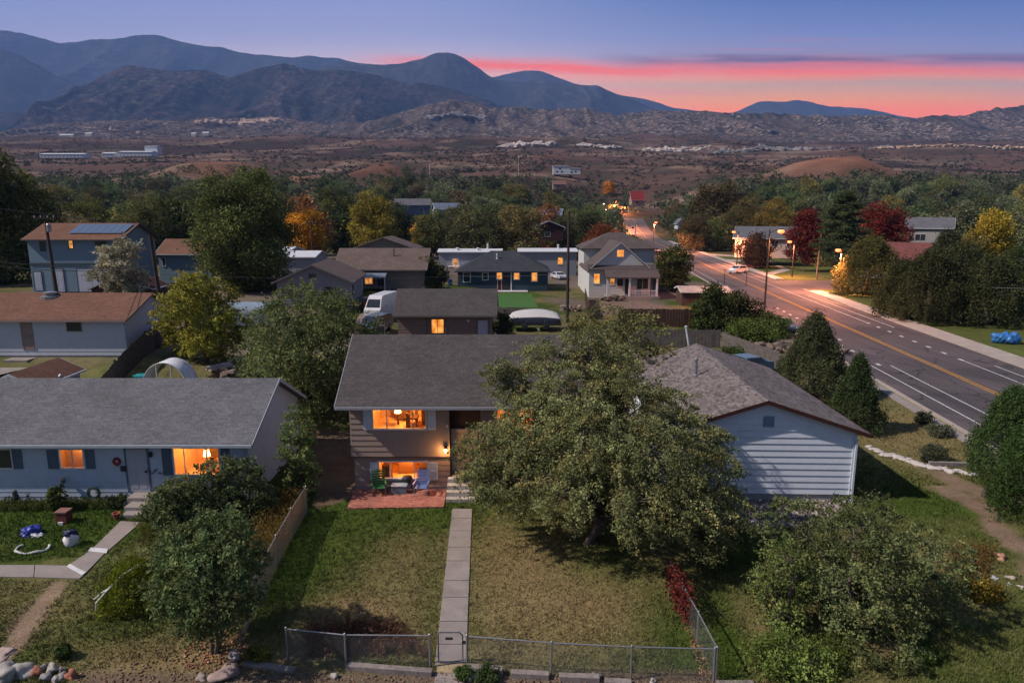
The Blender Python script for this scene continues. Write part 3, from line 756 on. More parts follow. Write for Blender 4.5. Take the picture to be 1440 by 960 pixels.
# recessed entry
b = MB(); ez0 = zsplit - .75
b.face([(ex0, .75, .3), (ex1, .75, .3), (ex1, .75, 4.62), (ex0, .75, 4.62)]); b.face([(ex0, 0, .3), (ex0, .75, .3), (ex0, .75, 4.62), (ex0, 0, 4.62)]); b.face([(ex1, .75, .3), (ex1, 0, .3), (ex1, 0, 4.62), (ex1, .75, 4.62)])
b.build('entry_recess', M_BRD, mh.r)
zd = mx(650, 603, 31.2)[1]; M_BEIGE = m_paint('beige_trim', (.6, .48, .4), .08)
b = MB(); b.box(ex0 + .02, ex1 - .02, .6, .72, zd - .15, zd); b.box(ex0 + .02, ex0 + .2, .6, .72, .78, zd - .15); b.box(ex0 + 1.15, ex0 + 1.28, .6, .72, .78, zd - .15); b.box(ex1 - .1, ex1 - .02, .6, .72, .78, zd - .15); b.build('entry_surround', M_BEIGE, mh.r)
b = MB(); b.box(ex0 + .2, ex0 + 1.15, .66, .71, .8, zd - .16)
for k in range(3):
    b.box(ex0 + .3, ex0 + .62, .645, .659, .9 + k * .62, 1.42 + k * .62); b.box(ex0 + .72, ex0 + 1.05, .645, .659, .9 + k * .62, 1.42 + k * .62)
dd = b.build('door', m_paint('cream_door', (.5, .4, .32), .08), mh.r); b = MB(); b.lathe((ex0 + 1.06, .6, 1.75), [(.03, -.03), (.04, 0), (.03, .03)], 8); b.build('handle', DARKG, dd)
b = MB(); b.box(ex0 + .01, ex1 - .01, .0, .74, -.1, .78); b.build('porch_landing', CONC, mh.r)
# wall lamp beside the entry
def glow_mat(name, col, st):
    if name in MATS: return MATS[name]
    t = NT(name); t.col((.8, .6, .4)); t.b.inputs['Emission Color'].default_value = (*col, 1); t.b.inputs['Emission Strength'].default_value = st; MATS[name] = t.mat; return t.mat
lp = mx(627, 632); b = MB(); b.box(lp[0] - .06, lp[0] + .06, -.06, -.03, lp[1] - .1, lp[1] + .2); b.bar((lp[0], -.05, lp[1] + .17), (lp[0], -.16, lp[1] + .17), .03); b.lathe((lp[0], -.16, lp[1] - .02), [(.03, .2), (.09, .16), (.08, .13)], 10)
wl = b.build('wall_lamp', DARKG, mh.r); b = MB(); b.lathe((lp[0], -.16, lp[1] - .02), [(.03, -.07), (.065, -.02), (.07, .1), (.04, .13)], 10); b.build('lamp_glass', glow_mat('porch_glow', (1, .5, .16), 9), wl)
L = bpy.data.lights.new('porch_light', 'POINT'); L.energy = 34; L.color = (1, .48, .16); L.shadow_soft_size = .08; o = link('porch_light', L, mh.r); o.location = (lp[0], -.30, lp[1])
b = MB(); q = mx(629, 598); b.box(q[0] - .04, q[0] + .04, -.1, -.03, q[1] - .07, q[1] + .07); b.build('doorbell_camera', WHITEBR, mh.r)
# furniture seen through the windows
M_SIL = m_paint('dark_wood', (.12, .06, .03), .2); M_SHADE = glow_mat('lampshade_glow', (1, .62, .25), 5)
def room_furn(ox, oy, oz, w, parent):
    b = MB(); b.box(ox + w * .30, ox + w * .52, oy + 2.2, oy + 2.8, oz - .3, oz + .55); b.build('sideboard', M_SIL, parent)
    b = MB(); b.lathe((ox + w * .36, oy + 1.6, oz), [(.05, -.3), (.03, .2), (.03, .28)], 8)
    t = b.build('table_lamp', M_SIL, parent); b = MB(); b.lathe((ox + w * .36, oy + 1.6, oz + .28), [(.17, 0), (.12, .26)], 12); b.build('lamp_shade', M_SHADE, t)
    b = MB(); b.box(ox + w * .52, ox + w * .78, oy + 1.2, oy + 1.9, oz + .05, oz + .12)
    for q in (.55, .75): b.box(ox + w * q - .03, ox + w * q + .03, oy + 1.3, oy + 1.36, oz - .35, oz + .05)
    b.box(ox + w * .56, ox + w * .64, oy + 1.0, oy + 1.08, oz - .3, oz + .42); b.box(ox + w * .68, ox + w * .74, oy + 2.0, oy + 2.08, oz - .3, oz + .5); b.build('table', M_SIL, parent)
    b = MB(); b.box(ox + w * .34, ox + w * .56, oy + 2.9, oy + 2.95, oz + .62, oz + .98); b.build('picture', m_paint('picture_print', (.3, .12, .05), .4), parent)
    b = MB(); b.box(ox + w * .84, ox + w * .97, oy + 1.5, oy + 1.7, oz - .3, oz + .8); b.build('shelf', M_SIL, parent)
def room_furn2(ox, oy, oz, w, parent):
    b = MB(); b.box(ox + w * .02, ox + w * .2, oy + .9, oy + 1.4, oz - .2, oz + .55); b.build('armchair', M_SIL, parent)
    b = MB(); b.box(ox + w * .3, ox + w * .66, oy + 1.9, oy + 2.3, oz - .2, oz + .38); b.box(ox + w * .3, ox + w * .66, oy + 2.3, oy + 2.4, oz - .2, oz + .6); b.build('sofa', m_paint('sofa_cloth', (.45, .25, .1), .2), parent)
    b = MB(); b.box(ox + w * .38, ox + w * .56, oy + 2.5, oy + 2.53, oz + .62, oz + .86); b.build('picture', m_paint('picture_light', (.8, .7, .5), .3), parent)
    b = MB(); b.box(ox + w * .8, ox + w * .99, oy + .8, oy + 1.6, oz - .2, oz + .5); b.build('cupboard', M_SIL, parent)
room_furn(u1a, 0, z1a, u1b - u1a, mh.r); room_furn2(l1a, -.35, l2a - .12, l1b - l1a, mh.r)
# patio, steps, path, furniture
b = MB(); b.prism([G(488, 716).xy, G(500, 689).xy, G(628, 689).xy, G(624, 714).xy], -.05, .07); tag(b.build('patio', M_BRICK), kind='structure')
for k in range(4):
    b = MB(); y_ = y0 + .0 - .32 * (3 - k) + .0
    b.box(x0 + ex0 - .1, x0 + ex1 - .25, y0 - .32 * (4 - k), y0 - .32 * (3 - k) - .004, -.05, .19 * (k + 1)); 
    o = b.build('entry_step', m_paint('step_concrete', (.42, .38, .35), .15, grime=.3), mh.r); o.location = (-x0, -y0, 0)
PATH = poly_g([(636, 716), (664, 716), (655, 940), (611, 940)])
b = MB()
for k in range(9):
    f0, f1 = [0, .09, .2, .33, .43, .56, .66, .79, .9][k], [.09, .2, .33, .43, .56, .66, .79, .9, 1][k] - .0035
    def lp_(a, c, f): return (a[0] + (c[0] - a[0]) * f, a[1] + (c[1] - a[1]) * f)
    # even slabs along the walk
    b.prism([lp_(PATH[0], PATH[3], f0), lp_(PATH[0], PATH[3], f1), lp_(PATH[1], PATH[2], f1), lp_(PATH[1], PATH[2], f0)], -.05, .045)
tag(b.build('path', CONC, bevel=.01), kind='structure')

def lawn_chair(label, px, py, rz, colr, loc=None):
    p = G(px, py); t = thing('lawn_chair', label, 'chair', (p.x, p.y, .07), rz)
    mt = m_paint(label.split()[0] + '_plastic', colr, .1, rough=.45, spec=.4); fr = m_paint('chair_frame', (.25, .27, .3), .1, rough=.4, spec=.5)
    b = MB()
    for k in range(5): b.box(-.26, .26, -.24 + k * .1, -.155 + k * .1, .38, .40)
    b.build('seat', mt, t)
    b = MB()
    for k in range(6):
        z = .44 + k * .11; y = .25 + k * .035; b.bar((-.27, y, z), (.27, y, z), .02, .09)
    b.tube([(-.29, .2, .4), (-.29, .43, 1.08), (.29, .43, 1.08), (.29, .2, .4)], .018, 6); b.build('backrest', mt, t)
    for s_ in (-1, 1):
        for yy in (-.22, .28):
            l = MB(); l.bar((s_ * .29, yy, 0), (s_ * .29, yy, .42), .03); l.build('leg', fr, t)
        a = MB(); a.box(s_ * .32 - .035, s_ * .32 + .035, -.28, .3, .58, .61); a.bar((s_ * .32, -.22, .4), (s_ * .32, -.22, .58), .03); a.build('armrest', mt, t)
    return t
lawn_chair('green plastic lawn chair on the brick patio', 533, 697, R(12), (.05, .2, .06))
lawn_chair('blue and white lawn chair on the brick patio', 593, 697, R(-6), (.14, .2, .42))
p = G(562, 694); t = thing('cooler', 'grey-blue cooler standing on the brick patio', 'cooler', (p.x, p.y, .07))
b = MB(); b.box(-.36, .36, -.2, .2, 0, .34); b.build('box', m_paint('cooler_blue', (.12, .17, .22), .1, rough=.4), t, bevel=.02)
b = MB(); b.box(-.38, .38, -.22, .22, .342, .41); b.build('lid', m_paint('cooler_lid', (.3, .36, .42), .1, rough=.4), t, bevel=.02)
b = MB(); b.tube([(-.4, -.05, .2), (-.44, -.05, .3), (-.44, .05, .3), (-.4, .05, .2)], .012, 6); b.build('handle', DARKG, t)
p = G(573, 690); t = thing('grill', 'small black kettle grill behind the cooler', 'grill', (p.x, p.y, .07))
b = MB(); b.lathe((0, 0, .55), [(.05, -.2), (.2, -.1), (.25, 0), (.25, .02), (.2, .13), (.06, .19)], 14); b.build('bowl', DARKG, t, smooth=True)
for k in range(3):
    a = k * 2.09; b = MB(); b.bar((.12 * math.cos(a), .12 * math.sin(a), .4), (.25 * math.cos(a), .25 * math.sin(a), 0), .025); b.build('leg', DARKG, t)

# =========================================================== left ranch house
x0, y0 = -28.0, 29.5; XR = -12.0
lx = lambda px, py, D=29.5: loc_xz(px, py, D, x0)
w2 = (lx(84, 632), lx(119, 657)); w3 = (lx(244, 630), lx(310, 666)); 
lh = House('ranch_house', 'pale blue ranch house with grey shingle roof and white front door', 'house', x0, y0, 0, XR - x0, 7.4, 2.92, 1.85, 'x', M_LB, R_GREY, trim=m_paint('grey_blue_trim', (.36, .4, .45), .08), over=.38, course=.24,
           openings=[('front', w2[0][0], w2[1][0], w2[1][1], w2[0][1]), ('front', w3[0][0], w3[1][0], w3[1][1], w3[0][1])], lap=.02)
lh.window('front', w2[0][0], w2[1][0], w2[1][1], w2[0][1], 'room', panes=2, frame=WHITE, label='small two-pane window glowing pale orange'); lh.room('front', w2[0][0], w2[1][0], w2[1][1], w2[0][1], .7, M_ROOMW, 9, (1, .4, .1))
mulls = [w3[0][0] + (w3[1][0] - w3[0][0]) * .22, w3[0][0] + (w3[1][0] - w3[0][0]) * .72]
lh.window('front', w3[0][0], w3[1][0], w3[1][1], w3[0][1], 'room', mulls=mulls, frame=WHITE, label='wide picture window, brightly lit orange'); lh.room('front', w3[0][0], w3[1][0], w3[1][1], w3[0][1], 2.6, M_ROOMW, 150, (1, .4, .08))
room_furn(w3[0][0], 0, w3[1][1], w3[1][0] - w3[0][0], lh.r)
for a, c in ((67, 82), (121, 133), (18, 31)): lh.shutter('front', lx(a, 640)[0], lx(c, 640)[0], w2[1][1] - .05, w2[0][1], M_LBSH)
for a, c in ((228, 241), (312, 323)): lh.shutter('front', lx(a, 640)[0], lx(c, 640)[0], w3[1][1] - .05, w3[0][1], M_LBSH)
lh.window('front', lx(-25, 640)[0], lx(16, 640)[0], w2[1][1], w2[0][1], 'dark', panes=2, frame=WHITE)
da, db = lx(180, 660)[0], lx(209, 660)[0]
lh.door('front', da, db, .5, 2.55, m_paint('pale_door', (.36, .38, .44), .05), frame=M_LBSH)
lh.chimney_pipe(4.3, 5.4, lh.roofz(4.3, 5.4), .5); lh.downspout(XR - x0 - .12, -.06, 2.8)
def small(name, label, cat, loc, rz=0): return thing(name, label, cat, loc, rz)
# wreath, mailbox, lamp, hose reel on the wall
p = lx(165, 648); t = thing('wreath', 'red round wreath hung on the pale blue wall', 'wreath', (x0 + p[0], y0 - .06, p[1]))
b = MB(); pts = [(.14 * math.cos(a), 0, .14 * math.sin(a)) for a in np.linspace(0, 2 * math.pi, 17)]; b.tube(pts, .055, 6); b.build('ring', m_paint('wreath_red', (.25, .02, .02), .4, fine=60), t)
b = MB(); b.blob((0, -.04, -.16), .06, .03, .05, 3); b.build('bow', m_paint('wreath_bow', (.4, .03, .03), .2), t)
p = lx(175, 658); b = MB(); b.box(-.1, .1, -.12, 0, -.1, .1); b.box(-.12, .12, -.14, .0, .1, .12); tag(b.build('mailbox', DARKG, loc=(x0 + p[0], y0 - .03, p[1])), 'small black mailbox on the wall beside the white door', 'mailbox')
p = lx(213, 638); b = MB(); b.box(p[0] - .05, p[0] + .05, -.1, -.03, p[1] - .12, p[1] + .1); b.lathe((p[0], -.12, p[1]), [(.03, -.12), (.07, -.04), (.07, .08), (.02, .16)], 8); b.build('wall_lamp', DARKG, lh.r)
p = lx(216, 661); b = MB()
for k in range(7): b.bar((p[0] - .3 + k * .1, -.05, p[1] - .1 + .08 * math.sin(k * 2)), (p[0] - .2 + k * .1, -.05, p[1] + .12 * math.cos(k * 1.7)), .03)
b.build('wall_ornament', DARKG, lh.r)
p = G(137, 705, 0); t = thing('hose_reel', 'round coiled garden hose on a reel against the blue wall', 'hose reel', (p.x, y0 - .16, 0))
b = MB(); b.bar((-.22, 0, 0), (-.22, 0, .55), .04); b.bar((.22, 0, 0), (.22, 0, .55), .04); b.bar((-.22, 0, .5), (.22, 0, .5), .04); b.build('stand', DARKG, t)
b = MB()
for r_ in (.2, .25, .3): b.tube([(r_ * math.cos(a), -.04, .5 + r_ * math.sin(a)) for a in np.linspace(0, 2 * math.pi, 20)], .022, 6)
b.build('hose', m_paint('garden_hose', (.04, .07, .06), .2), t)
b = MB(); b.lathe((0, 0, 0), [(.12, 0), (.12, .02)], 12); o = b.build('hub', WHITEBR, t); o.rotation_euler = (R(90), 0, 0); o.location = (0, -.07, .5)
def stake(px, py, h, label, kind):
    p = G(px, py); t = thing('garden_ornament', label, 'garden ornament', (p.x, p.y, 0)); b = MB(); b.tube([(0, 0, 0), (.02, 0, h)], .015, 5); b.build('stake', DARKG, t)
    b = MB()
    if kind == 0: b.blob((.02, 0, h), .1, .06, .14, 4)
    elif kind == 1: b.blob((.0, 0, h * .55), .12, .1, .3, 2); b.blob((0, 0, h), .09, .09, .1, 5)
    else:
        for k in range(5): b.face([(0.02, 0, h), (.02 + .12 * math.cos(k * 1.257), -.02, h + .12 * math.sin(k * 1.257)), (.02 + .12 * math.cos(k * 1.257 + .6), .02, h + .12 * math.sin(k * 1.257 + .6))])
    b.build('figure', m_paint('ornament_paint', (.06, .06, .055), .3), t)
stake(92, 707, 1.1, 'tall dark garden stake with a bird figure by the blue wall', 0); stake(23, 708, .55, 'dark lantern-like garden figure at the wall, left of the shrub', 1); stake(40, 708, .45, 'small garden pinwheel standing at the foot of the blue wall', 2)
# stoop steps and path
st = thing('stoop', 'concrete stoop with three steps below the white front door', 'steps', (0, 0, 0))
for k, (a, bb, c, d, z) in enumerate([(178, 700, 212, 700, .48), (174, 713, 205, 713, .32), (170, 724, 200, 724, .16)]):
    pa, pb = G(a, bb, z), G(c, d, z); yb = y0 - .02 if k == 0 else yprev
    yy = pa.y; s2 = MB(); s2.box(pa.x, pb.x + .1, yy, yb - .004, -.05, z); s2.build('step', CONC, st); yprev = yy
st.location = (0, 0, 0)
b = MB(); wk = [(170, 733), (198, 733), (119, 803), (108, 815), (88, 797), (112, 779)]
b.prism([G(170, 733).xy, G(127, 775).xy, G(152, 775).xy, G(198, 735).xy], -.05, .04); b.prism([G(125, 776).xy, G(97, 795).xy, G(120, 807).xy, G(150, 776).xy], -.05, .043)
b.prism([G(97, 796).xy, G(50, 795).xy, G(48, 812).xy, G(112, 814).xy, G(119, 808).xy], -.05, .04); b.prism([G(49, 795).xy, G(-60, 795).xy, G(-70, 811).xy, G(47, 812).xy], -.05, .04)
tag(b.build('path', CONC, bevel=.008), kind='structure')
b = MB(); b.prism([G(128, 771).xy, G(124, 776).xy, G(150, 779).xy, G(152, 773).xy], .046, .06); b.prism([G(98, 794).xy, G(94, 798).xy, G(116, 810).xy, G(121, 806).xy], .046, .06); tag(b.build('path_patch', WHITEBR), kind='structure')

# =========================================================== right gable house
pv_ = PD(1194, 700, 29.5); rx1 = 15.55; Wr = 8.3; rzr = R(-1.8)
rh = House('gable_house', 'white-blue clapboard house end with maroon gable trim and taupe shingle roof', 'house', rx1 - Wr * math.cos(rzr), 29.5 - Wr * math.sin(rzr), rzr, Wr, 13.0, 3.32, 1.36, 'y', M_WB, R_TAUPE, trim=M_MAROON, over=.32, eave_over=.5, course=.3, base=.35, found=M_FOUND, lap=.035)
c = rh.W / 2; b = MB(); b.box(c - .05, c + .42, -.06, -.03, 3.55, 4.05)
for k in range(6): b.box(c - .02, c + .39, -.08, -.06, 3.6 + k * .07, 3.63 + k * .07)
b.build('gable_vent', m_paint('vent_blue', (.22, .29, .38), .08), rh.r)
b = MB(); b.box(rh.W - .14, rh.W + .03, -.06, .1, .34, 3.2); b.build('corner_board', m_paint('corner_white', (.6, .66, .76), .05), rh.r)
rh.downspout(rh.W - .02, -.12, 3.0, m_paint('downspout_white', (.55, .6, .68), .05))
rh.chimney_pipe(c - 1.6, 6.6, rh.roofz(c - 1.6, 6.6), .85, .09); 
mst = thing('antenna_mast', 'pale leaning metal mast behind the taupe roof', 'mast', (*PD(976, 489, 46).xy, 0)); b = MB(); b.tube([(0, 0, 0), (0, 0, 2.2), (-.62, 0, 5.4)], .07, 8); b.build('pole', WHITEBR, mst); b = MB(); b.lathe((-.62, 0, 5.35), [(.09, 0), (.1, .1), (.03, .14)], 8); b.build('cap', WHITEBR, mst)
# ---------------------------------------------------------------- road
def road_z(x, y): return terrain(x, y)
def strip(name, xa, xb, y0, y1, dz, mat, joints=None):
    yy = [y0]; st = 2.0
    while yy[-1] < y1: yy.append(min(y1, yy[-1] + st)); st = 2 if yy[-1] < 200 else 5
    v = []; f = []
    for y in yy:
        for k, t in enumerate(np.linspace(0, 1, 6)):
            x = roadx(y) + xa + (xb - xa) * t
            v.append((x, y, float(terrain(x, y)) + dz * (1 + max(0, y - 150) / 60)))
    for i in range(len(yy) - 1):
        for k in range(5): a = i * 6 + k; f.append((a, a + 1, a + 7, a + 6))
    o = link(name, np_mesh(name, v, f, mat)); return tag(o, kind='structure')
def m_asphalt():
    t = NT('asphalt'); co = t.obj(); mp = t.n('ShaderNodeMapping'); t.l(co, mp.inputs[0]); mp.inputs['Rotation'].default_value = (0, 0, R(6.45)); mp.inputs['Scale'].default_value = (1, .06, 1)
    a = t.noise(.7, 5, .6, mp.outputs[0]); b = t.noise(25, 4, .7, co); c = t.noise(.12, 5, .6, co)
    f = t.math('MULTIPLY', t.maprange(a, .3, .7, .7, 1.3), t.maprange(b, .3, .7, .8, 1.2)); f = t.math('MULTIPLY', f, t.maprange(c, .3, .7, .85, 1.15))
    t.col(t.scale_col((.062, .058, .062), f)); t.rough(.78, .3); t.bump(b, .3, .01)
    v = t.n('ShaderNodeTexVoronoi', feature='DISTANCE_TO_EDGE'); v.inputs['Scale'].default_value = .16; w = t.n('ShaderNodeTexNoise'); w.inputs['Scale'].default_value = .5; t.l(co, w.inputs['Vector'])
    ad_ = t.n('ShaderNodeVectorMath', operation='ADD'); t.l(co, ad_.inputs[0]); sc2 = t.n('ShaderNodeVectorMath', operation='SCALE'); t.l(w.outputs['Color'], sc2.inputs[0]); sc2.inputs['Scale'].default_value = 2.5; t.l(sc2.outputs[0], ad_.inputs[1]); t.l(ad_.outputs[0], v.inputs['Vector'])
    k = t.maprange(v.outputs['Distance'], .004, .012, 1, 0); pt_ = t.maprange(t.noise(.1, 1, .4, co), .58, .6, 0, .35)
    base_ = t.scale_col((.096, .078, .08), f); c1_ = t.mix(pt_, base_, (.035, .033, .036)); t.col(t.mix(t.math('MULTIPLY', k, .8), c1_, (.02, .02, .022))); return t.mat
ASPH = m_asphalt(); SIDEW = m_paint('sidewalk_concrete', (.36, .31, .28), .12, .8, .9, .1, grime=.2)
PW = m_paint('road_paint_white', (.5, .5, .5), .25, 3, fine=8); PY = m_paint('road_paint_yellow', (.55, .27, .03), .2, 3, fine=8)
strip('road', -7.1, 7.1, -60, 490, .02, ASPH)
strip('road_marking_yellow', -.22, -.10, -60, 490, .026, PY); strip('road_marking_yellow', .10, .22, -60, 490, .026, PY)
def dashes(name, x, y0, y1, on, off, w=.12, mat=PW):
    v = []; f = []; y = y0
    while y < y1:
        i = len(v)
        for yy in (y, min(y + on, y1)):
            for s in (-1, 1): xx = roadx(yy) + x + s * w / 2; v.append((xx, yy, float(terrain(xx, yy)) + .026 * (1 + max(0, yy - 150) / 60)))
        f.append((i, i + 1, i + 3, i + 2)); y += on + off
    tag(link(name, np_mesh(name, v, f, mat)), kind='structure')
dashes('road_marking_white', -5.4, 36, 58, 3, 0); dashes('road_marking_white', -3.7, 40, 58, 3, 0)
dashes('road_marking_white', -5.3, 96, 330, 4, 0); dashes('road_marking_white', -3.7, 70, 96, .8, 2.2, .3); dashes('road_marking_white', -4.6, 58, 72, .8, 2.2, .3)
dashes('road_marking_white', 3.7, 44, 60, 3, 0); dashes('road_marking_white', 5.3, 44, 58, 3, 0); dashes('road_marking_white', 3.7, 60, 82, .8, 2.2, .3)
dashes('road_marking_white', 3.7, 82, 330, 4, 0, .13); dashes('road_marking_white', 5.4, 78, 110, 4, 0, .12); dashes('road_marking_white', 5.4, 136, 330, 4, 0, .12)
def kerb(name, xa, xb, y0, y1, h, mat):
    yy = list(np.arange(y0, y1, 3.0)) + [y1]; b = MB()
    for p, q in zip(yy[:-1], yy[1:]):
        zp, zq = tz(roadx(p) + xa, p), tz(roadx(q) + xa, q)
        A = [(roadx(p) + xa, p), (roadx(p) + xb, p), (roadx(q) + xb, q), (roadx(q) + xa, q)]; Z = [zp, zp, zq, zq]
        T = [(a[0], a[1], z + h) for a, z in zip(A, Z)]; B_ = [(a[0], a[1], z - .1) for a, z in zip(A, Z)]
        b.face(T); b.face([B_[0], B_[1], T[1], T[0]]); b.face([B_[1], B_[2], T[2], T[1]]); b.face([B_[3], B_[0], T[0], T[3]]); b.face([B_[2], B_[3], T[3], T[2]])
    return tag(b.build(name, mat), kind='structure')
kerb('kerb', -7.35, -7.12, -60, 330, .15, SIDEW); kerb('kerb', 7.12, 7.35, -60, 118, .15, SIDEW); kerb('kerb', 7.12, 7.35, 136, 330, .15, SIDEW)
kerb('sidewalk', 7.36, 9.6, -60, 116, .14, SIDEW); kerb('sidewalk', 7.36, 9.0, 137, 330, .14, SIDEW)
kerb('retaining_kerb', -8.25, -7.6, 30, 60, .1, CONC)
# side street and paths on the lawns beyond
def flat(name, pts, dz, mat):
    b = MB(); b.face([(p.x, p.y, tz(p.x, p.y) + dz) for p in pts]); return tag(b.build(name, mat), kind='structure')
def gp(*a): return [G(x, y) for x, y in a]
flat('side_street', [Vector((roadx(118) + 6.9, 118, 0)), Vector((roadx(118) + 70, 124, 0)), Vector((roadx(118) + 70, 136, 0)), Vector((roadx(135) + 6.9, 135, 0))], .024, ASPH)
for q in ([(985, 356), (1062, 361), (1064, 363), (988, 358.5)], [(1000, 364), (1075, 366), (1078, 369), (1004, 367)], [(1062, 362), (1100, 378), (1112, 380), (1072, 362)], [(1100, 378), (1078, 384), (1088, 386), (1112, 380)]):
    flat('path', gp(*q), .03, SIDEW)
flat('artificial_lawn', [G(700, 413), G(747, 413), G(757, 433), G(700, 433)], .03, m_paint('turf', (.05, .13, .025), .1, 2, fine=8))
flat('driveway', [Vector((-15.5, 52, 0)), Vector((-12, 52, 0)), Vector((-13.5, 82, 0)), Vector((-17.5, 82, 0))], .03, m_paint('dirt_drive', (.22, .16, .13), .2, 1))

# ---------------------------------------------------------------- town houses
M_GBR = m_paint('garage_brown', (.2, .135, .115), .08, grime=.15); M_NAVY = m_paint('navy_siding', (.035, .06, .085), .08)
M_GREYW = m_paint('grey_wall', (.26, .27, .31), .08); M_TANW = m_paint('tan_wall', (.2, .17, .14), .1); M_VIC = m_paint('pale_grey_clapboard', (.5, .51, .5), .06)
M_BLUE2 = m_paint('blue_siding', (.17, .25, .32), .08); M_WHT = m_paint('white_clapboard', (.46, .49, .56), .06); M_PINKW = m_paint('beige_stucco', (.42, .36, .32), .08)
R_ORB = m_shingle('red_brown_shingle', (.17, .088, .062)); R_NAVY = m_shingle('charcoal_shingle', (.045, .05, .06)); R_WHITE = m_paint('white_metal_roof', (.55, .57, .6), .1, rough=.5)
R_VIC = m_shingle('plum_shingle', (.10, .08, .078)); R_BRN3 = m_shingle('faded_brown_shingle', (.14, .105, .095)); R_GREY2 = m_shingle('cool_grey_shingle', (.12, .12, .135)); M_PURLE = m_paint('lilac_door', (.38, .38, .46), .06)
def L(h, px, py, D=None):    # local (u, z) on a front wall for a pixel
    D = D or h.r.location.y; p = PD(px, py, D); return p.x - h.r.location.x, p.z - h.r.location.z
def W2(h, x0, y0, x1, y1, **k):
    a = L(h, x0, y0); b = L(h, x1, y1); return h.window('front', a[0], b[0], b[1], a[1], **k)
def D2(h, x0, y0, x1, y1, mat, **k):
    a = L(h, x0, y0); b = L(h, x1, y1); return h.door('front', a[0], b[0], max(b[1], .02), a[1], mat, **k)

g = House('garage', 'brown garage with dark shingle roof, lit square window and pale side door', 'garage', -10.9, 64.5, 0, 9.0, 6.6, 2.75, 1.9, 'x', M_GBR, R_BRN2, trim=m_paint('umber_trim', (.12, .1, .1), .1), z0=.85, over=.45, course=.25)
W2(g, 607, 449, 624, 468, kind='lit', panes=2, mat=LIT_O); D2(g, 672, 450, 686, 481, M_PURLE, frame=m_paint('umber_trim', (0, 0, 0)))
a = L(g, 659, 451); b = MB(); b.box(a[0] - .15, a[0] + .1, -.12, 0, a[1] - .05, a[1] + .1); b.build('floodlight', WHITEBR, g.r); g.downspout(L(g, 600, 450)[0], -.06, 2.7)
for q, hh in ((612, .9), (627, 1.5), (634, .8)):
    a = L(g, q, 478); b = MB(); b.tube([(a[0], -.12, 0), (a[0], -.12, hh)], .05, 6); b.build('conduit', GALV, g.r)

nv = House('bungalow', 'navy blue bungalow with hipped charcoal roof and white-framed windows', 'house', -9.2, 116, 0, 15.3, 11, 3.5, 2.9, 'x', M_NAVY, R_NAVY, trim=WHITE, over=.5, hip=True, z0=0, course=.3, lap=.02)
for x0_, x1_, y0_, y1_, k in ((652, 661, 383.5, 396, 'dark'), (679, 686, 384, 393, 'dark'), (699, 705.5, 383.5, 392, 'lit'), (723, 730, 384, 392.5, 'lit'), (748, 755, 383.5, 395, 'lit')):
    W2(nv, x0_, y0_, x1_, y1_, kind=k, fw=.14, mat=LIT_O if k == 'lit' else None)
D2(nv, 700, 394, 705, 407, m_paint('dark_red_door', (.12, .012, .015), .1)); nv.chimney_pipe(6.6, 3.2, nv.roofz(6.6, 3.2) - .1, .8, .12, WHITE)
a = L(nv, 706.5, 400); b = MB(); b.box(a[0], a[0] + 1.4, -.02, .02, .1, 3.0); b.build('porch_recess_shade', DARKG, nv.r); b = MB(); b.box(a[0] + 1.4, a[0] + 1.6, -.1, .0, .02, 3.2); b.box(a[0] - .1, a[0], -.1, 0, 3.0, 3.2); b.build('porch_post', WHITE, nv.r)  # recess shade drawn as a flat dark panel on the wall
b = MB(); b.box(L(nv, 690, 408)[0], L(nv, 742, 408)[0], -1.6, -.05, 0, .16); b.build('front_step', WHITEBR, nv.r)

m1 = House('mobile_home', 'long grey home with flat white roof, behind the navy bungalow on its left', 'house', -16, 150, 0, 13.6, 6, 4.7, .5, 'x', M_GREYW, R_WHITE, trim=WHITE, over=.3, z0=0, course=.4)
W2(m1, 637, 364, 644, 380, kind='lit', mat=LIT_Y, fw=.2)
for u in (4, 8.5): m1.chimney_pipe(u, 1.5, m1.roofz(u, 1.5) - .1, .5, .3, WHITEBR)
m1.chimney_pipe(10.6, 3, m1.roofz(10.6, 3), 1.0, .2, WHITEBR)
b = MB(); b.box(L(m1, 631, 380)[0], L(m1, 660, 380)[0], -2.2, -.1, 1.6, 1.8)
for u in range(6): b.box(L(m1, 631, 380)[0] + u * .8, L(m1, 631, 380)[0] + u * .8 + .1, -2.2, -2.1, 0, 2.6)
b.build('porch', WHITEBR, m1.r)
m2 = House('mobile_home', 'grey home with flat white roof and one lit window, right of the navy bungalow', 'house', 1.5, 146, 0, 12.2, 7, 5.0, .5, 'x', M_GREYW, R_WHITE, trim=WHITE, over=.3, z0=0, course=.4)
W2(m2, 785, 362.5, 791, 371, kind='lit', fw=.22, frame=m_paint('pale_yellow_frame', (.6, .45, .2), .1)); m2.chimney_pipe(8.5, 3, m2.roofz(8.5, 3), .7, .2, WHITEBR)

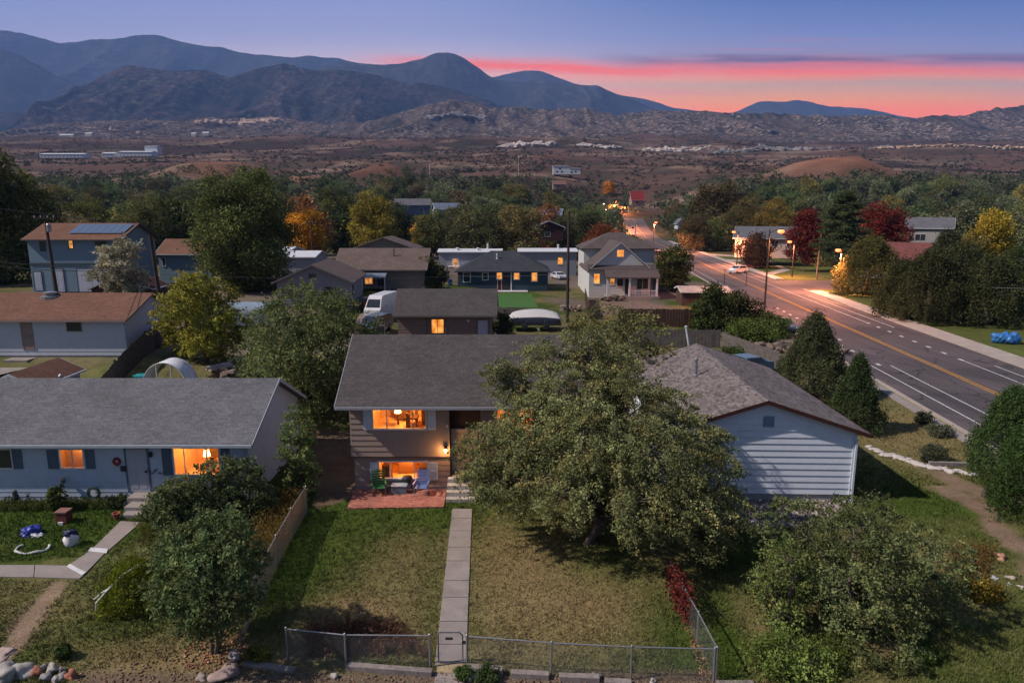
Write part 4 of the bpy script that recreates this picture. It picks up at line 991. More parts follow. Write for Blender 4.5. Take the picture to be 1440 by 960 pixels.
# Victorian farmhouse: front gable, rear hipped block, porch
vc = House('farmhouse', 'pale grey farmhouse with plum shingle roofs, front gable and white-columned porch', 'house', 12.1, 107, 0, 9.6, 13, 4.4, 4.1, 'y', M_VIC, R_VIC, trim=m_paint('dusty_white', (.5, .5, .52), .08), z0=0, over=.35, course=.28, lap=.02, gutter=False)
W2(vc, 868, 351.5, 877, 361, kind='lit', fw=.14, mat=LIT_O); W2(vc, 835.5, 385, 843, 398.5, kind='lit', fw=.14, mat=LIT_O); W2(vc, 858, 391, 864, 400, kind='lit', mat=LIT_Y, fw=.14); W2(vc, 868, 392, 876, 402, kind='dark', fw=.12); W2(vc, 896, 392, 911, 406, kind='dark', fw=.12, panes=2)
D2(vc, 879, 392, 886, 413, m_paint('green_black_door', (.02, .035, .03), .1))
vb = House('x', '', '', 0, 0, 0, 12, 9.5, 7.3, 2.3, 'x', M_VIC, R_VIC, trim=WHITE, z0=0, over=.5, hip=True, root=vc.r) 
for o in list(vc.r.children):
    if o in (vb.wall, vb.roofo): o.location = (0.1, 9.6, 0)
vb.wall.name = 'rear_wall'; vb.roofo.name = 'rear_roof'
b = MB(); b.box(.2, .25, 9.59, 9.6, 6.2, 7.0); 
pr_ = MB(); pr_.xprism([(-2.5, 3.25), (-2.5, 3.4), (.05, 4.7), (.05, 4.4)], 2.3, 10.6); pr_.build('porch_roof', R_VIC, vc.r)
pn = MB(); pn.xprism([(-.5, 4.32), (-.5, 4.46), (.05, 5.2), (.05, 5.0)], -.3, 10.4); pn.build('pent_roof', R_VIC, vc.r)
for u in (2.6, 6.0, 10.2):
    b = MB(); b.box(u - .14, u + .14, -2.35, -2.07, .5, 3.3); b.box(u - .2, u + .2, -2.41, -2.01, 3.1, 3.3); b.build('porch_column', WHITE, vc.r)
b = MB(); b.box(2.4, 10.6, -2.5, -.03, .02, .5); b.build('porch_floor', CONC, vc.r)
b = MB(); b.box(6.2, 10.1, -2.3, -2.22, 1.3, 1.4)
for k in range(18): b.box(6.25 + k * .22, 6.3 + k * .22, -2.29, -2.23, .5, 1.3)
b.build('porch_railing', WHITE, vc.r)

th = House('bungalow', 'tan bungalow with long faded brown roof and small blue awning', 'house', -24.9, 97, 0, 12.4, 9, 2.9, 2.5, 'x', M_TANW, R_BRN3, z0=2.45, over=.5, trim=m_paint('taupe_trim', (.2, .17, .16), .1))
W2(th, 513, 387, 524, 399, kind='lit', mat=LIT_Y); W2(th, 531, 387, 540, 402, kind='dark', panes=2)
a = L(th, 512, 384); c_ = L(th, 545, 384); b = MB(); b.xprism([(-1.9, a[1] - .5), (-1.9, a[1] - .38), (0, a[1] + .25), (0, a[1] + .13)], a[0], c_[0]); b.build('awning', m_paint('awning_blue', (.16, .2, .26), .1), th.r)
for u in (a[0] + .1, c_[0] - .1): b = MB(); b.box(u - .06, u + .06, -1.85, -1.73, 0, a[1] - .5); b.build('awning_post', WHITE, th.r)
th.chimney_pipe(7.8, 2.6, th.roofz(7.8, 2.6), .9, .07, DARKG)
gf = House('bungalow', 'grey bungalow whose gable end faces the camera, brown roof', 'house', -26.2, 76, R(5), 7.9, 11, 2.75, 1.75, 'y', m_paint('mauve_grey_siding', (.23, .22, .23), .08), R_BRN3, z0=2.8, over=.45, course=.3, trim=m_paint('taupe_trim', (0, 0, 0)))
gf.window('front', 3.5, 4.3, 3.15, 3.6, 'dark'); gf.window('front', 5.2, 6.4, 1.0, 2.1, 'dark', panes=2); gf.window('right', 2, 3.2, 1, 2.1, 'dark')
gg = House('bungalow', 'brown roofed bungalow behind the tan one, under the yellow-green tree', 'house', -30, 130, 0, 11.5, 9, 3.2, 2.0, 'y', M_TANW, R_BRN3, z0=3.3, over=.5, trim=m_paint('taupe_trim', (0, 0, 0)))
b = MB(); 
tr = House('shed', 'long pale metal shed roof beside the golden tree', 'shed', -41, 118, 0, 7, 8, 2.6, .8, 'x', M_GREYW, R_WHITE, over=.3)

bl = House('two_storey_house', 'two-storey blue house with solar panels on its red-brown roof', 'house', -59.8, 85, 0, 11.4, 8.4, 6.5, 1.75, 'x', M_BLUE2, R_ORB, trim=m_paint('dark_blue_trim', (.06, .08, .1), .1), z0=3.4, over=.45)
W2(bl, 56, 337, 64, 352, kind='dark', fw=.12); W2(bl, 96.5, 337.5, 103, 349, kind='lit', mat=LIT_Y, fw=.12); W2(bl, 134, 336, 150, 353, kind='dark', panes=2, fw=.1)
a = L(bl, 142, 337); c_ = L(bl, 149.5, 353); b = MB(); b.box(a[0], c_[0], -.03, -.015, c_[1], a[1]); b.build('blind', WHITE, bl.r)
b = MB(); a = L(bl, 36, 371); b.box(-.02, 11.42, -.08, -.005, a[1] - .15, a[1] + .12); b.build('belt_board', m_paint('dark_blue_trim', (0, 0, 0)), bl.r)
D2(bl, 47, 382, 61, 408, WHT if False else M_WHT); D2(bl, 73, 378, 92, 410, M_WHT, handle=False); D2(bl, 108, 378, 155, 410, M_WHT, handle=False)
sp = MB(); sl_ = bl.slope; d0, d1 = 1.0, 3.6
for k in range(8):
    u = 4.6 + k * .98; sp.face([(u, d0, 6.5 + d0 * sl_ + .3), (u + .94, d0, 6.5 + d0 * sl_ + .3), (u + .94, d1, 6.5 + d1 * sl_ + .3), (u, d1, 6.5 + d1 * sl_ + .3)]) if u < 11 else None
tsol = NT('solar_cell'); tsol.col((.10, .14, .22)); tsol.rough(.25, .6); tsol.b.inputs['Coat Weight'].default_value = .6; tsol.b.inputs['Coat Roughness'].default_value = .2
sp.build('solar_panels', tsol.mat, bl.roofo)
bo = House('bungalow', 'small blue bungalow with orange-brown roof right of the two-storey house', 'house', -50.5, 98, 0, 9, 7, 4.2, 1.8, 'x', M_BLUE2, R_ORB, z0=3.2, over=.4); W2(bo, 228, 363, 233, 374, kind='dark')

wg = House('garage', 'long white garage with red-brown roof, tan door and small dark window', 'garage', -41, 48, 0, 13.4, 7.2, 2.85, 1.35, 'x', M_WHT, R_ORB, z0=2.75, over=.35, course=.3, lap=.02, base=.25, found=M_FOUND, trim=m_paint('tan_trim', (.25, .19, .17), .1))
W2(wg, 93, 447, 115, 465, kind='dark', fw=.05); D2(wg, 29, 447.5, 48, 491.5, m_paint('tan_door', (.25, .19, .17), .08), panels=False)
wg.chimney_pipe(6.3, 3.1, wg.roofz(6.3, 3.1) - .05, .25, .35)
b = MB(); b.box(5.2, 6.9, -1.1, -.05, -.3, .12); b.build('door_step', CONC, wg.r)
shd = House('shed', 'small garden shed with red-brown roof behind the ranch house', 'shed', -30.1, 38.1, R(2), 2.7, 4.2, 1.9, .65, 'y', M_WHT, R_ORB, z0=1.3, over=.22)
for kk, (a, c_) in enumerate((((-32.5, 45), (-31, 47)), ((-38.5, 43.5), (-36, 45.5)))): flat('path', [Vector((a[0], a[1], 0)), Vector((a[0] + 3, a[1], 0)), Vector((c_[0] + 3, c_[1], 0)), Vector((c_[0], c_[1], 0))], .25, CONC) if kk == 1 else None

# houses right of the road
rb = House('apartment_building', 'two-storey beige building with grey roof behind street lamps right of the road', 'building', 57, 176, R(-22), 15, 12, 5.0, 2.6, 'x', M_PINKW, R_GREY2, z0=2.0, over=.6)
for k in range(4): rb.window('front', 1.5 + k * 3.6, 3 + k * 3.6, 3.0, 4.3, 'dark', panes=2)
rb.window('front', 8, 9, .6, 2.5, 'lit', mat=LIT_Y); rb.window('right', 4, 5.5, 3, 4.2, 'dark')
rc = House('two_storey_house', 'tall grey house with plain gable end, right of the dark red tree', 'house', 90, 158, R(-32), 9, 10, 6.4, 2.2, 'x', m_paint('warm_grey_siding', (.3, .28, .28), .06), R_GREY2, z0=3.4, over=.4)
rc.window('right', 6, 7.2, 4, 5, 'dark'); rc.window('front', 2, 4, 3.6, 5, 'dark', panes=2)
rd = House('bungalow', 'house with reddish sweeping gable roof behind the orange-lit cedar', 'house', 64.5, 128, R(-38), 11, 11, 3.2, 3.2, 'x', m_paint('warm_grey_siding', (0, 0, 0)), m_shingle('rust_shingle', (.16, .06, .055)), z0=1.2, over=.6)
rd.window('front', 2, 3.5, 1, 2.3, 'lit', mat=LIT_Y); rd.window('right', 4, 5, 3.2, 4.4, 'dark')
re_ = House('bungalow', 'grey roofed bungalow at the right edge beyond the yellow tree', 'house', 84, 118, R(-12), 14, 10, 3.4, 1.9, 'x', M_GREYW, R_GREY2, z0=.8, over=.5)
re_.window('front', 4, 6, 1, 2.3, 'dark', panes=2); re_.chimney_pipe(4, 3, re_.roofz(4, 3), .7, .2, WHITE); re_.chimney_pipe(8, 3.5, re_.roofz(8, 3.5), .6, .2, WHITE)
# farther houses among the trees
def far_house(label, px, py, D, wpx, wallm, roofm, h=3.4, rise=2.0, rz=0, cat='house', ridge='x', depth=9, hip=False, lit=False, over=.5):
    p = PD(px, py, D); Wm = wpx / 960 * D; H_ = House('bungalow' if cat == 'house' else 'shed', label, cat, p.x - Wm / 2, D, R(rz), Wm, depth, h, rise, ridge, wallm, roofm, z0=p.z, over=over, hip=hip)
    n = max(1, int(Wm / 5))
    for k in range(n): H_.window('front', Wm * (k + .35) / n, Wm * (k + .35) / n + min(1.5, Wm / n * .4), 1, 2.2, 'lit' if lit and k == 0 else 'dark')
    return H_
far_house('dark blue house with pale trim beside the golden round tree', 581, 302, 240, 46, m_paint('steel_blue', (.10, .14, .22), .1), R_GREY2, rz=8)
far_house('grey-blue house between dark trees, right of the golden tree', 631, 309, 230, 34, M_GREYW, m_shingle('blue_grey_shingle', (.13, .16, .22)), h=3.4, rz=15)
far_house('dark house with arched pale roof edge above the white-roofed homes', 772, 338, 190, 40, m_paint('dark_red_wall', (.05, .02, .02), .1), R_VIC, h=3.6, rise=1.6, ridge='y')
far_house('grey house with blue-grey roof hidden in trees above the arched roof', 775, 316, 240, 26, M_GREYW, m_shingle('blue_grey_shingle', (0, 0, 0)), rz=-10)
far_house('cream cottage with red roof deep in the dark woods', 786, 266, 420, 16, m_paint('cream_wall', (.3, .22, .17), .1), m_shingle('pink_shingle', (.17, .09, .08)), h=3)
far_house('house with dark red roof above the road beyond the woods edge', 897, 288, 400, 17, m_paint('cream_wall', (0, 0, 0)), m_shingle('maroon_shingle', (.2, .03, .03)), h=3, rise=4.5, ridge='x')
far_house('small pale house between shrubs beside the far road', 958, 322, 300, 10, M_WHT, R_GREY2, h=2.6, rise=1.8, ridge='y', depth=6)
far_house('low pale house right of the tall dark trees on the left', 396, 375, 125, 16, M_WHT, R_WHITE, h=2.6, rise=.7)
far_house('long white barn on the plain at far left', 87, 222, 1000, 60, WHITE, R_WHITE, h=5, rise=2, depth=20, cat='building')
far_house('small white barn between the two long ones', 152, 221, 1000, 17, WHITE, R_WHITE, h=5, rise=2, depth=16, cat='building')
bf = far_house('white barn with stepped roof left of the red mound', 190, 220, 1000, 44, WHITE, R_WHITE, h=6, rise=2, depth=20, cat='building')
far_house('tall white annex behind the stepped barn', 213, 217, 1020, 17, WHITE, R_WHITE, h=11, rise=1, depth=14, cat='building')
for k, (px, py, w) in enumerate(((88, 194, 9), (98, 194, 9), (124, 192, 9), (272, 192, 6), (289, 191, 8))):
    far_house(['pale house on the far hillside, leftmost', 'pale house on the far hillside, second from the left', 'pale house on the far hillside, alone on its knoll', 'tiny pale house below the tan cliff, left of two', 'tiny pale house below the tan cliff, right of two'][k], px, py, 2350, w, m_paint('far_cream', (.6, .5, .42), .1), R_WHITE, h=9, rise=4, depth=15)
# large white modern house on the plain
p = PD(797, 244, 720); t = thing('villa', 'large white flat-roofed villa standing alone on the brown plain', 'house', (p.x, 720, p.z - 1))
b = MB(); b.box(-14, 2, 0, 10, 0, 8); b.box(2, 14, 0, 10, 0, 6); b.build('wall', WHITE, t); b = MB(); b.box(-14.5, 2.3, -.5, 10.5, 8, 8.6); b.box(2.5, 14.5, -.5, 10.5, 6, 6.5); b.build('roof', R_WHITE, t)
for u, z in ((-10, 2), (-5, 2), (5, 1.5), (-7, 5), (9, 2)): b = MB(); b.box(u - 1.0, u + 1.0, -.1, .05, z, z + 1.5); b.build('window', DGLASS, t)

# ---------------------------------------------------------------- pale canopy over a trailer, tunnel, tarps
p = G(753, 468, .0); t = thing('trailer', 'flat black trailer under a stretched pale grey tarpaulin', 'trailer', (p.x, 75, .3))
b = MB(); n = 14
for i in range(n):
    for j in range(6):
        def zz(i, j): u = i / n; v = j / 6; return 1.15 + .75 * math.sin(math.pi * min(1, max(0, u * 1.0))) ** .5 * (.35 + .65 * v) + .012 * math.sin(i * .9 + j)
        def q(i, j): return (-2.95 + 5.9 * i / n, 3.2 * j / 6, zz(i, j))
        b.face([q(i, j), q(i + 1, j), q(i + 1, j + 1), q(i, j + 1)])
tp = b.build('tarpaulin', m_paint('pale_tarp', (.5, .48, .47), .08, grime=.15), t, smooth='merge'); sm = tp.modifiers.new('thick', 'SOLIDIFY'); sm.thickness = .04
b = MB(); b.box(-2.9, 2.9, .1, 3.1, .45, .8); b.build('bed', DARKG, t)
for x_ in (-2.8, -1, 1, 2.8):
    for y_ in (.12, 3.0): b = MB(); b.bar((x_, y_, .8), (x_, y_, 1.2), .07); b.build('post', GALV, t)
for x_ in (-1.2, 1.2):
    b = MB(); b.lathe((0, 0, -.1), [(.2, 0), (.36, .03), (.36, .2), (.2, .23)], 14); o = b.build('wheel', DARKG, t); o.rotation_euler = (R(90), 0, 0); o.location = (x_, .05, .36)
p = PD(232, 545, 42); gz = tz(p.x, 43); t = thing('hoop_tunnel', 'white fabric hoop tunnel open at the front, behind the ranch house', 'greenhouse', (p.x, 42, gz))
b = MB(); n = 16; rr_ = 1.5
prof = [(rr_ * math.cos(math.pi * k / n), 2.35 * math.sin(math.pi * k / n) ** .8) for k in range(n + 1)]
for (ya, yb) in ((0, 1.5),):
    for k in range(n): b.face([(prof[k][0], ya, prof[k][1]), (prof[k][0], yb, prof[k][1]), (prof[k + 1][0], yb, prof[k + 1][1]), (prof[k + 1][0], ya, prof[k + 1][1])])
cv = b.build('cover', m_paint('white_fabric', (.72, .73, .78), .08), t, smooth='merge'); s_ = cv.modifiers.new('t', 'SOLIDIFY'); s_.thickness = .05
for ya in (0, .75, 1.5): b = MB(); b.tube([(q[0] * 1.0, ya, q[1] + .0) for q in prof], .035, 6); b.build('hoop', WHITEBR, t)
for x_ in (-.45, .45): b = MB(); b.bar((x_, 0, 0), (x_, 0, 2.2), .06); b.build('door_post', WHITEBR, t)
tag(MB().box(-.9, .9, -.3, .3, 0, .02).build('x', DARKG), kind='stuff'); bpy.data.objects.remove(bpy.data.objects['x'])
p = PD(345, 441, 60); t = thing('camper', 'camper trailer under a rounded blue-grey tarpaulin behind the willow', 'camper', (p.x, 60, tz(p.x, 60)))
b = MB(); b.xprism([(0, .5), (0, 1.9), (.4, 2.4), (1.2, 2.6), (2.0, 2.4), (2.3, 1.9), (2.3, .5)], -2.8, 2.8); b.build('body', m_paint('tarp_blue_grey', (.2, .26, .33), .15), t, bevel=.15)
for x_ in (-1, .4): b = MB(); b.lathe((0, 0, 0), [(.2, 0), (.34, .03), (.34, .2), (.2, .22)], 14); o = b.build('wheel', DARKG, t); o.rotation_euler = (R(90), 0, 0); o.location = (x_, .05, .34)

# ---------------------------------------------------------------- cars
def car(name, label, cat, x, y, rz, body, kind='suv', z=None):
    z = tz(x, y) if z is None else z
    t = thing(name, label, cat, (x, y, z), rz); Wd = 1.86
    if kind == 'van': prof = [(-2.8, .4), (-2.8, 1.2), (-2.55, 1.35), (-1.9, 2.35), (-1.5, 2.65), (2.7, 2.7), (2.8, 2.5), (2.8, .4)]; belt = 1.35; L_ = 2.8
    elif kind == 'suv': prof = [(-2.35, .38), (-2.4, .75), (-2.3, 1.0), (-1.25, 1.12), (-.55, 1.68), (1.7, 1.72), (2.25, 1.2), (2.35, .95), (2.33, .4)]; belt = 1.1; L_ = 2.35
    else: prof = [(-2.3, .32), (-2.35, .6), (-2.2, .82), (-1.1, .95), (-.35, 1.4), (.95, 1.42), (1.7, 1.0), (2.25, .95), (2.3, .35)]; belt = .93; L_ = 2.3
    # body runs along local y; front at -y
    me = MB(); n = len(prof)
    def ring(s, k): return [(s * (Wd / 2) * (1 - .16 * max(0, min(1, (p[1] - belt) / .7)) if k else s * Wd / 2), p[0], p[1]) for p in prof]
    A = [(-(Wd / 2) * (1 - (.15 * max(0, min(1, (p[1] - belt) / .6)))), p[0], p[1]) for p in prof]; B_ = [(-a[0], a[1], a[2]) for a in A]
    me.face(A[::-1]); me.face(B_)
    for k in range(n): me.face([A[k], A[(k + 1) % n], B_[(k + 1) % n], B_[k]])
    me.build('body', body, t, bevel=.06)
    g = MB()
    def wsh(k0, k1, a, c, e=.012):
        P0, P1 = prof[k0], prof[k1]; d = Vector((0, P1[0] - P0[0], P1[1] - P0[1])); nn = Vector((0, -d.z, d.y)).normalized() * e
        if nn.z < 0: nn = -nn
        def pt(f, s): y_ = P0[0] + d.y * f; z_ = P0[1] + d.z * f; w_ = (Wd / 2) * (1 - .15 * max(0, min(1, (z_ - belt) / .6))) - .1; return (s * w_, y_ + nn.y, z_ + nn.z)
        g.face([pt(a, -1), pt(a, 1), pt(c, 1), pt(c, -1)])
    if kind == 'van': wsh(2, 3, .08, .92)
    else: wsh(3, 4, .08, .92)
    g.build('windscreen', DGLASS, t)
    if kind != 'van':
        g = MB(); wsh(5, 6, .1, .85); g.build('rear_window', DGLASS, t)
    top = {'van': 2.1, 'suv': 1.6, 'car': 1.33}[kind]; ya, yb = {'van': (-1.9, -.8), 'suv': (-.85, 1.7), 'car': (-.55, 1.2)}[kind]
    for s in (-1, 1):
        g = MB(); wl = lambda z_: s * ((Wd / 2) * (1 - .15 * max(0, min(1, (z_ - belt) / .6))) + .008)
        zb = belt + .05
        g.face([(wl(zb), ya - .15, zb), (wl(zb), yb + .2, zb), (wl(top), yb - .1, top), (wl(top), ya + .45, top)]); g.build('side_window', DGLASS, t)
    for yy in (-L_ + .8, L_ - .85):
        for s in (-1, 1):
            w = MB(); w.lathe((0, 0, -.11), [(.22, 0), (.34, .02), (.34, .2), (.22, .22)], 16); o = w.build('wheel', DARKG, t); o.rotation_euler = (0, R(90), 0); o.location = (s * (Wd / 2 - .08), yy, .34)
            r_ = MB(); r_.lathe((0, 0, -.125), [(.2, 0), (.2, .25)], 12); q = r_.build('rim', GALV, o)
    for s in (-1, 1):
        h = MB(); h.box(s * .65 - .2, s * .65 + .2, -L_ - .055, -L_ + .03, .62 if kind != 'van' else .95, .8 if kind != 'van' else 1.15); h.build('headlight', m_paint('headlamp_glass', (.55, .56, .58), .05, rough=.2, spec=.6), t)
        h = MB(); h.box(s * .75 - .1, s * .75 + .1, L_ - .06, L_ + .02, .75, .95); h.build('tail_light', m_paint('tail_red', (.3, .01, .01), .1, rough=.2), t)
    return t
CW = m_paint('car_white', (.6, .6, .62), .04, rough=.25, spec=.6); CB = m_paint('car_slate_blue', (.05, .075, .11), .06, rough=.25, spec=.6); CK = m_paint('car_black', (.015, .017, .02), .06, rough=.25, spec=.6); CS = m_paint('car_silver', (.5, .52, .58), .04, rough=.25, spec=.6)
car('van', 'white cargo van parked between the garage and the tan bungalow', 'van', -14.6, 76, R(-12), CW, 'van')
car('suv', 'dark slate-blue SUV parked in front of the white van', 'car', -13.6, 67, R(-14), CB, 'suv')
car('sedan', 'black car parked beside the grey gable-end bungalow', 'car', -17.6, 80, R(-70), CK, 'car')
car('suv', 'white SUV at the far kerb of the main road', 'car', 50.2, 152, R(-52), CS, 'suv')
car('sedan', 'small dark blue car half hidden by shrubs beside the near kerb', 'car', 30.4, 76, R(8), CB, 'car')
car('sedan', 'old blue car behind the taupe roof, partly hidden', 'car', 19.3, 55.5, R(-72), m_paint('car_teal', (.09, .17, .24), .1, rough=.3, spec=.5), 'car')

cb2 = m_paint('car_dull_red', (.16, .03, .025), .1, rough=.4, spec=.5)
car('sedan', 'white car between the tan bungalow and the mobile home', 'car', -15.8, 118, R(80), CW, 'car'); car('sedan', 'pale car parked behind the farmhouse, left side', 'car', 9.5, 138, R(20), CS, 'car')
car('suv', 'dark SUV parked in front of the dark red wall house', 'car', 10.2, 172, R(65), CK, 'suv'); car('sedan', 'white car at the left edge beside the blue house', 'car', -66, 80, R(60), CW, 'car'); car('sedan', 'dull red car on the drive of the beige building', 'car', 58, 166, R(70), cb2, 'car'); car('suv', 'grey SUV near the far junction of the road', 'car', 62, 262, R(-8), CS, 'suv')
ss = House('shed', 'low dark brown shed with pale patched roof right of the farmhouse', 'shed', 24.3, 97, R(-4), 6.5, 5, 2.0, .5, 'x', M_BRD, m_paint('patched_roof', (.3, .27, .25), .35, 1.5), z0=0, over=.3)
s3 = House('shed', 'dark shed roof in front of the blue garage doors', 'shed', -44.5, 72, R(5), 6, 4, 2.2, 1.3, 'y', M_BRD, m_shingle('dark_red_shingle', (.06, .025, .025)), z0=3.0, over=.35)
s4 = House('shed', 'small white shed beside the mobile home steps', 'shed', -19.2, 128, 0, 3.4, 3, 2.2, .9, 'y', M_WHT, R_GREY2, z0=1.2, over=.2)
def pile(label, x, y, w, n, cols, seed, cat='pile'):
    rr_ = random.Random(seed); t = thing('yard_junk', label, cat, (x, y, tz(x, y))); b = MB()
    for k in range(n):
        a = rr_.uniform(0, 3.1); c_ = Vector((rr_.uniform(-w, w), rr_.uniform(-w * .5, w * .5), rr_.uniform(.1, .7))); d = Vector((math.cos(a), math.sin(a), rr_.uniform(-.3, .3))) * rr_.uniform(.3, .9)
        b.bar(c_ - d, c_ + d, rr_.uniform(.1, .5), rr_.uniform(.05, .3), m=rr_.randrange(len(cols)))
    b.build('heap', [m_paint('junk_%d' % int(c[0] * 997 + c[2] * 91), c, .2) for c in cols], t); return t
pile('heap of pale junk and boards right of the tan bungalow', -15.5, 96, 2.2, 40, [(.4, .38, .36), (.2, .14, .1), (.3, .3, .33)], 1); pile('heap of pale debris under the yellow-green tree', -19, 46.5, 1.8, 46, [(.35, .28, .24), (.45, .42, .4), (.16, .1, .08)], 2)
pile('stack of boards beside the brown fence by the farmhouse', 8.0, 92, 1.5, 24, [(.2, .13, .1), (.3, .25, .2)], 3); pile('white appliances behind the right grey home', 10.5, 157, 3.5, 30, [(.5, .5, .52), (.1, .1, .1)], 4); pile('dark clutter beneath the farmhouse porch steps', 15.2, 103.2, 1.6, 22, [(.05, .06, .05), (.2, .16, .12)], 5)
def bin_(label, x, y, col):
    t = thing('wheelie_bin', label, 'bin', (x, y, tz(x, y))); b = MB(); b.box(-.3, .3, -.35, .35, .1, 1.0); b.build('body', m_paint('bin_%d' % int(col[1] * 999), col, .1, rough=.5), t, bevel=.04); b = MB(); b.box(-.33, .33, -.4, .38, 1.0, 1.07); b.build('lid', m_paint('bin_%d' % int(col[1] * 999), col), t)
    for s_ in (-1, 1): w = MB(); w.lathe((0, 0, -.03), [(.12, 0), (.12, .06)], 10); o = w.build('wheel', DARKG, t); o.rotation_euler = (0, R(90), 0); o.location = (s_ * .3, .3, .12)
bin_('dark green bin at the right end of the brown garage', -1.2, 64, (.02, .07, .03)); bin_('blue bin left of the navy bungalow', -10.4, 115, (.03, .08, .2)); bin_('black bin beside the white garage wall', -27.0, 50.5, (.02, .02, .02))
# ---------------------------------------------------------------- board fences
M_FDK = m_paint('dark_stained_boards', (.065, .032, .026), .3, 2, fine=9); M_FGR = m_paint('weathered_boards', (.12, .105, .1), .3, 2, fine=9)
def board_fence(label, a, b, h, mat, cat='fence', step=.32):
    ax, ay = a; bx_, by_ = b; Ln = math.hypot(bx_ - ax, by_ - ay); an = math.atan2(by_ - ay, bx_ - ax)
    t = thing('board_fence', label, cat, (ax, ay, 0), an); n = int(Ln / step); m = MB(); rr = random.Random(int(Ln * 100))
    for k in range(n):
        u = k * Ln / n; x_ = ax + math.cos(an) * u; y_ = ay + math.sin(an) * u; z = tz(x_, y_)
        m.box(u + .01, u + Ln / n - .01, -.012, .012, z - .1, z + h + rr.uniform(-.04, .05))
    m.build('boards', mat, t)
    r_ = MB()
    for f in (.2, .82):
        p0, p1 = (0, .04, tz(ax, ay) + h * f), (Ln, .04, tz(bx_, by_) + h * f); r_.bar(p0, p1, .05, .09)
    r_.build('rails', mat, t)
    for k in range(0, n + 1, 8):
        u = min(k * Ln / n, Ln); x_ = ax + math.cos(an) * u; y_ = ay + math.sin(an) * u; z = tz(x_, y_); p_ = MB(); p_.box(u - .05, u + .05, .02, .12, z - .1, z + h + .08); p_.build('post', mat, t)
    return t
board_fence('dark red-brown board fence in front of the farmhouse porch yard', (12.5, 79), (29, 78), 2.1, M_FDK)
board_fence('weathered grey board fence behind the taupe roof', (12, 66.5), (20.5, 66), 1.8, M_FGR)
board_fence('short weathered board fence running towards the camera from the grey one', (20.6, 65.8), (22.4, 56), 1.6, M_FGR)
board_fence('brown board fence running back beside the farmhouse', (9.6, 84), (11.2, 104), 1.9, m_paint('brown_boards', (.16, .10, .075), .25))
board_fence('long dark board fence beside the white garage and tunnel', (-25.3, 38.5), (-27.2, 54), 1.7, m_paint('grey_brown_boards', (.075, .065, .06), .3))
board_fence('dark board fence in front of the two-storey blue house', (-46, 66), (-36, 68), 2.2, M_FDK)
board_fence('weathered board fence behind the brown garage', (-11, 84), (4.5, 83), 1.5, M_FGR)
board_fence('pale board fence between the tan and navy bungalows', (-12.6, 92), (-11.6, 112), 1.5, m_paint('pale_boards', (.24, .2, .17), .25))
board_fence('low dark fence behind the beige building lawn', (52, 196), (40, 240), 1.4, M_FDK)
t = thing('mesh_gate', 'black mesh gate in a pale frame left of the brown garage', 'gate', (-14.1, 62, .9)); b = MB()
for a, c_ in (((0, 0, 0), (0, 0, 2)), ((2.4, 0, 0), (2.4, 0, 2)), ((0, 0, 2), (2.4, 0, 2)), ((0, 0, .05), (2.4, 0, .05))): b.bar(a, c_, .07)
b.build('frame', GALV, t); b = MB(); b.box(.05, 2.35, -.01, .01, .1, 1.7); b.build('mesh', m_paint('black_mesh', (.02, .02, .018), .4, fine=60), t)
b = MB(); rk = random.Random(5)
wall = thing('stone_retaining_wall', 'low rough stone bank behind the taupe roof', 'wall', (22.5, 62, 0))
for k in range(46): b.blob((rk.uniform(0, 9), rk.uniform(-.4, 3.5), rk.uniform(0, .5)), rk.uniform(.3, .7), rk.uniform(.3, .6), rk.uniform(.25, .6), k, .3, 1)
b.build('stones', m_paint('bank_stone', (.19, .14, .115), .25, 2, grime=.3), wall)

# ---------------------------------------------------------------- poles, lamps, wires
WOODP = m_paint('creosote_wood', (.05, .036, .028), .25, 3)
def upole(label, x, y, h, lean=0, arm=True, transformer=False, mat=None, yaw=0, name='utility_pole'):
    t = thing(name, label, 'pole', (x, y, tz(x, y)), yaw); b = MB(); b.tube([(0, 0, -.3), (lean, 0, h)], [.2, .13], 8); b.build('pole', mat or WOODP, t)
    if arm:
        b = MB(); b.box(lean - 1.1, lean + 1.1, -.18, -.08, h - .55, h - .43); b.build('crossarm', mat or WOODP, t)
        for u in (-1, -.35, .35, 1): b = MB(); b.lathe((lean + u, -.13, h - .43), [(.03, 0), (.05, .06), (.03, .1), (.05, .14), (.02, .2)], 8); b.build('insulator', WHITEBR, t)
    if transformer: b = MB(); b.lathe((lean * .85 + .3, -.1, h - 1.9), [(.18, 0), (.22, .05), (.22, .75), (.15, .85)], 12); b.build('transformer', GALV, t)
    return t
def topz(px, py, D): return PD(px, py, D).z
q = PD(67, 300, 72); upole('dark wooden utility pole in front of the two-storey blue house', q.x, 72, q.z - tz(q.x, 72), -.35, True, True)
q = PD(211, 330, 56); upole('leaning dark utility pole at the corner of the white garage', q.x + .5, 56, q.z - tz(q.x, 56), -.5, False, False)
q = PD(437, 310, 140); upole('utility pole in front of the golden tree', q.x, 140, q.z - tz(q.x, 140), 0, True)
q = PD(800, 297, 82); upole('tall utility pole left of the farmhouse', q.x, 82, q.z - tz(q.x, 82), 0, False)
q = PD(855, 300, 210); upole('utility pole behind the rust-coloured tree by the far road', q.x, 210, 11, 0, True)
q = PD(895, 280, 330); upole('slender grey pole at the far bend of the road', q.x, 330, 10, 0, False, mat=GALV)
q = G(1148, 393); upole('utility pole lit orange at the side-street corner', q.x, q.y, 9.7, .25, False, mat=m_paint('pole_lamplit', (.3, .17, .1), .2))  # the lamp's orange light is put into this pole's base colour
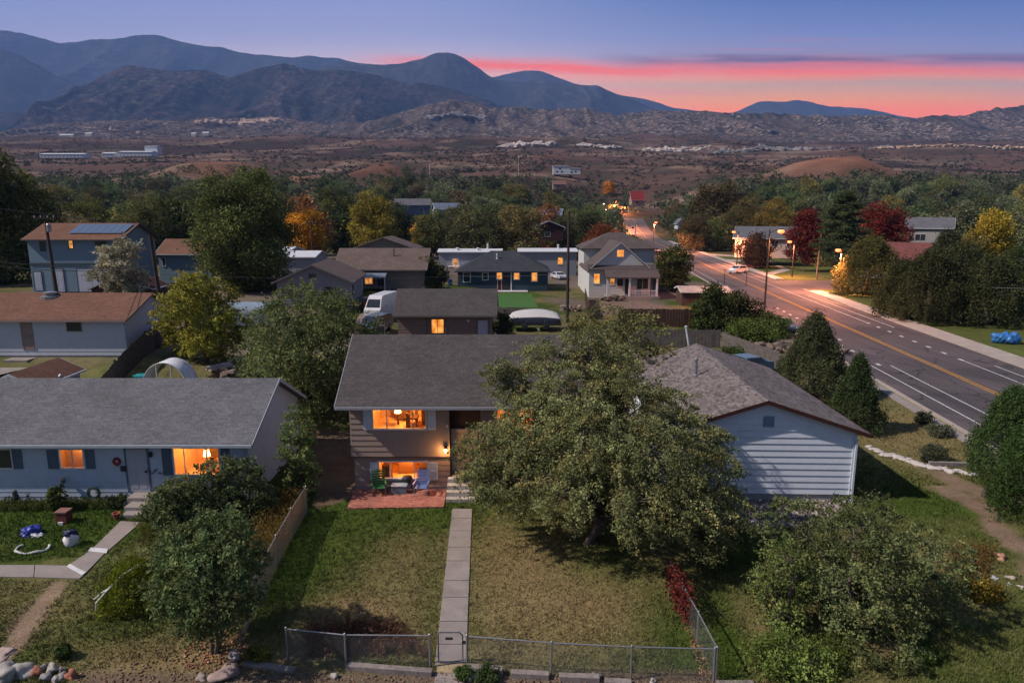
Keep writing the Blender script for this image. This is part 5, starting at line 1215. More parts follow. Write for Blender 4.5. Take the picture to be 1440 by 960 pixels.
q = PD(729, 225, 640); upole('pale slender pole on the brown plain', q.x, 640, topz(729, 218, 640) - tz(q.x, 640), 0, False, mat=WHITEBR); q = PD(604, 225, 640); upole('pale pole between the red mounds', q.x, 640, 12, 0, False, mat=WHITEBR)
BULB = glow_mat('sodium_bulb', (1, .13, .02), 3.6); LAMPO = (1, .33, .16)
def street_lamp(label, x, y, h, side, power, arm=1.6, group='street lamps along the main road'):
    t = thing('street_lamp', label, 'street lamp', (x, y, tz(x, y)), 0, group); b = MB(); b.tube([(0, 0, -.2), (0, 0, h)], [.15, .09], 8); b.build('pole', WOODP, t)
    b = MB(); b.tube([(0, 0, h - .5), (side * arm * .5, 0, h - .08), (side * arm, 0, h)], .045, 6); b.build('arm', DARKG, t)
    b = MB(); b.box(side * arm - .3, side * arm + .3, -.13, .13, h - .02, h + .12); hd = b.build('lamp_head', DARKG, t, bevel=.03)
    b = MB(); b.lathe((side * arm, 0, h - .5), [(.12, 0), (.38, .1), (.46, .28), (.34, .478)], 12); b.build('bulb', BULB, hd)
    l = bpy.data.lights.new('sodium_lamp', 'SPOT'); l.spot_size = R(160); l.spot_blend = .35; l.energy = power * 1.9; l.color = LAMPO; l.shadow_soft_size = .25; o = link('sodium_lamp', l, t); o.location = (side * arm, 0, h - .62)
    return t
street_lamp('tall street lamp on the near side of the road, lit orange', 34.3, 92, 10.9, -.0 + 1, 5500, 1.5)
q = PD(1032, 325, 172); street_lamp('lit street lamp in front of the beige building, left of its small tree', q.x + 1.2, 172, q.z - tz(q.x, 172), -1, 9000, 1.2)
q = PD(920, 312, 233); street_lamp('lit street lamp at the near kerb halfway along the road', q.x, 233, q.z - tz(q.x, 233), 1, 40000, .6)
for k, (px, py, D) in enumerate(((865, 283, 520), (868, 296, 430), (873, 297, 400))):
    q = PD(px, py, D); street_lamp(['highest of the far cluster of lit street lamps', 'lit street lamp in the far cluster, lower left', 'lit street lamp in the far cluster, lower right'][k], q.x, D, max(6, q.z - tz(q.x, D)), 1, 60000, .8)
q = PD(1184, 351, 113); street_lamp('low lit lamp beside the orange-lit cedar', q.x, 113, 7.3, -1, 11000, .6)
q = PD(1128, 365, 140); street_lamp('lit yard lamp left of the tall pine trunk', q.x - 1, 142, 7.5, -1, 7000, 1)
for (px, py, D, lab) in ((849, 287, 470, 'left upper'), (852, 295, 450, 'left lower')):
    q = PD(px, py, D); t = thing('traffic_light', 'white lit signal lamp at the far junction, ' + lab, 'lamp', (q.x, D, tz(q.x, D))); hh = max(4, q.z - tz(q.x, D)); b = MB(); b.tube([(0, 0, 0), (0, 0, hh)], .12, 6); b.build('pole', GALV, t); b = MB(); b.lathe((0, -.2, hh - .2), [(.1, 0), (.45, .3), (.1, .6)], 8); b.build('bulb', glow_mat('white_bulb', (1, .85, .75), 5), t)
for (px, py, hh, lab) in ((1018, 405, 3.3, 'left of two bare sign posts behind the fence shrubs'), (1049, 402, 2.6, 'right of two bare sign posts behind the fence shrubs')):
    q = G(px, py); t = thing('sign_post', lab, 'post', (q.x, q.y, 0)); b = MB(); b.tube([(0, 0, 0), (0, 0, hh)], .06, 6); b.build('post', DARKG, t); b = MB(); b.box(-.3, .3, -.02, .02, hh - .1, hh - .04); b.build('bracket', DARKG, t)
def wire(label, a, b_, sag, r=.02, mat=None):
    a = Vector(a); b_ = Vector(b_); pts = []
    for k in range(25):
        f = k / 24; p = a.lerp(b_, f); p.z -= sag * 4 * f * (1 - f); pts.append(p)
    o = MB().tube(pts, r, 5).build('power_line', mat or m_paint('grey_cable', (.12, .12, .12), .1)); tag(o, label, 'cable', 'overhead cables')
wire('overhead cable crossing high at the left edge', PD(-60, 286, 50), PD(430, 330, 140), .6)
wire('overhead cable in front of the blue house, upper of the pair', PD(-60, 362, 40), PD(211, 374, 56), .3, .025); wire('overhead cable in front of the blue house, lower of the pair', PD(-60, 366, 38), PD(211, 374, 56), .5, .025)
wire('overhead cable above the tan bungalow', PD(205, 385, 56), PD(640, 388, 90), .4, .018)
wire('overhead cable across the cedars at the right edge', PD(1150, 388, 137), PD(1560, 408, 60), .5, .03)
wire('overhead cable past the navy bungalow windows', PD(640, 388, 90), PD(800, 384, 82), .2, .018)
# ---------------------------------------------------------------- trees
def leaf_arrays(pts, size, rg, elong=.55, up=.3, tint=None, droop=0):
    n = len(pts); nrm = rg.normal(size=(n, 3)); nrm[:, 2] += up; nrm /= np.linalg.norm(nrm, axis=1)[:, None] + 1e-9
    a = rg.normal(size=(n, 3)); a[:, 2] -= droop; a -= nrm * (a * nrm).sum(1)[:, None]; a /= np.linalg.norm(a, axis=1)[:, None] + 1e-9
    b = np.cross(nrm, a); s = (size * rg.uniform(.6, 1.35, n))[:, None]
    V = np.stack([pts - a * s * .5, pts + b * s * elong * .5, pts + a * s * .5, pts - b * s * elong * .5], 1).reshape(-1, 3)
    F = np.arange(4 * n).reshape(n, 4); T = np.repeat(tint, 4, 0); return V, F, T
def crown_mesh(name, lobes, ncl, per, size, clr, seed, shell=.55, elong=.55, up=.3, warm=.15, flat=.75, droop=0, spray=0):
    rg = np.random.default_rng(seed); lb = np.array(lobes, float)
    if lb.shape[1] == 4: lb = np.column_stack([lb, lb[:, 3], lb[:, 3] * .85])
    wgt = lb[:, 3] * lb[:, 4]; wgt = wgt / wgt.sum(); C = []; LI = []
    while len(C) < ncl:
        i = rg.choice(len(lb), p=wgt); d = rg.normal(size=3); d /= np.linalg.norm(d)
        r = shell + (1 - shell) * rg.random() ** .6; p = lb[i, :3] + d * r * lb[i, 3:6]
        q = (((p - lb[:, :3]) / lb[:, 3:6]) ** 2).sum(1); q[i] = 9
        if q.min() < .35: continue
        C.append(p); LI.append(i)
    C = np.array(C); k = rg.uniform(.45, 1.5, ncl); cnt = rg.poisson(per * k) + 2
    idx = np.repeat(np.arange(ncl), cnt); off = rg.normal(size=(len(idx), 3)) * clr * np.array([1, 1, flat]); off *= (.6 + .7 * rg.random((ncl, 1)))[idx]
    if spray:
        cen = lb[:, :3].mean(0); dv = C - cen; dv[:, 2] *= .3; dv /= np.linalg.norm(dv, axis=1)[:, None] + 1e-6; dv += rg.normal(0, .45, dv.shape); dv[:, 2] -= rg.uniform(.1, 1.1, ncl); dv /= np.linalg.norm(dv, axis=1)[:, None] + 1e-6
        tt = rg.random(len(idx)) ** 1.2; off *= (.75 - .45 * tt)[:, None]; off += dv[idx] * (tt * clr * spray)[:, None] * rg.uniform(.5, 1.4, (ncl, 1))[idx]
    P = C[idx] + off; P[:, 2] -= droop * clr * rg.random(len(P)) * 1.5
    lt = np.clip(rg.normal(1, .17, len(lb)), .65, 1.4)[np.array(LI)]
    ct = np.clip(rg.normal(1, .26, ncl), .45, 1.8) * lt; cw = np.clip(rg.normal(warm, .22, ncl), 0, .9)
    T = np.column_stack([ct[idx] * rg.uniform(.72, 1.28, len(idx)), np.clip(cw[idx] + rg.normal(0, .1, len(idx)), 0, 1), np.zeros(len(idx))])
    V, F, T = leaf_arrays(P, size, rg, elong, up, T)
    return np_mesh(name, V, F, FOL, T), C
def limbs_mesh(name, base, lobes, C, r0, seed, stems=1, spread=.3, ntw=90, fork=.35):
    rr = random.Random(seed); m = MB(); base = Vector(base)
    tops = []
    zc = min(l[2] for l in lobes)
    for s_ in range(stems):
        b0 = base + Vector((rr.uniform(-1, 1), rr.uniform(-1, 1), 0)) * spread * .3 * (stems > 1)
        cen = Vector((sum(l[0] for l in lobes) / len(lobes), sum(l[1] for l in lobes) / len(lobes), 0))
        tp = b0.lerp(cen, .35); tp.z = base.z + (zc - base.z) * fork + .3; tp += Vector((rr.uniform(-1, 1), rr.uniform(-1, 1), 0)) * spread * (stems > 1)
        k = r0 * (1 if stems == 1 else .6)
        m.tube([b0 - Vector((0, 0, .2)), b0.lerp(tp, .15) , b0.lerp(tp, .55) + Vector((rr.uniform(-.1, .1), rr.uniform(-.1, .1), 0)), tp], [k * 1.35, k, k * .85, k * .75], 8); tops.append(tp)
    for i, l in enumerate(lobes):
        c = Vector(l[:3]); t0 = tops[i % stems]; mid = t0.lerp(c, .5) + Vector((rr.uniform(-.25, .25), rr.uniform(-.25, .25), .25)) * (c - t0).length * .3
        m.tube([t0, mid, c], [r0 * .5, r0 * .3, r0 * .12], 6)
        near = [Vector(p) for p in C if (Vector(p) - c).length < l[3] * 1.3]; rr.shuffle(near)
        for p in near[:max(2, ntw // len(lobes))]: m.tube([mid.lerp(c, .7), (mid.lerp(c, .8) + p) / 2 + Vector((0, 0, .1)), p], [r0 * .14, r0 * .09, r0 * .05], 4, cap=False)
    return m.mesh(name, BARK, smooth=True)
def plant(kind, label, cat, loc, crown, trunk, col, rz=0, sc_=(1, 1, 1), group=None):
    t = thing(kind, label, cat, loc, rz, group); t.scale = sc_
    if trunk: link('trunk', trunk, t)
    c = link('crown', crown, t); c.color = (col[0] * 1.2, col[1] * 1.18, col[2] * .98, 1); return t
def bare(kind, label, cat, loc, crown, col, rz=0, sc_=(1, 1, 1), group=None):
    o = link(kind, crown); o.location = loc; o.rotation_euler = (0, 0, rz); o.scale = sc_; o.color = (*col, 1); return tag(o, label, cat, group)

# ---- the big tree on the front lawn
HL = [(-.5, 26.2, 3.6, 1.6), (.9, 27.4, 4.7, 1.6), (.1, 24.6, 3.1, 1.4), (2.7, 27.8, 5.6, 1.6), (2.6, 25.2, 4.7, 1.7), (2.0, 23.6, 3.1, 1.25), (4.9, 27.4, 5.2, 1.8), (5.0, 24.4, 4.2, 1.7),
      (4.4, 22.7, 2.8, 1.3), (6.7, 26.2, 4.0, 1.6), (7.5, 25.0, 3.2, 1.3), (6.3, 23.6, 2.9, 1.35), (4.3, 29.6, 6.2, 1.4), (6.5, 28.6, 4.7, 1.3), (-1.0, 25.2, 2.9, .9), (3.4, 26.4, 3.6, 1.6), (1.0, 25.6, 4.1, 1.3), (7.6, 26.6, 3.9, 1.0), (.3, 29.0, 5.9, .8), (1.4, 29.4, 6.9, .9), (-.4, 28.8, 6.3, .7), (2.6, 29.8, 7.1, .9), (7.9, 24.2, 2.5, .8), (5.6, 22.9, 2.3, .8), (7.4, 23.4, 2.0, .85), (6.6, 22.5, 1.8, .8), (3.4, 29.9, 7.3, .9)]
HO = Vector((3.1, 25.4, 0)); hl = [(a - HO.x, b - HO.y, c, r) for a, b, c, r in HL]
cm, C = crown_mesh('big_crown', hl, 1900, 92, .1, .17, 101, shell=.45, up=.5, warm=.12, droop=.4, spray=4.5)
tm = limbs_mesh('big_trunk', (0, 0, 0), hl, C, .26, 5, stems=2, spread=.5, ntw=320)
plant('crabapple_tree', 'huge spreading olive-green tree on the lawn right of the front walk', 'tree', HO, cm, tm, (.18, .205, .11))
def single(kind, label, cat, px, D, base_py_z, height, r, lobes_n, ncl, per, size, clr, col, seed, z=None, stems=1, low=.25, r0=.14, flatness=.8, x=None, warm=.15, rnd=.55, up=.3, cone=0, ntw=80, rx=1, ry=1, elong=.55, droop=0, spray=0):
    rr = random.Random(seed); x = PD(px, 480, D).x if x is None else x; z = tz(x, D) if z is None else z; lobes = []
    for k in range(lobes_n):
        f = (k + .5) / lobes_n; h = low + (1 - low) * f; a = k * 2.4 + rr.uniform(-.5, .5)
        if cone: w = (1 - f) ** .8 * (1 - .0) + .12
        else: w = math.sin(math.pi * min(1, .18 + .72 * f)) ** .8
        q = r * rnd * w * rr.uniform(.75, 1.15); lr = r * (1 - rnd) * (.75 + .5 * w) * rr.uniform(.85, 1.15)
        lobes.append((q * math.cos(a) * rx, q * math.sin(a) * ry, height * h - lr * .55, lr, lr, lr * flatness))
    c, C = crown_mesh(kind + '_crown', lobes, ncl, per, size, clr, seed, warm=warm, up=up, elong=elong, droop=droop, spray=spray)
    t = limbs_mesh(kind + '_trunk', (0, 0, 0), [l[:4] for l in lobes], C, r0, seed, stems=stems, spread=r * .25, ntw=ntw)
    return plant(kind, label, cat, (x, D, z), c, t, col)
single('shade_tree', 'dense olive tree behind the brown split-level house, seen over its roof', 'tree', 868, 45, 0, 6.9, 4.0, 10, 700, 30, .2, .27, (.16, .17, .085), 11, spray=3)
single('fruit_tree', 'broad leafy green tree in the shade at the lower right', 'tree', 1240, 20.4, 0, 3.95, 3.0, 13, 1000, 42, .10, .16, (.115, .15, .075), 12, spray=2.6, stems=4, low=.2, rnd=.66, flatness=.85, rx=1.05)
single('fruit_tree', 'slender pale green young tree left of the broad lower-right tree', 'tree', 1128, 19.6, 0, 3.2, 1.05, 8, 170, 26, .11, .13, (.13, .18, .07), 13, stems=2, low=.1)
single('shrub', 'bright green low bush under the slender young tree', 'shrub', 1150, 17.6, 0, 1.1, 1.35, 7, 260, 26, .1, .13, (.13, .19, .06), 14, stems=3, low=.1, r0=.04)
single('ornamental_tree', 'round dark green multi-stemmed tree at the lower left', 'tree', 262, 18.6, 0, 4.2, 1.7, 14, 900, 32, .105, .14, (.11, .16, .08), 15, spray=2.2,  stems=5, low=.5, r0=.09, rnd=.55)
single('shrub', 'dark green bush left of the lit window of the ranch house', 'shrub', 232, 27.0, 0, 2.1, 1.35, 8, 420, 28, .13, .16, (.095, .13, .07), 16, spray=2,  stems=3, low=.15, r0=.05)
single('shrub', 'larger dark green bush covering the corner of the lit picture window', 'shrub', 306, 27.6, 0, 2.75, 1.6, 10, 620, 28, .13, .17, (.09, .125, .068), 17, spray=2,  stems=3, low=.12, r0=.05)
single('columnar_tree', 'slim leafy green column between the ranch house and the fence', 'tree', 412, 30.0, 0, 4.4, .75, 12, 260, 26, .12, .15, (.13, .18, .08), 18, spray=2,  stems=1, low=.05, r0=.06, rnd=.3)
single('elm_tree', 'wide feathery green tree between the ranch house and split-level roof', 'tree', 436, 42, 0, 7.9, 4.5, 15, 1500, 34, .17, .26, (.12, .155, .075), 19, stems=4, low=.22, r0=.15, up=.2, spray=4, rnd=.62)
single('locust_tree', 'yellow-green tree with pale trunk right of the white garage', 'tree', 284, 48.5, 0, 6.6, 2.9, 11, 750, 30, .2, .26, (.22, .225, .055), 20, stems=2, low=.3, r0=.16, warm=.05, spray=3.2, rnd=.64)
single('olive_tree', 'silvery grey tree in front of the two-storey blue house', 'tree', 180, 70, 0, 7.3, 2.6, 9, 520, 28, .24, .3, (.3, .31, .27), 21, stems=2, low=.35, r0=.13, spray=2.5, rnd=.62)
single('cottonwood', 'huge dark tree at the far left edge, taller than the blue house', 'tree', 10, 100, 0, 19.0, 7.6, 14, 1500, 30, .42, .62, (.08, .10, .042), 22, low=.15, r0=.4)
single('cottonwood', 'large dark green tree behind the yellow-green one, centre left', 'tree', 350, 90, 0, 15.6, 6.8, 17, 1500, 32, .36, .55, (.10, .13, .055), 23, rnd=.66, low=.12, r0=.38)
def juniper(label, px, D, h, r, seed, col, ncl=900, per=24, size=.15, kind='juniper', z=None, lean=0, cat='tree', power=.8, trunk=True, low=.0):
    rg = np.random.default_rng(seed); x = PD(px, 480, D).x; z = tz(x, D) if z is None else z
    f = rg.random(ncl) ** .8; a = rg.random(ncl) * 2 * np.pi
    prof = np.clip(np.minimum((f + .12) / .25, 1), 0, 1) * (1 - f) ** power + .04
    lob = 1 + .16 * np.sin(a * 5 + f * 9 + seed) + .12 * np.sin(a * 3 - f * 14)
    q = r * prof * lob * (.72 + .28 * rg.random(ncl) ** .5)
    C = np.column_stack([q * np.cos(a), q * np.sin(a), low * h + f * h * (1 - low)]); cnt = rg.poisson(per, ncl); idx = np.repeat(np.arange(ncl), cnt)
    P = C[idx] + rg.normal(size=(len(idx), 3)) * np.array([.09, .09, .2]) * size / .15 * 1.2
    ct = np.clip(rg.normal(1, .22, ncl), .5, 1.5)
    T = np.column_stack([ct[idx] * rg.uniform(.7, 1.3, len(idx)), np.clip(rg.normal(.08, .12, len(idx)), 0, 1), np.zeros(len(idx))])
    V, F, T = leaf_arrays(P, size, rg, .35, .1, T); cm = np_mesh('juniper_crown', V, F, FOL, T)
    m = MB(); m.tube([(lean, 0, -.2), (lean * .5, 0, h * .3), (0, 0, h * .85)], [.16 * r / 1.5, .12 * r / 1.5, .03], 8)
    for k in range(24):
        ff = .12 + .7 * k / 24; aa = k * 2.4; m.tube([(0, 0, ff * h), (r * .7 * (1 - ff) * math.cos(aa), r * .7 * (1 - ff) * math.sin(aa), ff * h + .15)], [.04, .01], 4, cap=False)
    return plant(kind, label, cat, (x, D, z), cm, m.mesh('juniper_trunk', BARK, True), col)
juniper('large bushy dark juniper between the taupe roof and the road', 1146, 47.5, 5.7, 2.75, 31, (.07, .085, .05), 1500, 26, .17, power=.72)
juniper('dense pointed juniper right of the taupe roof', 1212, 40, 4.4, 1.7, 32, (.052, .078, .038), 1100, 26, .14, power=.85)
juniper('dark green juniper with bare slanting trunk at the right edge', 1441, 30, 5.0, 1.75, 33, (.055, .098, .04), 1300, 26, .13, power=.6, lean=-.9, low=.2)
juniper('dark green juniper crown at the right edge, nearer and lower', 1488, 27.5, 4.4, 1.8, 34, (.045, .085, .03), 900, 24, .13, power=.45)
j = juniper('golden-green spreading juniper mound beside the lower-left tree', 150, 21, 1.45, 1.05, 35, (.12, .15, .02), 420, 26, .1, power=.35, cat='shrub')
# pine, cedars right of the road
def pine(label, px, D, h, r, seed, col, ncl=700, kind='pine_tree', z=None):
    rg = np.random.default_rng(seed); x = PD(px, 480, D).x; z = tz(x, D) if z is None else z; P = []; m = MB(); m.tube([(0, 0, -.3), (.1, 0, h * .5), (0, 0, h * .97)], [.34, .22, .04], 8); Cs = []
    nb = 75
    for k in range(nb):
        f = .16 + .82 * k / nb; a = k * 2.4 + rg.uniform(-.4, .4); ln = r * (1 - f) ** .62 * rg.uniform(.6, 1.15) * (1 if f > .26 else .75); z0_ = f * h
        tip = np.array([ln * math.cos(a), ln * math.sin(a), z0_ - .1 * ln + rg.uniform(-.2, .3)]); m.tube([(0, 0, z0_), tuple(tip)], [.07, .015], 4, cap=False)
        for q in np.linspace(.35, 1, 7): Cs.append(tip * [q, q, 0] + [0, 0, z0_ + (tip[2] - z0_) * q + rg.uniform(-.1, .2)] + rg.normal(size=3) * [.35, .35, .12])
    C = np.array(Cs); idx = np.repeat(np.arange(len(C)), 60); P = C[idx] + rg.normal(size=(len(idx), 3)) * [.5, .5, .13]
    ct = np.clip(rg.normal(1, .22, len(C)), .5, 1.5); T = np.column_stack([ct[idx] * rg.uniform(.7, 1.3, len(idx)), np.clip(rg.normal(.1, .15, len(idx)), 0, 1), np.zeros(len(idx))])
    V, F, T = leaf_arrays(P, .42, rg, .4, .5, T)
    return plant(kind, label, 'tree', (x, D, z), np_mesh('pine_crown', V, F, FOL, T), m.mesh('pine_trunk', BARK, True), col)
pine('tall dark pine lit orange from below, by the side-street corner', 1172, 136, 17.5, 7.8, 41, (.06, .085, .045))
juniper('broad cedar lit bright orange at the side-street corner', 1213, 110, 8.6, 5.2, 42, (.10, .10, .04), 1400, 24, .36, kind='cedar', power=.5)
single('maple_tree', 'dark red tree left of the tall pine', 'tree', 1122, 156, 0, 14, 3.9, 8, 420, 24, .5, .65, (.13, .03, .026), 43)
single('maple_tree', 'broad crimson tree right of the tall pine', 'tree', 1226, 150, 0, 15, 5.6, 10, 620, 26, .5, .68, (.13, .028, .025), 44)
single('small_tree', 'small dark round tree between the two orange lamps', 'tree', 1055, 166, 0, 8.5, 4.2, 8, 420, 24, .42, .55, (.085, .05, .035), 45)
single('cottonwood', 'massive brownish tree beside the road, left of the beige building', 'tree', 1003, 288, 0, 25, 12.5, 14, 1300, 26, .9, 1.2, (.085, .072, .04), 46, low=.1, r0=.6)
single('maple_tree', 'rust-orange tree behind the farmhouse roof', 'tree', 850, 185, 0, 10, 5.8, 8, 480, 24, .48, .6, (.24, .09, .05), 47)
single('shrub', 'yellow-green rounded tree right behind the farmhouse roof', 'tree', 885, 170, 0, 7.5, 4.4, 7, 380, 24, .42, .55, (.16, .15, .04), 48)
single('shade_tree', 'round olive tree between the farmhouse and the road', 'tree', 942, 116, 0, 7.6, 3.7, 9, 520, 26, .34, .42, (.075, .085, .035), 49)
single('poplar', 'yellow-green spire of leaves among the cedars at right', 'tree', 1376, 112, 0, 13.5, 2.9, 9, 460, 26, .4, .5, (.26, .21, .035), 50, rnd=.35)
single('poplar', 'pale olive tree left of the yellow spire', 'tree', 1345, 108, 0, 9.5, 3.8, 9, 480, 26, .38, .48, (.19, .165, .06), 51)
for k, (px, D, h, r, c_, lab) in enumerate(((1262, 86, 6.6, 3.2, (.05, .06, .03), 'dark cedar bush nearest the side street, first of the row'), (1300, 82, 8.2, 3.9, (.055, .06, .032), 'tall brownish cedar, second of the row along the far sidewalk'),
        (1340, 84, 9.0, 4.2, (.055, .065, .034), 'dark cedar in the middle of the row along the far sidewalk'), (1382, 80, 7.6, 4.0, (.06, .07, .035), 'grey-green cedar left of the blue tarpaulin'), (1425, 88, 8.4, 4.4, (.05, .075, .032), 'green cedar behind the blue tarpaulin'), (1318, 98, 10.0, 3.3, (.045, .055, .03), 'slim dark cedar standing behind the row'), (1470, 84, 8.5, 4.4, (.045, .07, .03), 'cedar cut by the right edge'))):
    juniper(lab, px, D, h, r, 60 + k, c_, 900, 22, .3, kind='cedar', power=.42)
single('shrub', 'dark leafy bush in front of the red-brown fence', 'shrub', 1003, 77, 0, 5.2, 2.3, 8, 380, 24, .28, .34, (.05, .075, .03), 71, stems=3, low=.1)
single('shrub', 'dark reddish-green bush right of the one at the fence', 'shrub', 1040, 76, 0, 4.4, 2.7, 8, 420, 24, .28, .34, (.055, .06, .032), 72, stems=3, low=.1)
single('shrub', 'low bright green bush on the bank below the sign posts', 'shrub', 1052, 69, 0, 2.6, 2.6, 8, 380, 24, .22, .28, (.085, .13, .04), 73, stems=4, low=.1, flatness=.6)
single('shrub', 'green bush on the bank, right beside the lamp pole', 'shrub', 1085, 72, 0, 2.6, 1.9, 7, 260, 24, .22, .28, (.07, .10, .035), 74, stems=3, low=.1)
single('shrub', 'small green shrub behind the taupe roof near the old blue car', 'shrub', 1030, 59, 0, 1.6, 1.2, 6, 180, 24, .16, .2, (.06, .09, .035), 75, stems=3, low=.1)
single('small_tree', 'small dark tree between the tan bungalow and the navy bungalow', 'tree', 605, 100, 0, 5.6, 2.5, 8, 380, 24, .3, .38, (.07, .08, .035), 76, stems=2, low=.2)
single('evergreen_shrub', 'dark upright evergreen against the right wall of the brown garage', 'shrub', 707, 66, 0, 3.6, 1.0, 7, 240, 24, .2, .24, (.04, .055, .03), 77, low=.05, rnd=.35)
single('aspen', 'golden yellow tree behind the utility pole, centre left', 'tree', 438, 146, 0, 10.5, 4.6, 9, 520, 26, .45, .55, (.38, .21, .03), 78)
single('aspen', 'small round golden-orange tree above the tan bungalow', 'tree', 599, 205, 0, 10.5, 3.0, 7, 380, 26, .45, .5, (.50, .25, .01), 79, rnd=.3)
single('locust_tree', 'yellow-olive tree above the brown roofed bungalow', 'tree', 530, 168, 0, 15, 5.8, 10, 620, 26, .5, .62, (.21, .19, .045), 80)
single('willow', 'pale sage-green tree behind the white-roofed homes', 'tree', 730, 168, 0, 15, 6.2, 10, 700, 26, .5, .65, (.18, .17, .085), 81)
single('willow', 'grey-green tree left of the pale sage one', 'tree', 672, 165, 0, 12.5, 6.8, 10, 620, 26, .5, .65, (.095, .105, .06), 82)
single('ash_tree', 'mid-green tree left of the yellow-olive one', 'tree', 480, 195, 0, 17.5, 6.6, 10, 620, 26, .55, .7, (.085, .10, .045), 83)

# ---- the wood beyond the town: shared meshes, one object per tree
VAR = []
for k in range(7):
    rr = random.Random(200 + k); n = rr.randint(7, 10); lobes = []
    for i in range(n):
        f = (i + .5) / n; a = i * 2.4 + rr.uniform(-.6, .6); w = math.sin(math.pi * min(1, .2 + .68 * f)) ** .8; q = 2.5 * w * rr.uniform(.7, 1.2); lr = 2.0 * (.7 + .5 * w) * rr.uniform(.8, 1.2)
        lobes.append((q * math.cos(a), q * math.sin(a), 1.8 + 7.6 * f - lr * .35, lr))
    cm, C = crown_mesh('wood_crown', lobes, 420, 17, .44, .52, 300 + k, warm=.15)
    VAR.append((cm, limbs_mesh('wood_trunk', (0, 0, 0), lobes, C, .2, 400 + k, ntw=20)))
KEEP = [(35, 305, 217, 410, 84), (215, 338, 250, 388, 98), (385, 358, 602, 425, 90), (500, 333, 590, 350, 128), (610, 342, 812, 412, 145), (810, 325, 932, 425, 118), (1024, 305, 1120, 368, 170), (1255, 308, 1322, 345, 160), (1205, 333, 1290, 388, 128),
        (1392, 348, 1440, 385, 118), (940, 350, 1130, 400, 225), (570, 288, 596, 300, 240), (622, 284, 640, 304, 230), (752, 308, 794, 338, 190), (780, 256, 792, 264, 420), (888, 268, 908, 286, 395), (876, 300, 905, 318, 330), (900, 312, 940, 345, 300), (952, 318, 966, 324, 300),
        (584, 290, 614, 326, 205), (412, 312, 478, 362, 146), (500, 280, 560, 338, 168), (702, 284, 765, 345, 168), (1100, 270, 1255, 395, 150), (1325, 305, 1400, 380, 112), (812, 298, 892, 330, 185), (430, 310, 445, 360, 140)]
KIND = [((.06, .085, .042), 'dark green tree'), ((.095, .115, .05), 'olive green tree'), ((.10, .09, .055), 'brownish green tree'), ((.10, .125, .08), 'grey-green tree'), ((.14, .135, .05), 'yellowing green tree'), ((.045, .06, .035), 'very dark tree'), ((.15, .075, .04), 'rust-coloured tree')]
KW = [.27, .26, .14, .16, .045, .1, .025]
def ppt(x, y, z): f = y * CP - (z - H) * SP; return 720 + 960 * x / f, 480 - 960 * ((z - H) * CP + y * SP) / f
placed = []; cnts = {}
rr = random.Random(99); tries = 0
while len(placed) < 296 and tries < 60000:
    tries += 1; y = 122 + (470 - 122) * rr.random() ** .85; px = rr.uniform(-70, 1510); x = (px - 720) / 960 * y
    if abs(x - float(roadx(y))) < 12: continue
    h = rr.uniform(9.5, 16) * (1 + (y > 300) * .08); z = tz(x, y); r = h * .42
    if ppt(x, y, z + h)[1] < 233 + 7 * math.sin(px / 60) + 5 * math.sin(px / 23): continue
    pb, pt_ = ppt(x, y, z), ppt(x, y, z + h); wp = r / y * 960
    if any(pb[0] + wp > k[0] and pb[0] - wp < k[2] and pt_[1] < k[3] and pb[1] > k[1] and y < k[4] + 12 for k in KEEP): continue
    if y < 175 and 560 < px < 1000: continue
    if any((x - a) ** 2 + (y - b) ** 2 < (.62 * (r + c)) ** 2 for a, b, c in placed): continue
    placed.append((x, y, r)); k = rr.choices(range(7), KW)[0]
    if fbm(px / 90, y / 60, 2, 5) > .6 and k in (1, 4): k = 0
    band = 'in the far wood' if y > 330 else 'in the wood beyond the houses'; side = 'left of the golden trees' if px < 440 else ('above the bungalows' if px < 860 else 'right of the main road')
    col, nm = KIND[k]; v = VAR[rr.randrange(7)]; s = h / 10; cs = rr.uniform(1.0, 1.6)
    o = plant('wood_tree', '%s %s, %s' % (nm, band, side), 'tree', (x, y, z - .2), v[0], v[1], tuple(c * cs for c in col), rr.uniform(0, 6.28), (s * rr.uniform(.95, 1.3), s * rr.uniform(.95, 1.3), s), '%ss %s %s' % (nm, band, side))
# far fringe and scrub: one mass each
rg = np.random.default_rng(55)
def scatter(name, n, fx, size, per, clr, colf, seed):
    rg = np.random.default_rng(seed); C = fx(n, rg); idx = np.repeat(np.arange(len(C)), per); R_ = C[idx, 3:4]
    P = C[idx, :3] + rg.normal(size=(len(idx), 3)) * R_ * np.array([.5, .5, .32]); P[:, 2] += R_[:, 0] * .3
    ct = np.clip(rg.normal(1, .25, len(C)), .5, 1.6); T = np.column_stack([ct[idx] * rg.uniform(.7, 1.3, len(idx)), np.clip(rg.normal(.15, .2, len(idx)), 0, 1), np.zeros(len(idx))])
    V = []; n_ = len(idx); s = R_[:, 0] * size
    nrm = rg.normal(size=(n_, 3)); nrm[:, 1] -= .8; nrm /= np.linalg.norm(nrm, axis=1)[:, None]; a = rg.normal(size=(n_, 3)); a -= nrm * (a * nrm).sum(1)[:, None]; a /= np.linalg.norm(a, axis=1)[:, None]; b = np.cross(nrm, a); s = s[:, None]
    V = np.stack([P - a * s, P + b * s, P + a * s, P - b * s], 1).reshape(-1, 3)
    o = link(name, np_mesh(name, V, np.arange(4 * n_).reshape(-1, 4), FOL, np.repeat(T, 4, 0))); o.color = (*colf, 1); return tag(o, kind='stuff')
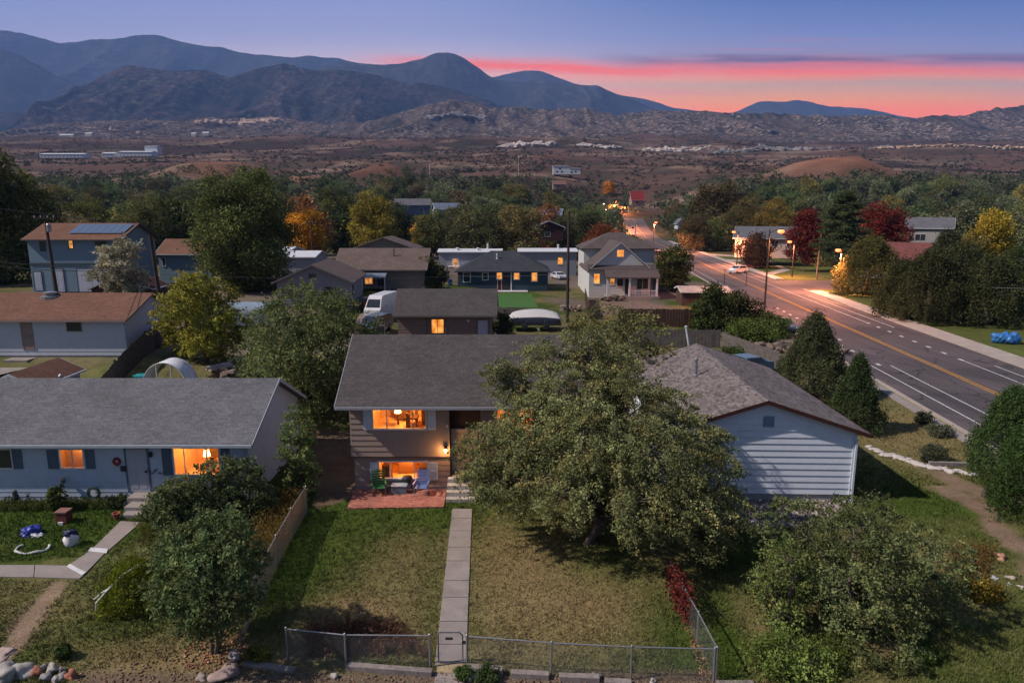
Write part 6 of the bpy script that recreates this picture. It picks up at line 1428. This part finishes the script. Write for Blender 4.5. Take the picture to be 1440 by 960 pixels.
def fringe(n, rg):
    out = []
    while len(out) < n:
        y = rg.uniform(300, 640); px = rg.uniform(-60, 1500); x = (px - 720) / 960 * y
        if (abs(x - float(roadx(y))) < 15 and y < 500) or any(k[0] - 4 < px < k[2] + 4 and y < k[4] + 10 and ppt(x, y, tz(x, y) + 5)[1] < k[3] for k in KEEP): continue
        z = tz(x, y); r = rg.uniform(3.5, 7) * (1 if y < 560 else .6)
        if ppt(x, y, z + r * 1.4)[1] < 230: continue
        out.append((x, y, z + r * .4, r))
    return np.array(out)
scatter('woodland', 1500, fringe, .16, 55, .5, (.085, .105, .055), 71)
def scrubf(n, rg):
    out = []
    while len(out) < n:
        y = 620 * (3000 / 620) ** rg.random(); px = rg.uniform(-40, 1480); x = (px - 720) / 960 * y
        if fbm(np.array([x / 90]), np.array([y / 140]), 4, 38)[0] < .5 and rg.random() < .82: continue
        if any(((x - m[0]) / m[2]) ** 2 + ((y - m[1]) / m[3]) ** 2 < .8 for m in MOUNDS) and rg.random() < .93: continue
        out.append((x, y, tz(x, y), rg.uniform(.8, 2.3) * (1 + y / 2200)))
    return np.array(out)
scatter('scrub', 9000, scrubf, .33, 12, .5, (.06, .06, .042), 72)
# pale rock outcrops on the foothills
PALE = m_paint('pale_rock', (.42, .36, .33), .25, .02, fine=.2); TANR = m_paint('tan_rock', (.42, .30, .22), .25, .02, fine=.2); GRR = m_paint('grey_rock', (.2, .185, .18), .3, .02, fine=.2)
def outcrop(label, pts, D, hpx, mat, seed, n=22):
    rr = random.Random(seed); b = MB()
    for k in range(n):
        f = k / (n - 1) * (len(pts) - 1); i = min(int(f), len(pts) - 2); f -= i; px = pts[i][0] + (pts[i + 1][0] - pts[i][0]) * f; py = pts[i][1] + (pts[i + 1][1] - pts[i][1]) * f
        p = PD(px, py + rr.uniform(-1, 1), D + rr.uniform(-25, 25)); p.z = tz(p.x, p.y) + 3 if D < 2000 else p.z; s = hpx / 960 * D * rr.uniform(.4, 1.1)
        b.blob((p.x, p.y, p.z - s * .35), s * rr.uniform(1, 2.2), s * 1.2, s * rr.uniform(.6, 1.1), seed * 50 + k, .35, 2)
    tag(b.build('rock_outcrop', mat), label, 'rocks')
outcrop('tan cliff band on the left hill crest', [(345, 172), (375, 169), (392, 170)], 3000, 7, TANR, 1, 16); outcrop('lower tan cliff left of the bright one', [(275, 170), (330, 173)], 2950, 4, TANR, 2, 14)
outcrop('tan rock face near the central hill top', [(640, 165), (672, 170), (690, 176)], 2950, 6, TANR, 3, 14); outcrop('grey rocky knob of the central hill', [(590, 168), (640, 160), (680, 166)], 2900, 4, GRR, 4, 30)
outcrop('white quarry face, left part', [(712, 212), (735, 213), (760, 214), (778, 220)], 1500, 5, PALE, 5, 26); outcrop('white rock ribs right of the quarry face', [(815, 205), (838, 212), (870, 222)], 1500, 4, PALE, 6, 26)
outcrop('pale rock streak rising to the right', [(905, 226), (930, 216), (960, 207), (1000, 206)], 1500, 4, PALE, 7, 34); outcrop('pale rock band across the right plain', [(1000, 208), (1100, 208), (1180, 206), (1250, 208)], 1400, 4, GRR, 8, 130)
outcrop('light tan strip on the far right plain', [(1230, 212), (1300, 211), (1380, 211), (1445, 211)], 1350, 2.5, TANR, 9, 50)
outcrop('pair of tan rocks on the left hillside', [(157, 180), (164, 184)], 2600, 4, TANR, 10, 6); outcrop('single tan slab on the left hillside', [(185, 190), (194, 188)], 2500, 4, TANR, 11, 6)
single('aspen', 'solitary small golden tree beside the white villa', 'tree', 851, 640, 0, 11, 5, 7, 260, 20, 1.0, 1.2, (.42, .20, .03), 90)

single('shrub', 'dull red shrub beside the black car and tan bungalow', 'shrub', 527, 78, 0, 1.7, 1.1, 6, 160, 22, .2, .24, (.2, .06, .04), 141, stems=3, low=.1)
for k, (px, D, h, r, col, lab) in enumerate(((612, 178, 12, 5.2, (.09, .105, .05), 'olive tree left of the grey-green willow, behind the white-roofed home'), (648, 200, 15, 6, (.11, .12, .065), 'taller sage tree behind the grey-green willow'), (560, 210, 15, 5.5, (.07, .09, .045), 'dark tree left of the small golden tree'), (702, 215, 17, 6.5, (.06, .08, .04), 'dark tree rising behind the pale sage willow'),
        (790, 205, 13, 5.2, (.09, .10, .055), 'grey-olive tree right of the arched roof house'), (822, 225, 14, 5.5, (.07, .085, .045), 'dark olive tree left of the rust-orange tree'), (1018, 262, 15, 6.5, (.10, .085, .05), 'brownish tree at the near foot of the massive roadside one'), (984, 262, 8.5, 3.6, (.15, .12, .045), 'yellowish tree right of the road, lit by the halfway lamp'),
        (970, 240, 13, 6, (.085, .08, .045), 'olive-brown tree left of the massive roadside one'), (1040, 235, 20, 8, (.09, .085, .04), 'big olive tree right of the massive roadside one'), (1075, 225, 18, 7.5, (.16, .12, .035), 'yellow-tinged tree behind the beige building'), (395, 150, 14, 6, (.08, .10, .05), 'round green tree between the dark cottonwood and golden tree'), (130, 150, 13, 7, (.11, .12, .05), 'broad olive tree behind the blue house, left part'), (215, 140, 13.5, 7, (.10, .115, .05), 'broad olive tree behind the blue house, right part'), (262, 150, 13, 5, (.08, .10, .045), 'green tree peeking left of the dark cottonwood'))):
    single('town_tree', lab, 'tree', px, D, 0, h, r, 9, 520, 24, .46, .6, col, 150 + k)
# ---------------------------------------------------------------- chain-link fences
def m_chain(name, col, cell=.06, w=.16):
    t = NT(name); co = t.obj(); sx = t.n('ShaderNodeSeparateXYZ'); t.l(co, sx.inputs[0]); x, z = sx.outputs[0], sx.outputs[2]
    def ln(v): f = t.math('FRACT', t.math('DIVIDE', v, cell)); return t.math('LESS_THAN', t.math('ABSOLUTE', t.math('SUBTRACT', f, .5)), w / 2)
    m = t.math('MAXIMUM', ln(t.math('ADD', x, z)), ln(t.math('SUBTRACT', x, z)))
    t.b.inputs['Metallic'].default_value = .3; t.col(col); t.rough(.5, .4); t.l(m, t.b.inputs['Alpha']); return t.mat
CH = m_chain('chain_mesh', (.3, .31, .32), w=.085); CHB = m_chain('chain_mesh_weathered', (.42, .37, .34), w=.42)
def chain_fence(label, pts, h, mat=CH, posts=None, group=None):
    p0 = pts[0]; t = thing('chain_link_fence', label, 'fence', (p0.x, p0.y, 0))
    for a, c in zip(pts[:-1], pts[1:]):
        d = c - a; L_ = d.length; an = math.atan2(d.y, d.x); m = MB(); m.face([(0, 0, .04), (L_, 0, .04), (L_, 0, h), (0, 0, h)])
        o = m.build('mesh', mat, t); o.location = (a.x - p0.x, a.y - p0.y, 0); o.rotation_euler = (0, 0, an)
        r_ = MB(); r_.tube([(a.x - p0.x, a.y - p0.y, h), (c.x - p0.x, c.y - p0.y, h)], .021, 8); r_.build('top_rail', GALV, t)
    for a in pts:
        b = MB(); b.tube([(a.x - p0.x, a.y - p0.y, -.1), (a.x - p0.x, a.y - p0.y, h + .03)], .03, 8); b.lathe((a.x - p0.x, a.y - p0.y, h + .03), [(.035, 0), (.035, .02), (.01, .045)], 8); b.build('post', GALV, t)
    return t
fA, fB, fC = G(405, 929), G(487, 938), G(605, 939)
chain_fence('chain-link fence left of the front gate', [fA, fB, fC], 1.05)
gA, gB = G(613, 934), G(652, 934)
t = thing('garden_gate', 'narrow grey tube gate across the front walk', 'gate', (gA.x + .08, gA.y, 0)); w = gB.x - gA.x - .1; b = MB()
b.tube([(0, 0, .1), (0, 0, .98), (.05, 0, 1.05), (w - .1, 0, 1.05), (w, 0, .95), (w, 0, .1), (0, 0, .1)], .022, 8); b.build('frame', m_paint('gate_tube', (.1, .105, .12), .1, rough=.4, spec=.5), t)
b = MB(); b.face([(0, 0, .1), (w, 0, .1), (w, 0, 1.03), (0, 0, 1.03)]); b.build('mesh', CH, t); b = MB(); b.box(w - .02, w + .12, -.03, .03, .7, .76); b.build('latch', DARKG, t)
b = MB(); b.box(w * .3, w * .6, -.02, .02, .82, .88); b.build('sign_plate', DARKG, t)
chain_fence('chain-link fence right of the front gate', [G(657, 939), G(775, 949), G(887, 955), G(1003, 958)], 1.03)
chain_fence('chain-link fence running back along the right side of the lawn', [G(1006, 958), G(980, 905), G(958, 862), G(942, 830)], 1.05)
chain_fence('weathered chain-link fence between the two front yards', [G(338, 905), G(368, 846), G(391, 797), G(412, 756), G(432, 722)], 1.25, CHB)
# landscape timbers, individually laid
TIMB = m_paint('grey_timber', (.22, .19, .18), .25, 3, fine=12)
def timber(px0, py0, px1, py1, label, h=.17, wd=.2):
    a, c = G(px0, py0), G(px1, py1); d = c - a; b = MB(); b.box(0, d.length, -wd / 2, wd / 2, -.06, h); o = b.build('timber', TIMB, loc=(a.x, a.y, 0), bevel=.015); o.rotation_euler = (0, 0, math.atan2(d.y, d.x)); return tag(o, label, 'timber', None)
timber(488, 940, 608, 949, 'long grey timber below the fence, left of the gate'); timber(656, 945, 707, 949, 'short thick timber just right of the gate', .24); timber(718, 950, 772, 953, 'grey timber, second to the right of the gate'); timber(786, 955, 843, 957, 'slightly tilted timber, third to the right of the gate'); timber(850, 960, 888, 962, 'partly buried timber, fourth right of the gate', .12); timber(343, 934, 415, 944, 'thin shaded timber under the left end of the front fence', .1); timber(1008, 962, 1060, 962, 'pale timber at the right fence corner', .08)
timber(1306, 655, 1378, 657, 'long dark timber edging at the right lawn', .25)
b = MB(); a = G(614, 943); b.box(a.x, G(652, 943).x, a.y - .12, a.y + .3, -.1, .05); tag(b.build('path_step', m_paint('sandstone', (.36, .28, .17), .2), bevel=.02), kind='structure')
flat('path', gp((612, 947), (654, 947), (654, 985), (608, 985)), .02, CONC)

# ---------------------------------------------------------------- stones
def stone(label, px, py, w, h, col, seed, group=None, name='rock'):
    p = G(px, py); b = MB(); w *= .78; h *= .7; b.blob((0, 0, h * .3), w / 2, w * .38, h * .6, seed, .38, 3); o = b.build(name, m_paint('stone_%d' % int(col[0] * 1000 + col[2] * 77), col, .22, 4, fine=18, grime=.2), loc=(p.x, p.y, 0), smooth=True); o.rotation_euler = (0, 0, seed * 1.3); return tag(o, label, 'rock', group)
SG = (.25, .24, .24); SR = (.35, .14, .09); SL = (.34, .32, .3)
for k, (px, py, w, h, c, lab) in enumerate(((8, 952, 1.0, .5, SL, 'large pale grey boulder in the bottom left corner'), (36, 948, .8, .45, SL, 'long pale grey rock beside the corner boulder'), (22, 941, .3, .2, SR, 'small reddish stone between the two corner boulders'), (52, 948, .45, .34, SR, 'red rock in the bottom left rock row'), (60, 941, .3, .2, SG, 'small grey rock behind the red one'), (74, 943, .5, .35, SL, 'pale rock in the middle of the bottom left row'), (66, 955, .4, .3, SG, 'grey rock in front of the red one'), (82, 956, .4, .28, SL, 'light rock in the front of the row'), (101, 952, .45, .35, SR, 'red-orange rock ending the bottom left row'), (88, 944, .25, .2, SG, 'small grey rock just left of the last red rock'),
        (5, 920, .8, .12, (.4, .3, .26), 'flat pinkish stone slab at the left edge'), (318, 950, .9, .4, (.3, .22, .2), 'pinkish boulder under the lower-left tree'), (330, 925, .5, .3, (.3, .27, .26), 'grey boulder behind the pinkish one'), (285, 955, .5, .25, (.3, .25, .22), 'small boulder left of the pinkish one'),
        (1408, 786, .42, .32, (.45, .25, .16), 'orange-tan rock on the right lawn'), (1400, 779, .2, .14, (.45, .25, .16), 'small tan stone touching the orange-tan rock'), (1399, 813, .42, .1, (.42, .42, .45), 'flat white stone on the right lawn'), (1422, 813, .4, .14, (.38, .32, .28), 'flat tan stone at the right edge'), (1419, 822, .22, .12, (.5, .46, .42), 'small pale stone at the right edge'), (1436, 826, .3, .14, (.45, .42, .4), 'pale stone touching the right edge'),
        (838, 952, .35, .2, SG, 'grey stone between the tilted and buried timbers'), (918, 958, .25, .16, SL, 'pale stone beside the right front fence'), (470, 952, .3, .2, SL, 'pale stone left of the long timber'), (663, 955, .3, .16, SL, 'white stone beside the gate step'))):
    stone(lab, px, py, w, h, c, 11 + k)
rr = random.Random(3); b = MB()
ed = [(1222, 630), (1245, 641), (1262, 643), (1280, 650), (1300, 655), (1320, 660), (1345, 664), (1370, 668)]
for k in range(34):
    f = k / 33 * (len(ed) - 1); i = min(int(f), len(ed) - 2); f -= i; p = G(ed[i][0] + (ed[i + 1][0] - ed[i][0]) * f, ed[i][1] + (ed[i + 1][1] - ed[i][1]) * f + rr.uniform(-1.5, 1.5))
    o = MB().blob((0, 0, .05), rr.uniform(.16, .34), rr.uniform(.14, .22), .1, 500 + k, .2, 2).build('edging_stone', m_paint('edging_white', (.48, .44, .42), .15, grime=.3), loc=(p.x, p.y, 0), smooth=True); tag(o, 'pale edging stone in the curved border right of the white-blue house', 'stone', 'pale edging stones right of the house')
# pebbles over the gravel bed, litter and grass: uncountable
def in_poly_pts(poly, n, rg):
    P = np.array([(p[0], p[1]) for p in poly]); lo_, hi = P.min(0), P.max(0); q = rg.uniform(lo_, hi, (n * 3, 2)); k = pip(poly, q[:, 0], q[:, 1]); return q[k][:n]
rg = np.random.default_rng(8); q = in_poly_pts(GRAVEL, 2600, rg); base_v = np.array([(1, 0, 0), (0, 1, 0), (-1, 0, 0), (0, -1, 0), (0, 0, 1), (0, 0, -1)], float); base_f = np.array([(0, 1, 4), (1, 2, 4), (2, 3, 4), (3, 0, 4), (1, 0, 5), (2, 1, 5), (3, 2, 5), (0, 3, 5)])
def chips(name, q, smin, smax, flatk, cols, seed, zoff=.02):
    rg = np.random.default_rng(seed); n = len(q); s = rg.uniform(smin, smax, n); a = rg.uniform(0, 6.28, n); V = base_v[None] * rg.uniform(.6, 1.3, (n, 6, 1)) * s[:, None, None] * np.array([1, .8, flatk])
    ca, sa = np.cos(a)[:, None], np.sin(a)[:, None]; X = V[..., 0] * ca - V[..., 1] * sa + q[:, :1]; Y = V[..., 0] * sa + V[..., 1] * ca + q[:, 1:2]; Z = V[..., 2] + zoff
    F = (base_f[None] + (np.arange(n) * 6)[:, None, None]).reshape(-1, 3); cc = np.array(cols)[rg.integers(0, len(cols), n)] * rg.uniform(.7, 1.3, (n, 1)); T = np.repeat(cc, 6, 0)
    t = NT(name); at = t.n('ShaderNodeAttribute', attribute_name='tint'); t.col(at.outputs['Color']); t.rough(.95, .1)
    return tag(link(name, np_mesh(name, np.stack([X, Y, Z], -1).reshape(-1, 3), F, t.mat, T)), kind='stuff')
chips('gravel', q, .04, .13, .6, [(.3, .25, .24), (.2, .17, .17), (.38, .33, .3), (.12, .1, .1)], 81)
litter = poly_g([(100, 948), (340, 905), (620, 946), (1010, 962), (1060, 1010), (60, 1010)]); q = in_poly_pts(litter, 2600, rg); chips('leaf_litter', q, .02, .06, .25, [(.2, .13, .09), (.13, .09, .07), (.3, .2, .14), (.25, .12, .07)], 82)
nearf = poly_g([(255, 875), (350, 850), (345, 940), (260, 940)]); q = in_poly_pts(nearf, 700, rg); chips('fallen_leaves', q, .025, .07, .25, [(.34, .16, .09), (.25, .12, .08), (.4, .24, .15)], 83)
stripf = poly_g([(948, 835), (962, 830), (1002, 950), (985, 955)]); q = in_poly_pts(stripf, 500, rg); chips('fallen_leaves', q, .02, .06, .25, [(.34, .18, .1), (.25, .14, .08), (.4, .26, .15)], 84)

# ---------------------------------------------------------------- grass tufts
HOUSES = [[(-28.2, 29.3), (-11.9, 29.3), (-11.9, 37.1), (-28.2, 37.1)], [(-7.7, 30.5), (3.6, 30.5), (3.6, 37.8), (-7.7, 37.8)], [(7.1, 29.3), (15.7, 29.3), (16.1, 42.7), (7.5, 42.7)], PATH, poly_g([(488, 716), (500, 689), (628, 689), (624, 714)]), GRAVEL, SIDEDIRT, litter,
          poly_g([(170, 733), (118, 782), (-60, 795), (-70, 814), (118, 816), (198, 735)])]
def grass(name, n, y0, y1, h, wd, seed, kb=3):
    rg = np.random.default_rng(seed); y = y0 + (y1 - y0) * rg.random(n) ** 1.15; x = rg.uniform(-1, 1, n) * (.80 * y + 1); k = np.ones(n, bool)
    for P in HOUSES: k &= ~pip(P, x, y)
    k &= (x < roadx(y) - 8.4); k &= pdist(TRAIL, x, y) > .3
    for L_ in DIRTR: k &= pdist(L_, x, y) > .7
    x, y = x[k], y[k]; n = len(x); c = ground_color(x, y); g = c[:, 1] > c[:, 0]; hh = h * rg.uniform(.5, 1.4, n) * (1 + .5 * g) * (.6 + .9 * fbm(x / 1.3, y / 1.3, 3, 66))
    px, py = proj(x, y); V = []; T = []
    for b_ in range(kb):
        a = rg.uniform(0, 6.28, n); ox = rg.normal(0, .04, n); oy = rg.normal(0, .04, n); ww = wd * rg.uniform(.6, 1.4, n); lean = hh * rg.uniform(.2, 1.1, n); la = rg.uniform(0, 6.28, n)
        P0 = np.stack([x + ox - np.cos(a) * ww, y + oy - np.sin(a) * ww, np.zeros(n)], 1); P1 = np.stack([x + ox + np.cos(a) * ww, y + oy + np.sin(a) * ww, np.zeros(n)], 1)
        P2 = np.stack([x + ox + np.cos(la) * lean, y + oy + np.sin(la) * lean, hh], 1); V.append(np.stack([P0, P1, P2], 1)); k_ = rg.uniform(.7, 1.5, (n, 1)); T.append(np.repeat((c * k_)[:, None, :], 3, 1))
    V = np.concatenate(V).reshape(-1, 3); T = np.concatenate(T).reshape(-1, 3)
    return tag(link(name, np_mesh(name, V, np.arange(len(V)).reshape(-1, 3), GRASSM, T)), kind='stuff')
t_ = NT('grass_blade'); at = t_.n('ShaderNodeAttribute', attribute_name='tint'); t_.col(at.outputs['Color']); t_.rough(.9, .1); GRASSM = t_.mat
grass('grass', 95000, 15.5, 34, .075, .014, 91); grass('grass', 42000, 30, 56, .10, .03, 92)
rg = np.random.default_rng(17)
def weeds(label, poly, n, h, col, seed, kind='weeds', size=.05):
    rg = np.random.default_rng(seed); q = in_poly_pts(poly, n, rg); m = 14; idx = np.repeat(np.arange(len(q)), m); f = rg.random(len(idx)); hh = (h * rg.uniform(.5, 1.2, len(q)))[idx]; lx_, ly_ = rg.normal(0, .18, (2, len(q)))
    P = np.stack([q[idx, 0] + lx_[idx] * f * hh + rg.normal(0, .05, len(idx)), q[idx, 1] + ly_[idx] * f * hh + rg.normal(0, .05, len(idx)), f * hh], 1)
    T = np.column_stack([rg.uniform(.6, 1.4, len(idx)), np.clip(rg.normal(.3, .3, len(idx)), 0, 1), np.zeros(len(idx))]); V, F, T = leaf_arrays(P, size * 2.4, rg, .25, 0, T, droop=-2)
    o = link(kind, np_mesh(kind, V, F, FOL, T)); o.color = (*col, 1); return tag(o, kind='stuff')
weeds('', poly_g([(356, 740), (418, 690), (432, 715), (402, 760), (370, 815), (352, 830)]), 900, .8, (.15, .12, .04), 101); weeds('', poly_g([(430, 880), (560, 878), (600, 925), (430, 925)]), 420, .45, (.13, .08, .055), 102, 'dry_weeds')
weeds('', poly_g([(195, 745), (350, 738), (350, 775), (200, 770)]), 700, .45, (.10, .12, .035), 103); weeds('', poly_g([(1060, 905), (1200, 900), (1180, 958), (1080, 958)]), 700, .4, (.09, .13, .035), 104)
weeds('', poly_g([(1335, 770), (1400, 775), (1380, 830), (1330, 815)]), 260, .5, (.14, .10, .04), 105, 'dry_weeds'); weeds('', poly_g([(0, 706), (170, 706), (160, 716), (0, 720)]), 500, .3, (.07, .10, .03), 106)
# red vine on the right fence, bittersweet
rg = np.random.default_rng(23); f = .35 + .65 * rg.random(1500); a, c = G(984, 915), G(943, 832); P = np.stack([a.x + (c.x - a.x) * f + rg.normal(0, .13, 1500), a.y + (c.y - a.y) * f + rg.normal(0, .13, 1500), rg.uniform(.1, 1.25, 1500)], 1); P = P[(f > .15)]
V, F, T = leaf_arrays(P, .11, rg, .6, .2, np.column_stack([rg.uniform(.5, 1.6, len(P)), rg.random(len(P)) * .3, np.zeros(len(P))])); o = link('vine', np_mesh('vine', V, F, FOL, T)); o.color = (.13, .03, .025, 1); tag(o, 'dark red creeper over the fence right of the big tree', 'vine')
# small plants
def bush(label, px, py, h, r, col, seed, size=.1, kind='shrub', cat='shrub'):
    p = G(px, py); rr = random.Random(seed); lobes = [(rr.uniform(-.5, .5) * r, rr.uniform(-.5, .5) * r, h * .45, r * .6, r * .6, h * .5) for _ in range(5)]; c, C = crown_mesh('bush', lobes, 110, 22, size, r * .12, seed, shell=.4)
    return bare(kind, label, cat, p, c, col)
bush('low grey-green bush on the verge near the kerb', 1318, 612, .7, .8, (.12, .14, .09), 111); bush('grey-green bush on the verge, nearer the white edging', 1311, 648, 1.0, .9, (.09, .11, .07), 112); bush('dark small bush between the two verge bushes and the juniper', 1300, 596, .8, .5, (.05, .06, .04), 113)
bush('leafy climbing plant in front of the blue wall', 83, 718, 1.3, .4, (.09, .13, .04), 114); bush('potted plant beside the front stoop', 168, 712, .55, .45, (.05, .07, .035), 115, .09); bush('small green sprout beside the gate step', 650, 950, .3, .3, (.08, .13, .04), 116, .07); bush('low green plant between the timbers', 688, 956, .35, .5, (.06, .10, .035), 117, .07); bush('yellow-green weed at the left end of the front fence', 365, 925, .35, .4, (.15, .17, .04), 118, .07); bush('lone green weed in the bottom left grass', 88, 925, .5, .25, (.08, .12, .04), 119, .07); bush('yellow bush in the left yard of the far-right lawn', 1380, 838, .5, .7, (.20, .16, .03), 120)
bush('dark bush at the left front of the ranch house path', 12, 528, .8, .8, (.04, .05, .03), 121)
# objects in the left yard
p = G(43, 750); t = thing('play_tent', 'crumpled royal blue tarpaulin lying on the left lawn', 'tarpaulin', (p.x, p.y, 0)); b = MB()
for k in range(5): b.blob((rr.uniform(-.35, .35), rr.uniform(-.2, .25), .12), rr.uniform(.2, .35), rr.uniform(.15, .25), rr.uniform(.15, .3), 600 + k, .35, 3)
b.build('sheet', m_paint('royal_blue_tarp', (.03, .05, .3), .3, 6, rough=.4, spec=.4), t); b = MB(); b.blob((.45, -.3, .06), .22, .15, .1, 610, .4, 2); b.build('crumpled_bag', WHITEBR, t)
p = G(46, 772); b = MB(); b.tube([(.62 * math.cos(a), .42 * math.sin(a), .05 + .03 * math.sin(a * 5)) for a in np.linspace(2.6, 7.0, 18)], .045, 6); tag(b.build('hoop', WHITEBR, loc=(p.x, p.y, 0)), 'white bent plastic hoop lying in the left lawn', 'hoop')
p = G(100, 766); t = thing('trash_bag', 'white and dark blue bag standing on the left lawn', 'bag', (p.x, p.y, 0)); b = MB(); b.blob((0, 0, .2), .3, .2, .28, 620, .2, 3); b.build('bag', WHITEBR, t, smooth=True); b = MB(); b.blob((0, .05, .5), .24, .18, .16, 621, .3, 3); b.build('cover', m_paint('navy_plastic', (.02, .03, .08), .2, rough=.4), t)
p = G(91, 734); t = thing('brick_planter', 'small square red brick planter on the left lawn', 'planter', (p.x, p.y, 0)); b = MB(); b.box(-.22, .22, -.22, .22, 0, .5); b.build('brickwork', m_shingle('brick_wall', (.22, .07, .055), 'x', .2, .07, .2), t); b = MB(); b.box(-.25, .25, -.25, .25, .502, .56); b.build('cap', m_paint('brick_cap', (.25, .13, .11), .2), t); b = MB(); b.box(-.1, .1, -.3, -.22, 0, .12); b.build('stone', WHITEBR, t)
p = G(164, 729); t = thing('flower_pot', 'small terracotta pot beside the lower step', 'pot', (p.x, p.y, 0)); b = MB(); b.lathe((0, 0, 0), [(.1, 0), (.15, .22), (.17, .22), (.17, .27), (.13, .27), (.12, .2)], 12); b.build('pot', m_paint('terracotta', (.35, .11, .08), .15), t)
p = G(174, 712); b = MB(); b.lathe((0, 0, 0), [(.1, 0), (.17, .12), (.16, .2), (.05, .26)], 10); tag(b.build('garden_ball', WHITEBR, loc=(p.x, p.y, 0)), 'pale round pot beside the front stoop', 'pot')
jp = j.location; b = MB(); b.tube([(-.9, -.7, .25), (-.8, -.8, .6), (-.45, -.72, 1.0), (-.1, -.4, 1.35), (.3, 0, 1.55)], .03, 6); b.tube([(-1.05, -.5, .55), (-.7, -.6, .85), (-.4, -.68, 1.05)], .025, 6); tag(b.build('branch', WHITEBR, loc=jp), 'bleached forked branch leaning on the golden juniper mound', 'branch')
b = MB(); pr_ = [(0, 0), (1.6, 0), (2.6, .1)]
p = G(1420, 483); t = thing('covered_pile', 'bright blue tarpaulin over a pile at the far sidewalk', 'tarpaulin', (p.x, p.y, tz(p.x, p.y))); b = MB()
for k in range(5): b.blob((rr.uniform(-1, 1), rr.uniform(-.3, .5), .5), rr.uniform(.5, .8), .6, rr.uniform(.5, .8), 640 + k, .22, 3)
b.build('sheet', m_paint('bright_blue_tarp', (.03, .14, .38), .3, 3, rough=.45, spec=.4), t)
# back yard behind the tunnel
p = PD(325, 532, 42); gz = tz(p.x, 42); t = thing('beehive_table', 'small wooden garden table with flat pink top behind the ranch roof', 'table', (p.x, 42, gz)); b = MB(); b.box(-.6, .6, -.35, .35, 1.4, 1.5); b.build('top', m_paint('pink_board', (.35, .24, .22), .15), t)
for x_ in (-.52, .52):
    for y_ in (-.28, .28): b = MB(); b.box(x_ - .04, x_ + .04, y_ - .04, y_ + .04, 0, 1.4); b.build('leg', TIMB, t)
rg = np.random.default_rng(44); yardp = [(-22.5, 39.5), (-15.5, 39.5), (-15, 50), (-21, 50)]; q = in_poly_pts(yardp, 900, rg); o = chips('yard_clutter', q, .06, .22, .6, [(.3, .2, .16), (.4, .36, .34), (.18, .12, .1), (.1, .12, .06), (.36, .16, .08)], 85, 0); o.location.z = tz(-18.5, 45) + .1
b = MB(); b.box(-.6, .6, -.35, .35, 0, .8); tag(b.build('storage_box', m_paint('teal_plastic', (.03, .25, .28), .1, rough=.5), loc=(PD(200, 512, 44).x, 44, tz(-23.5, 44)), bevel=.05), 'teal storage box against the dark fence by the tunnel', 'box')
sc.cycles.sample_clamp_indirect = 4.0
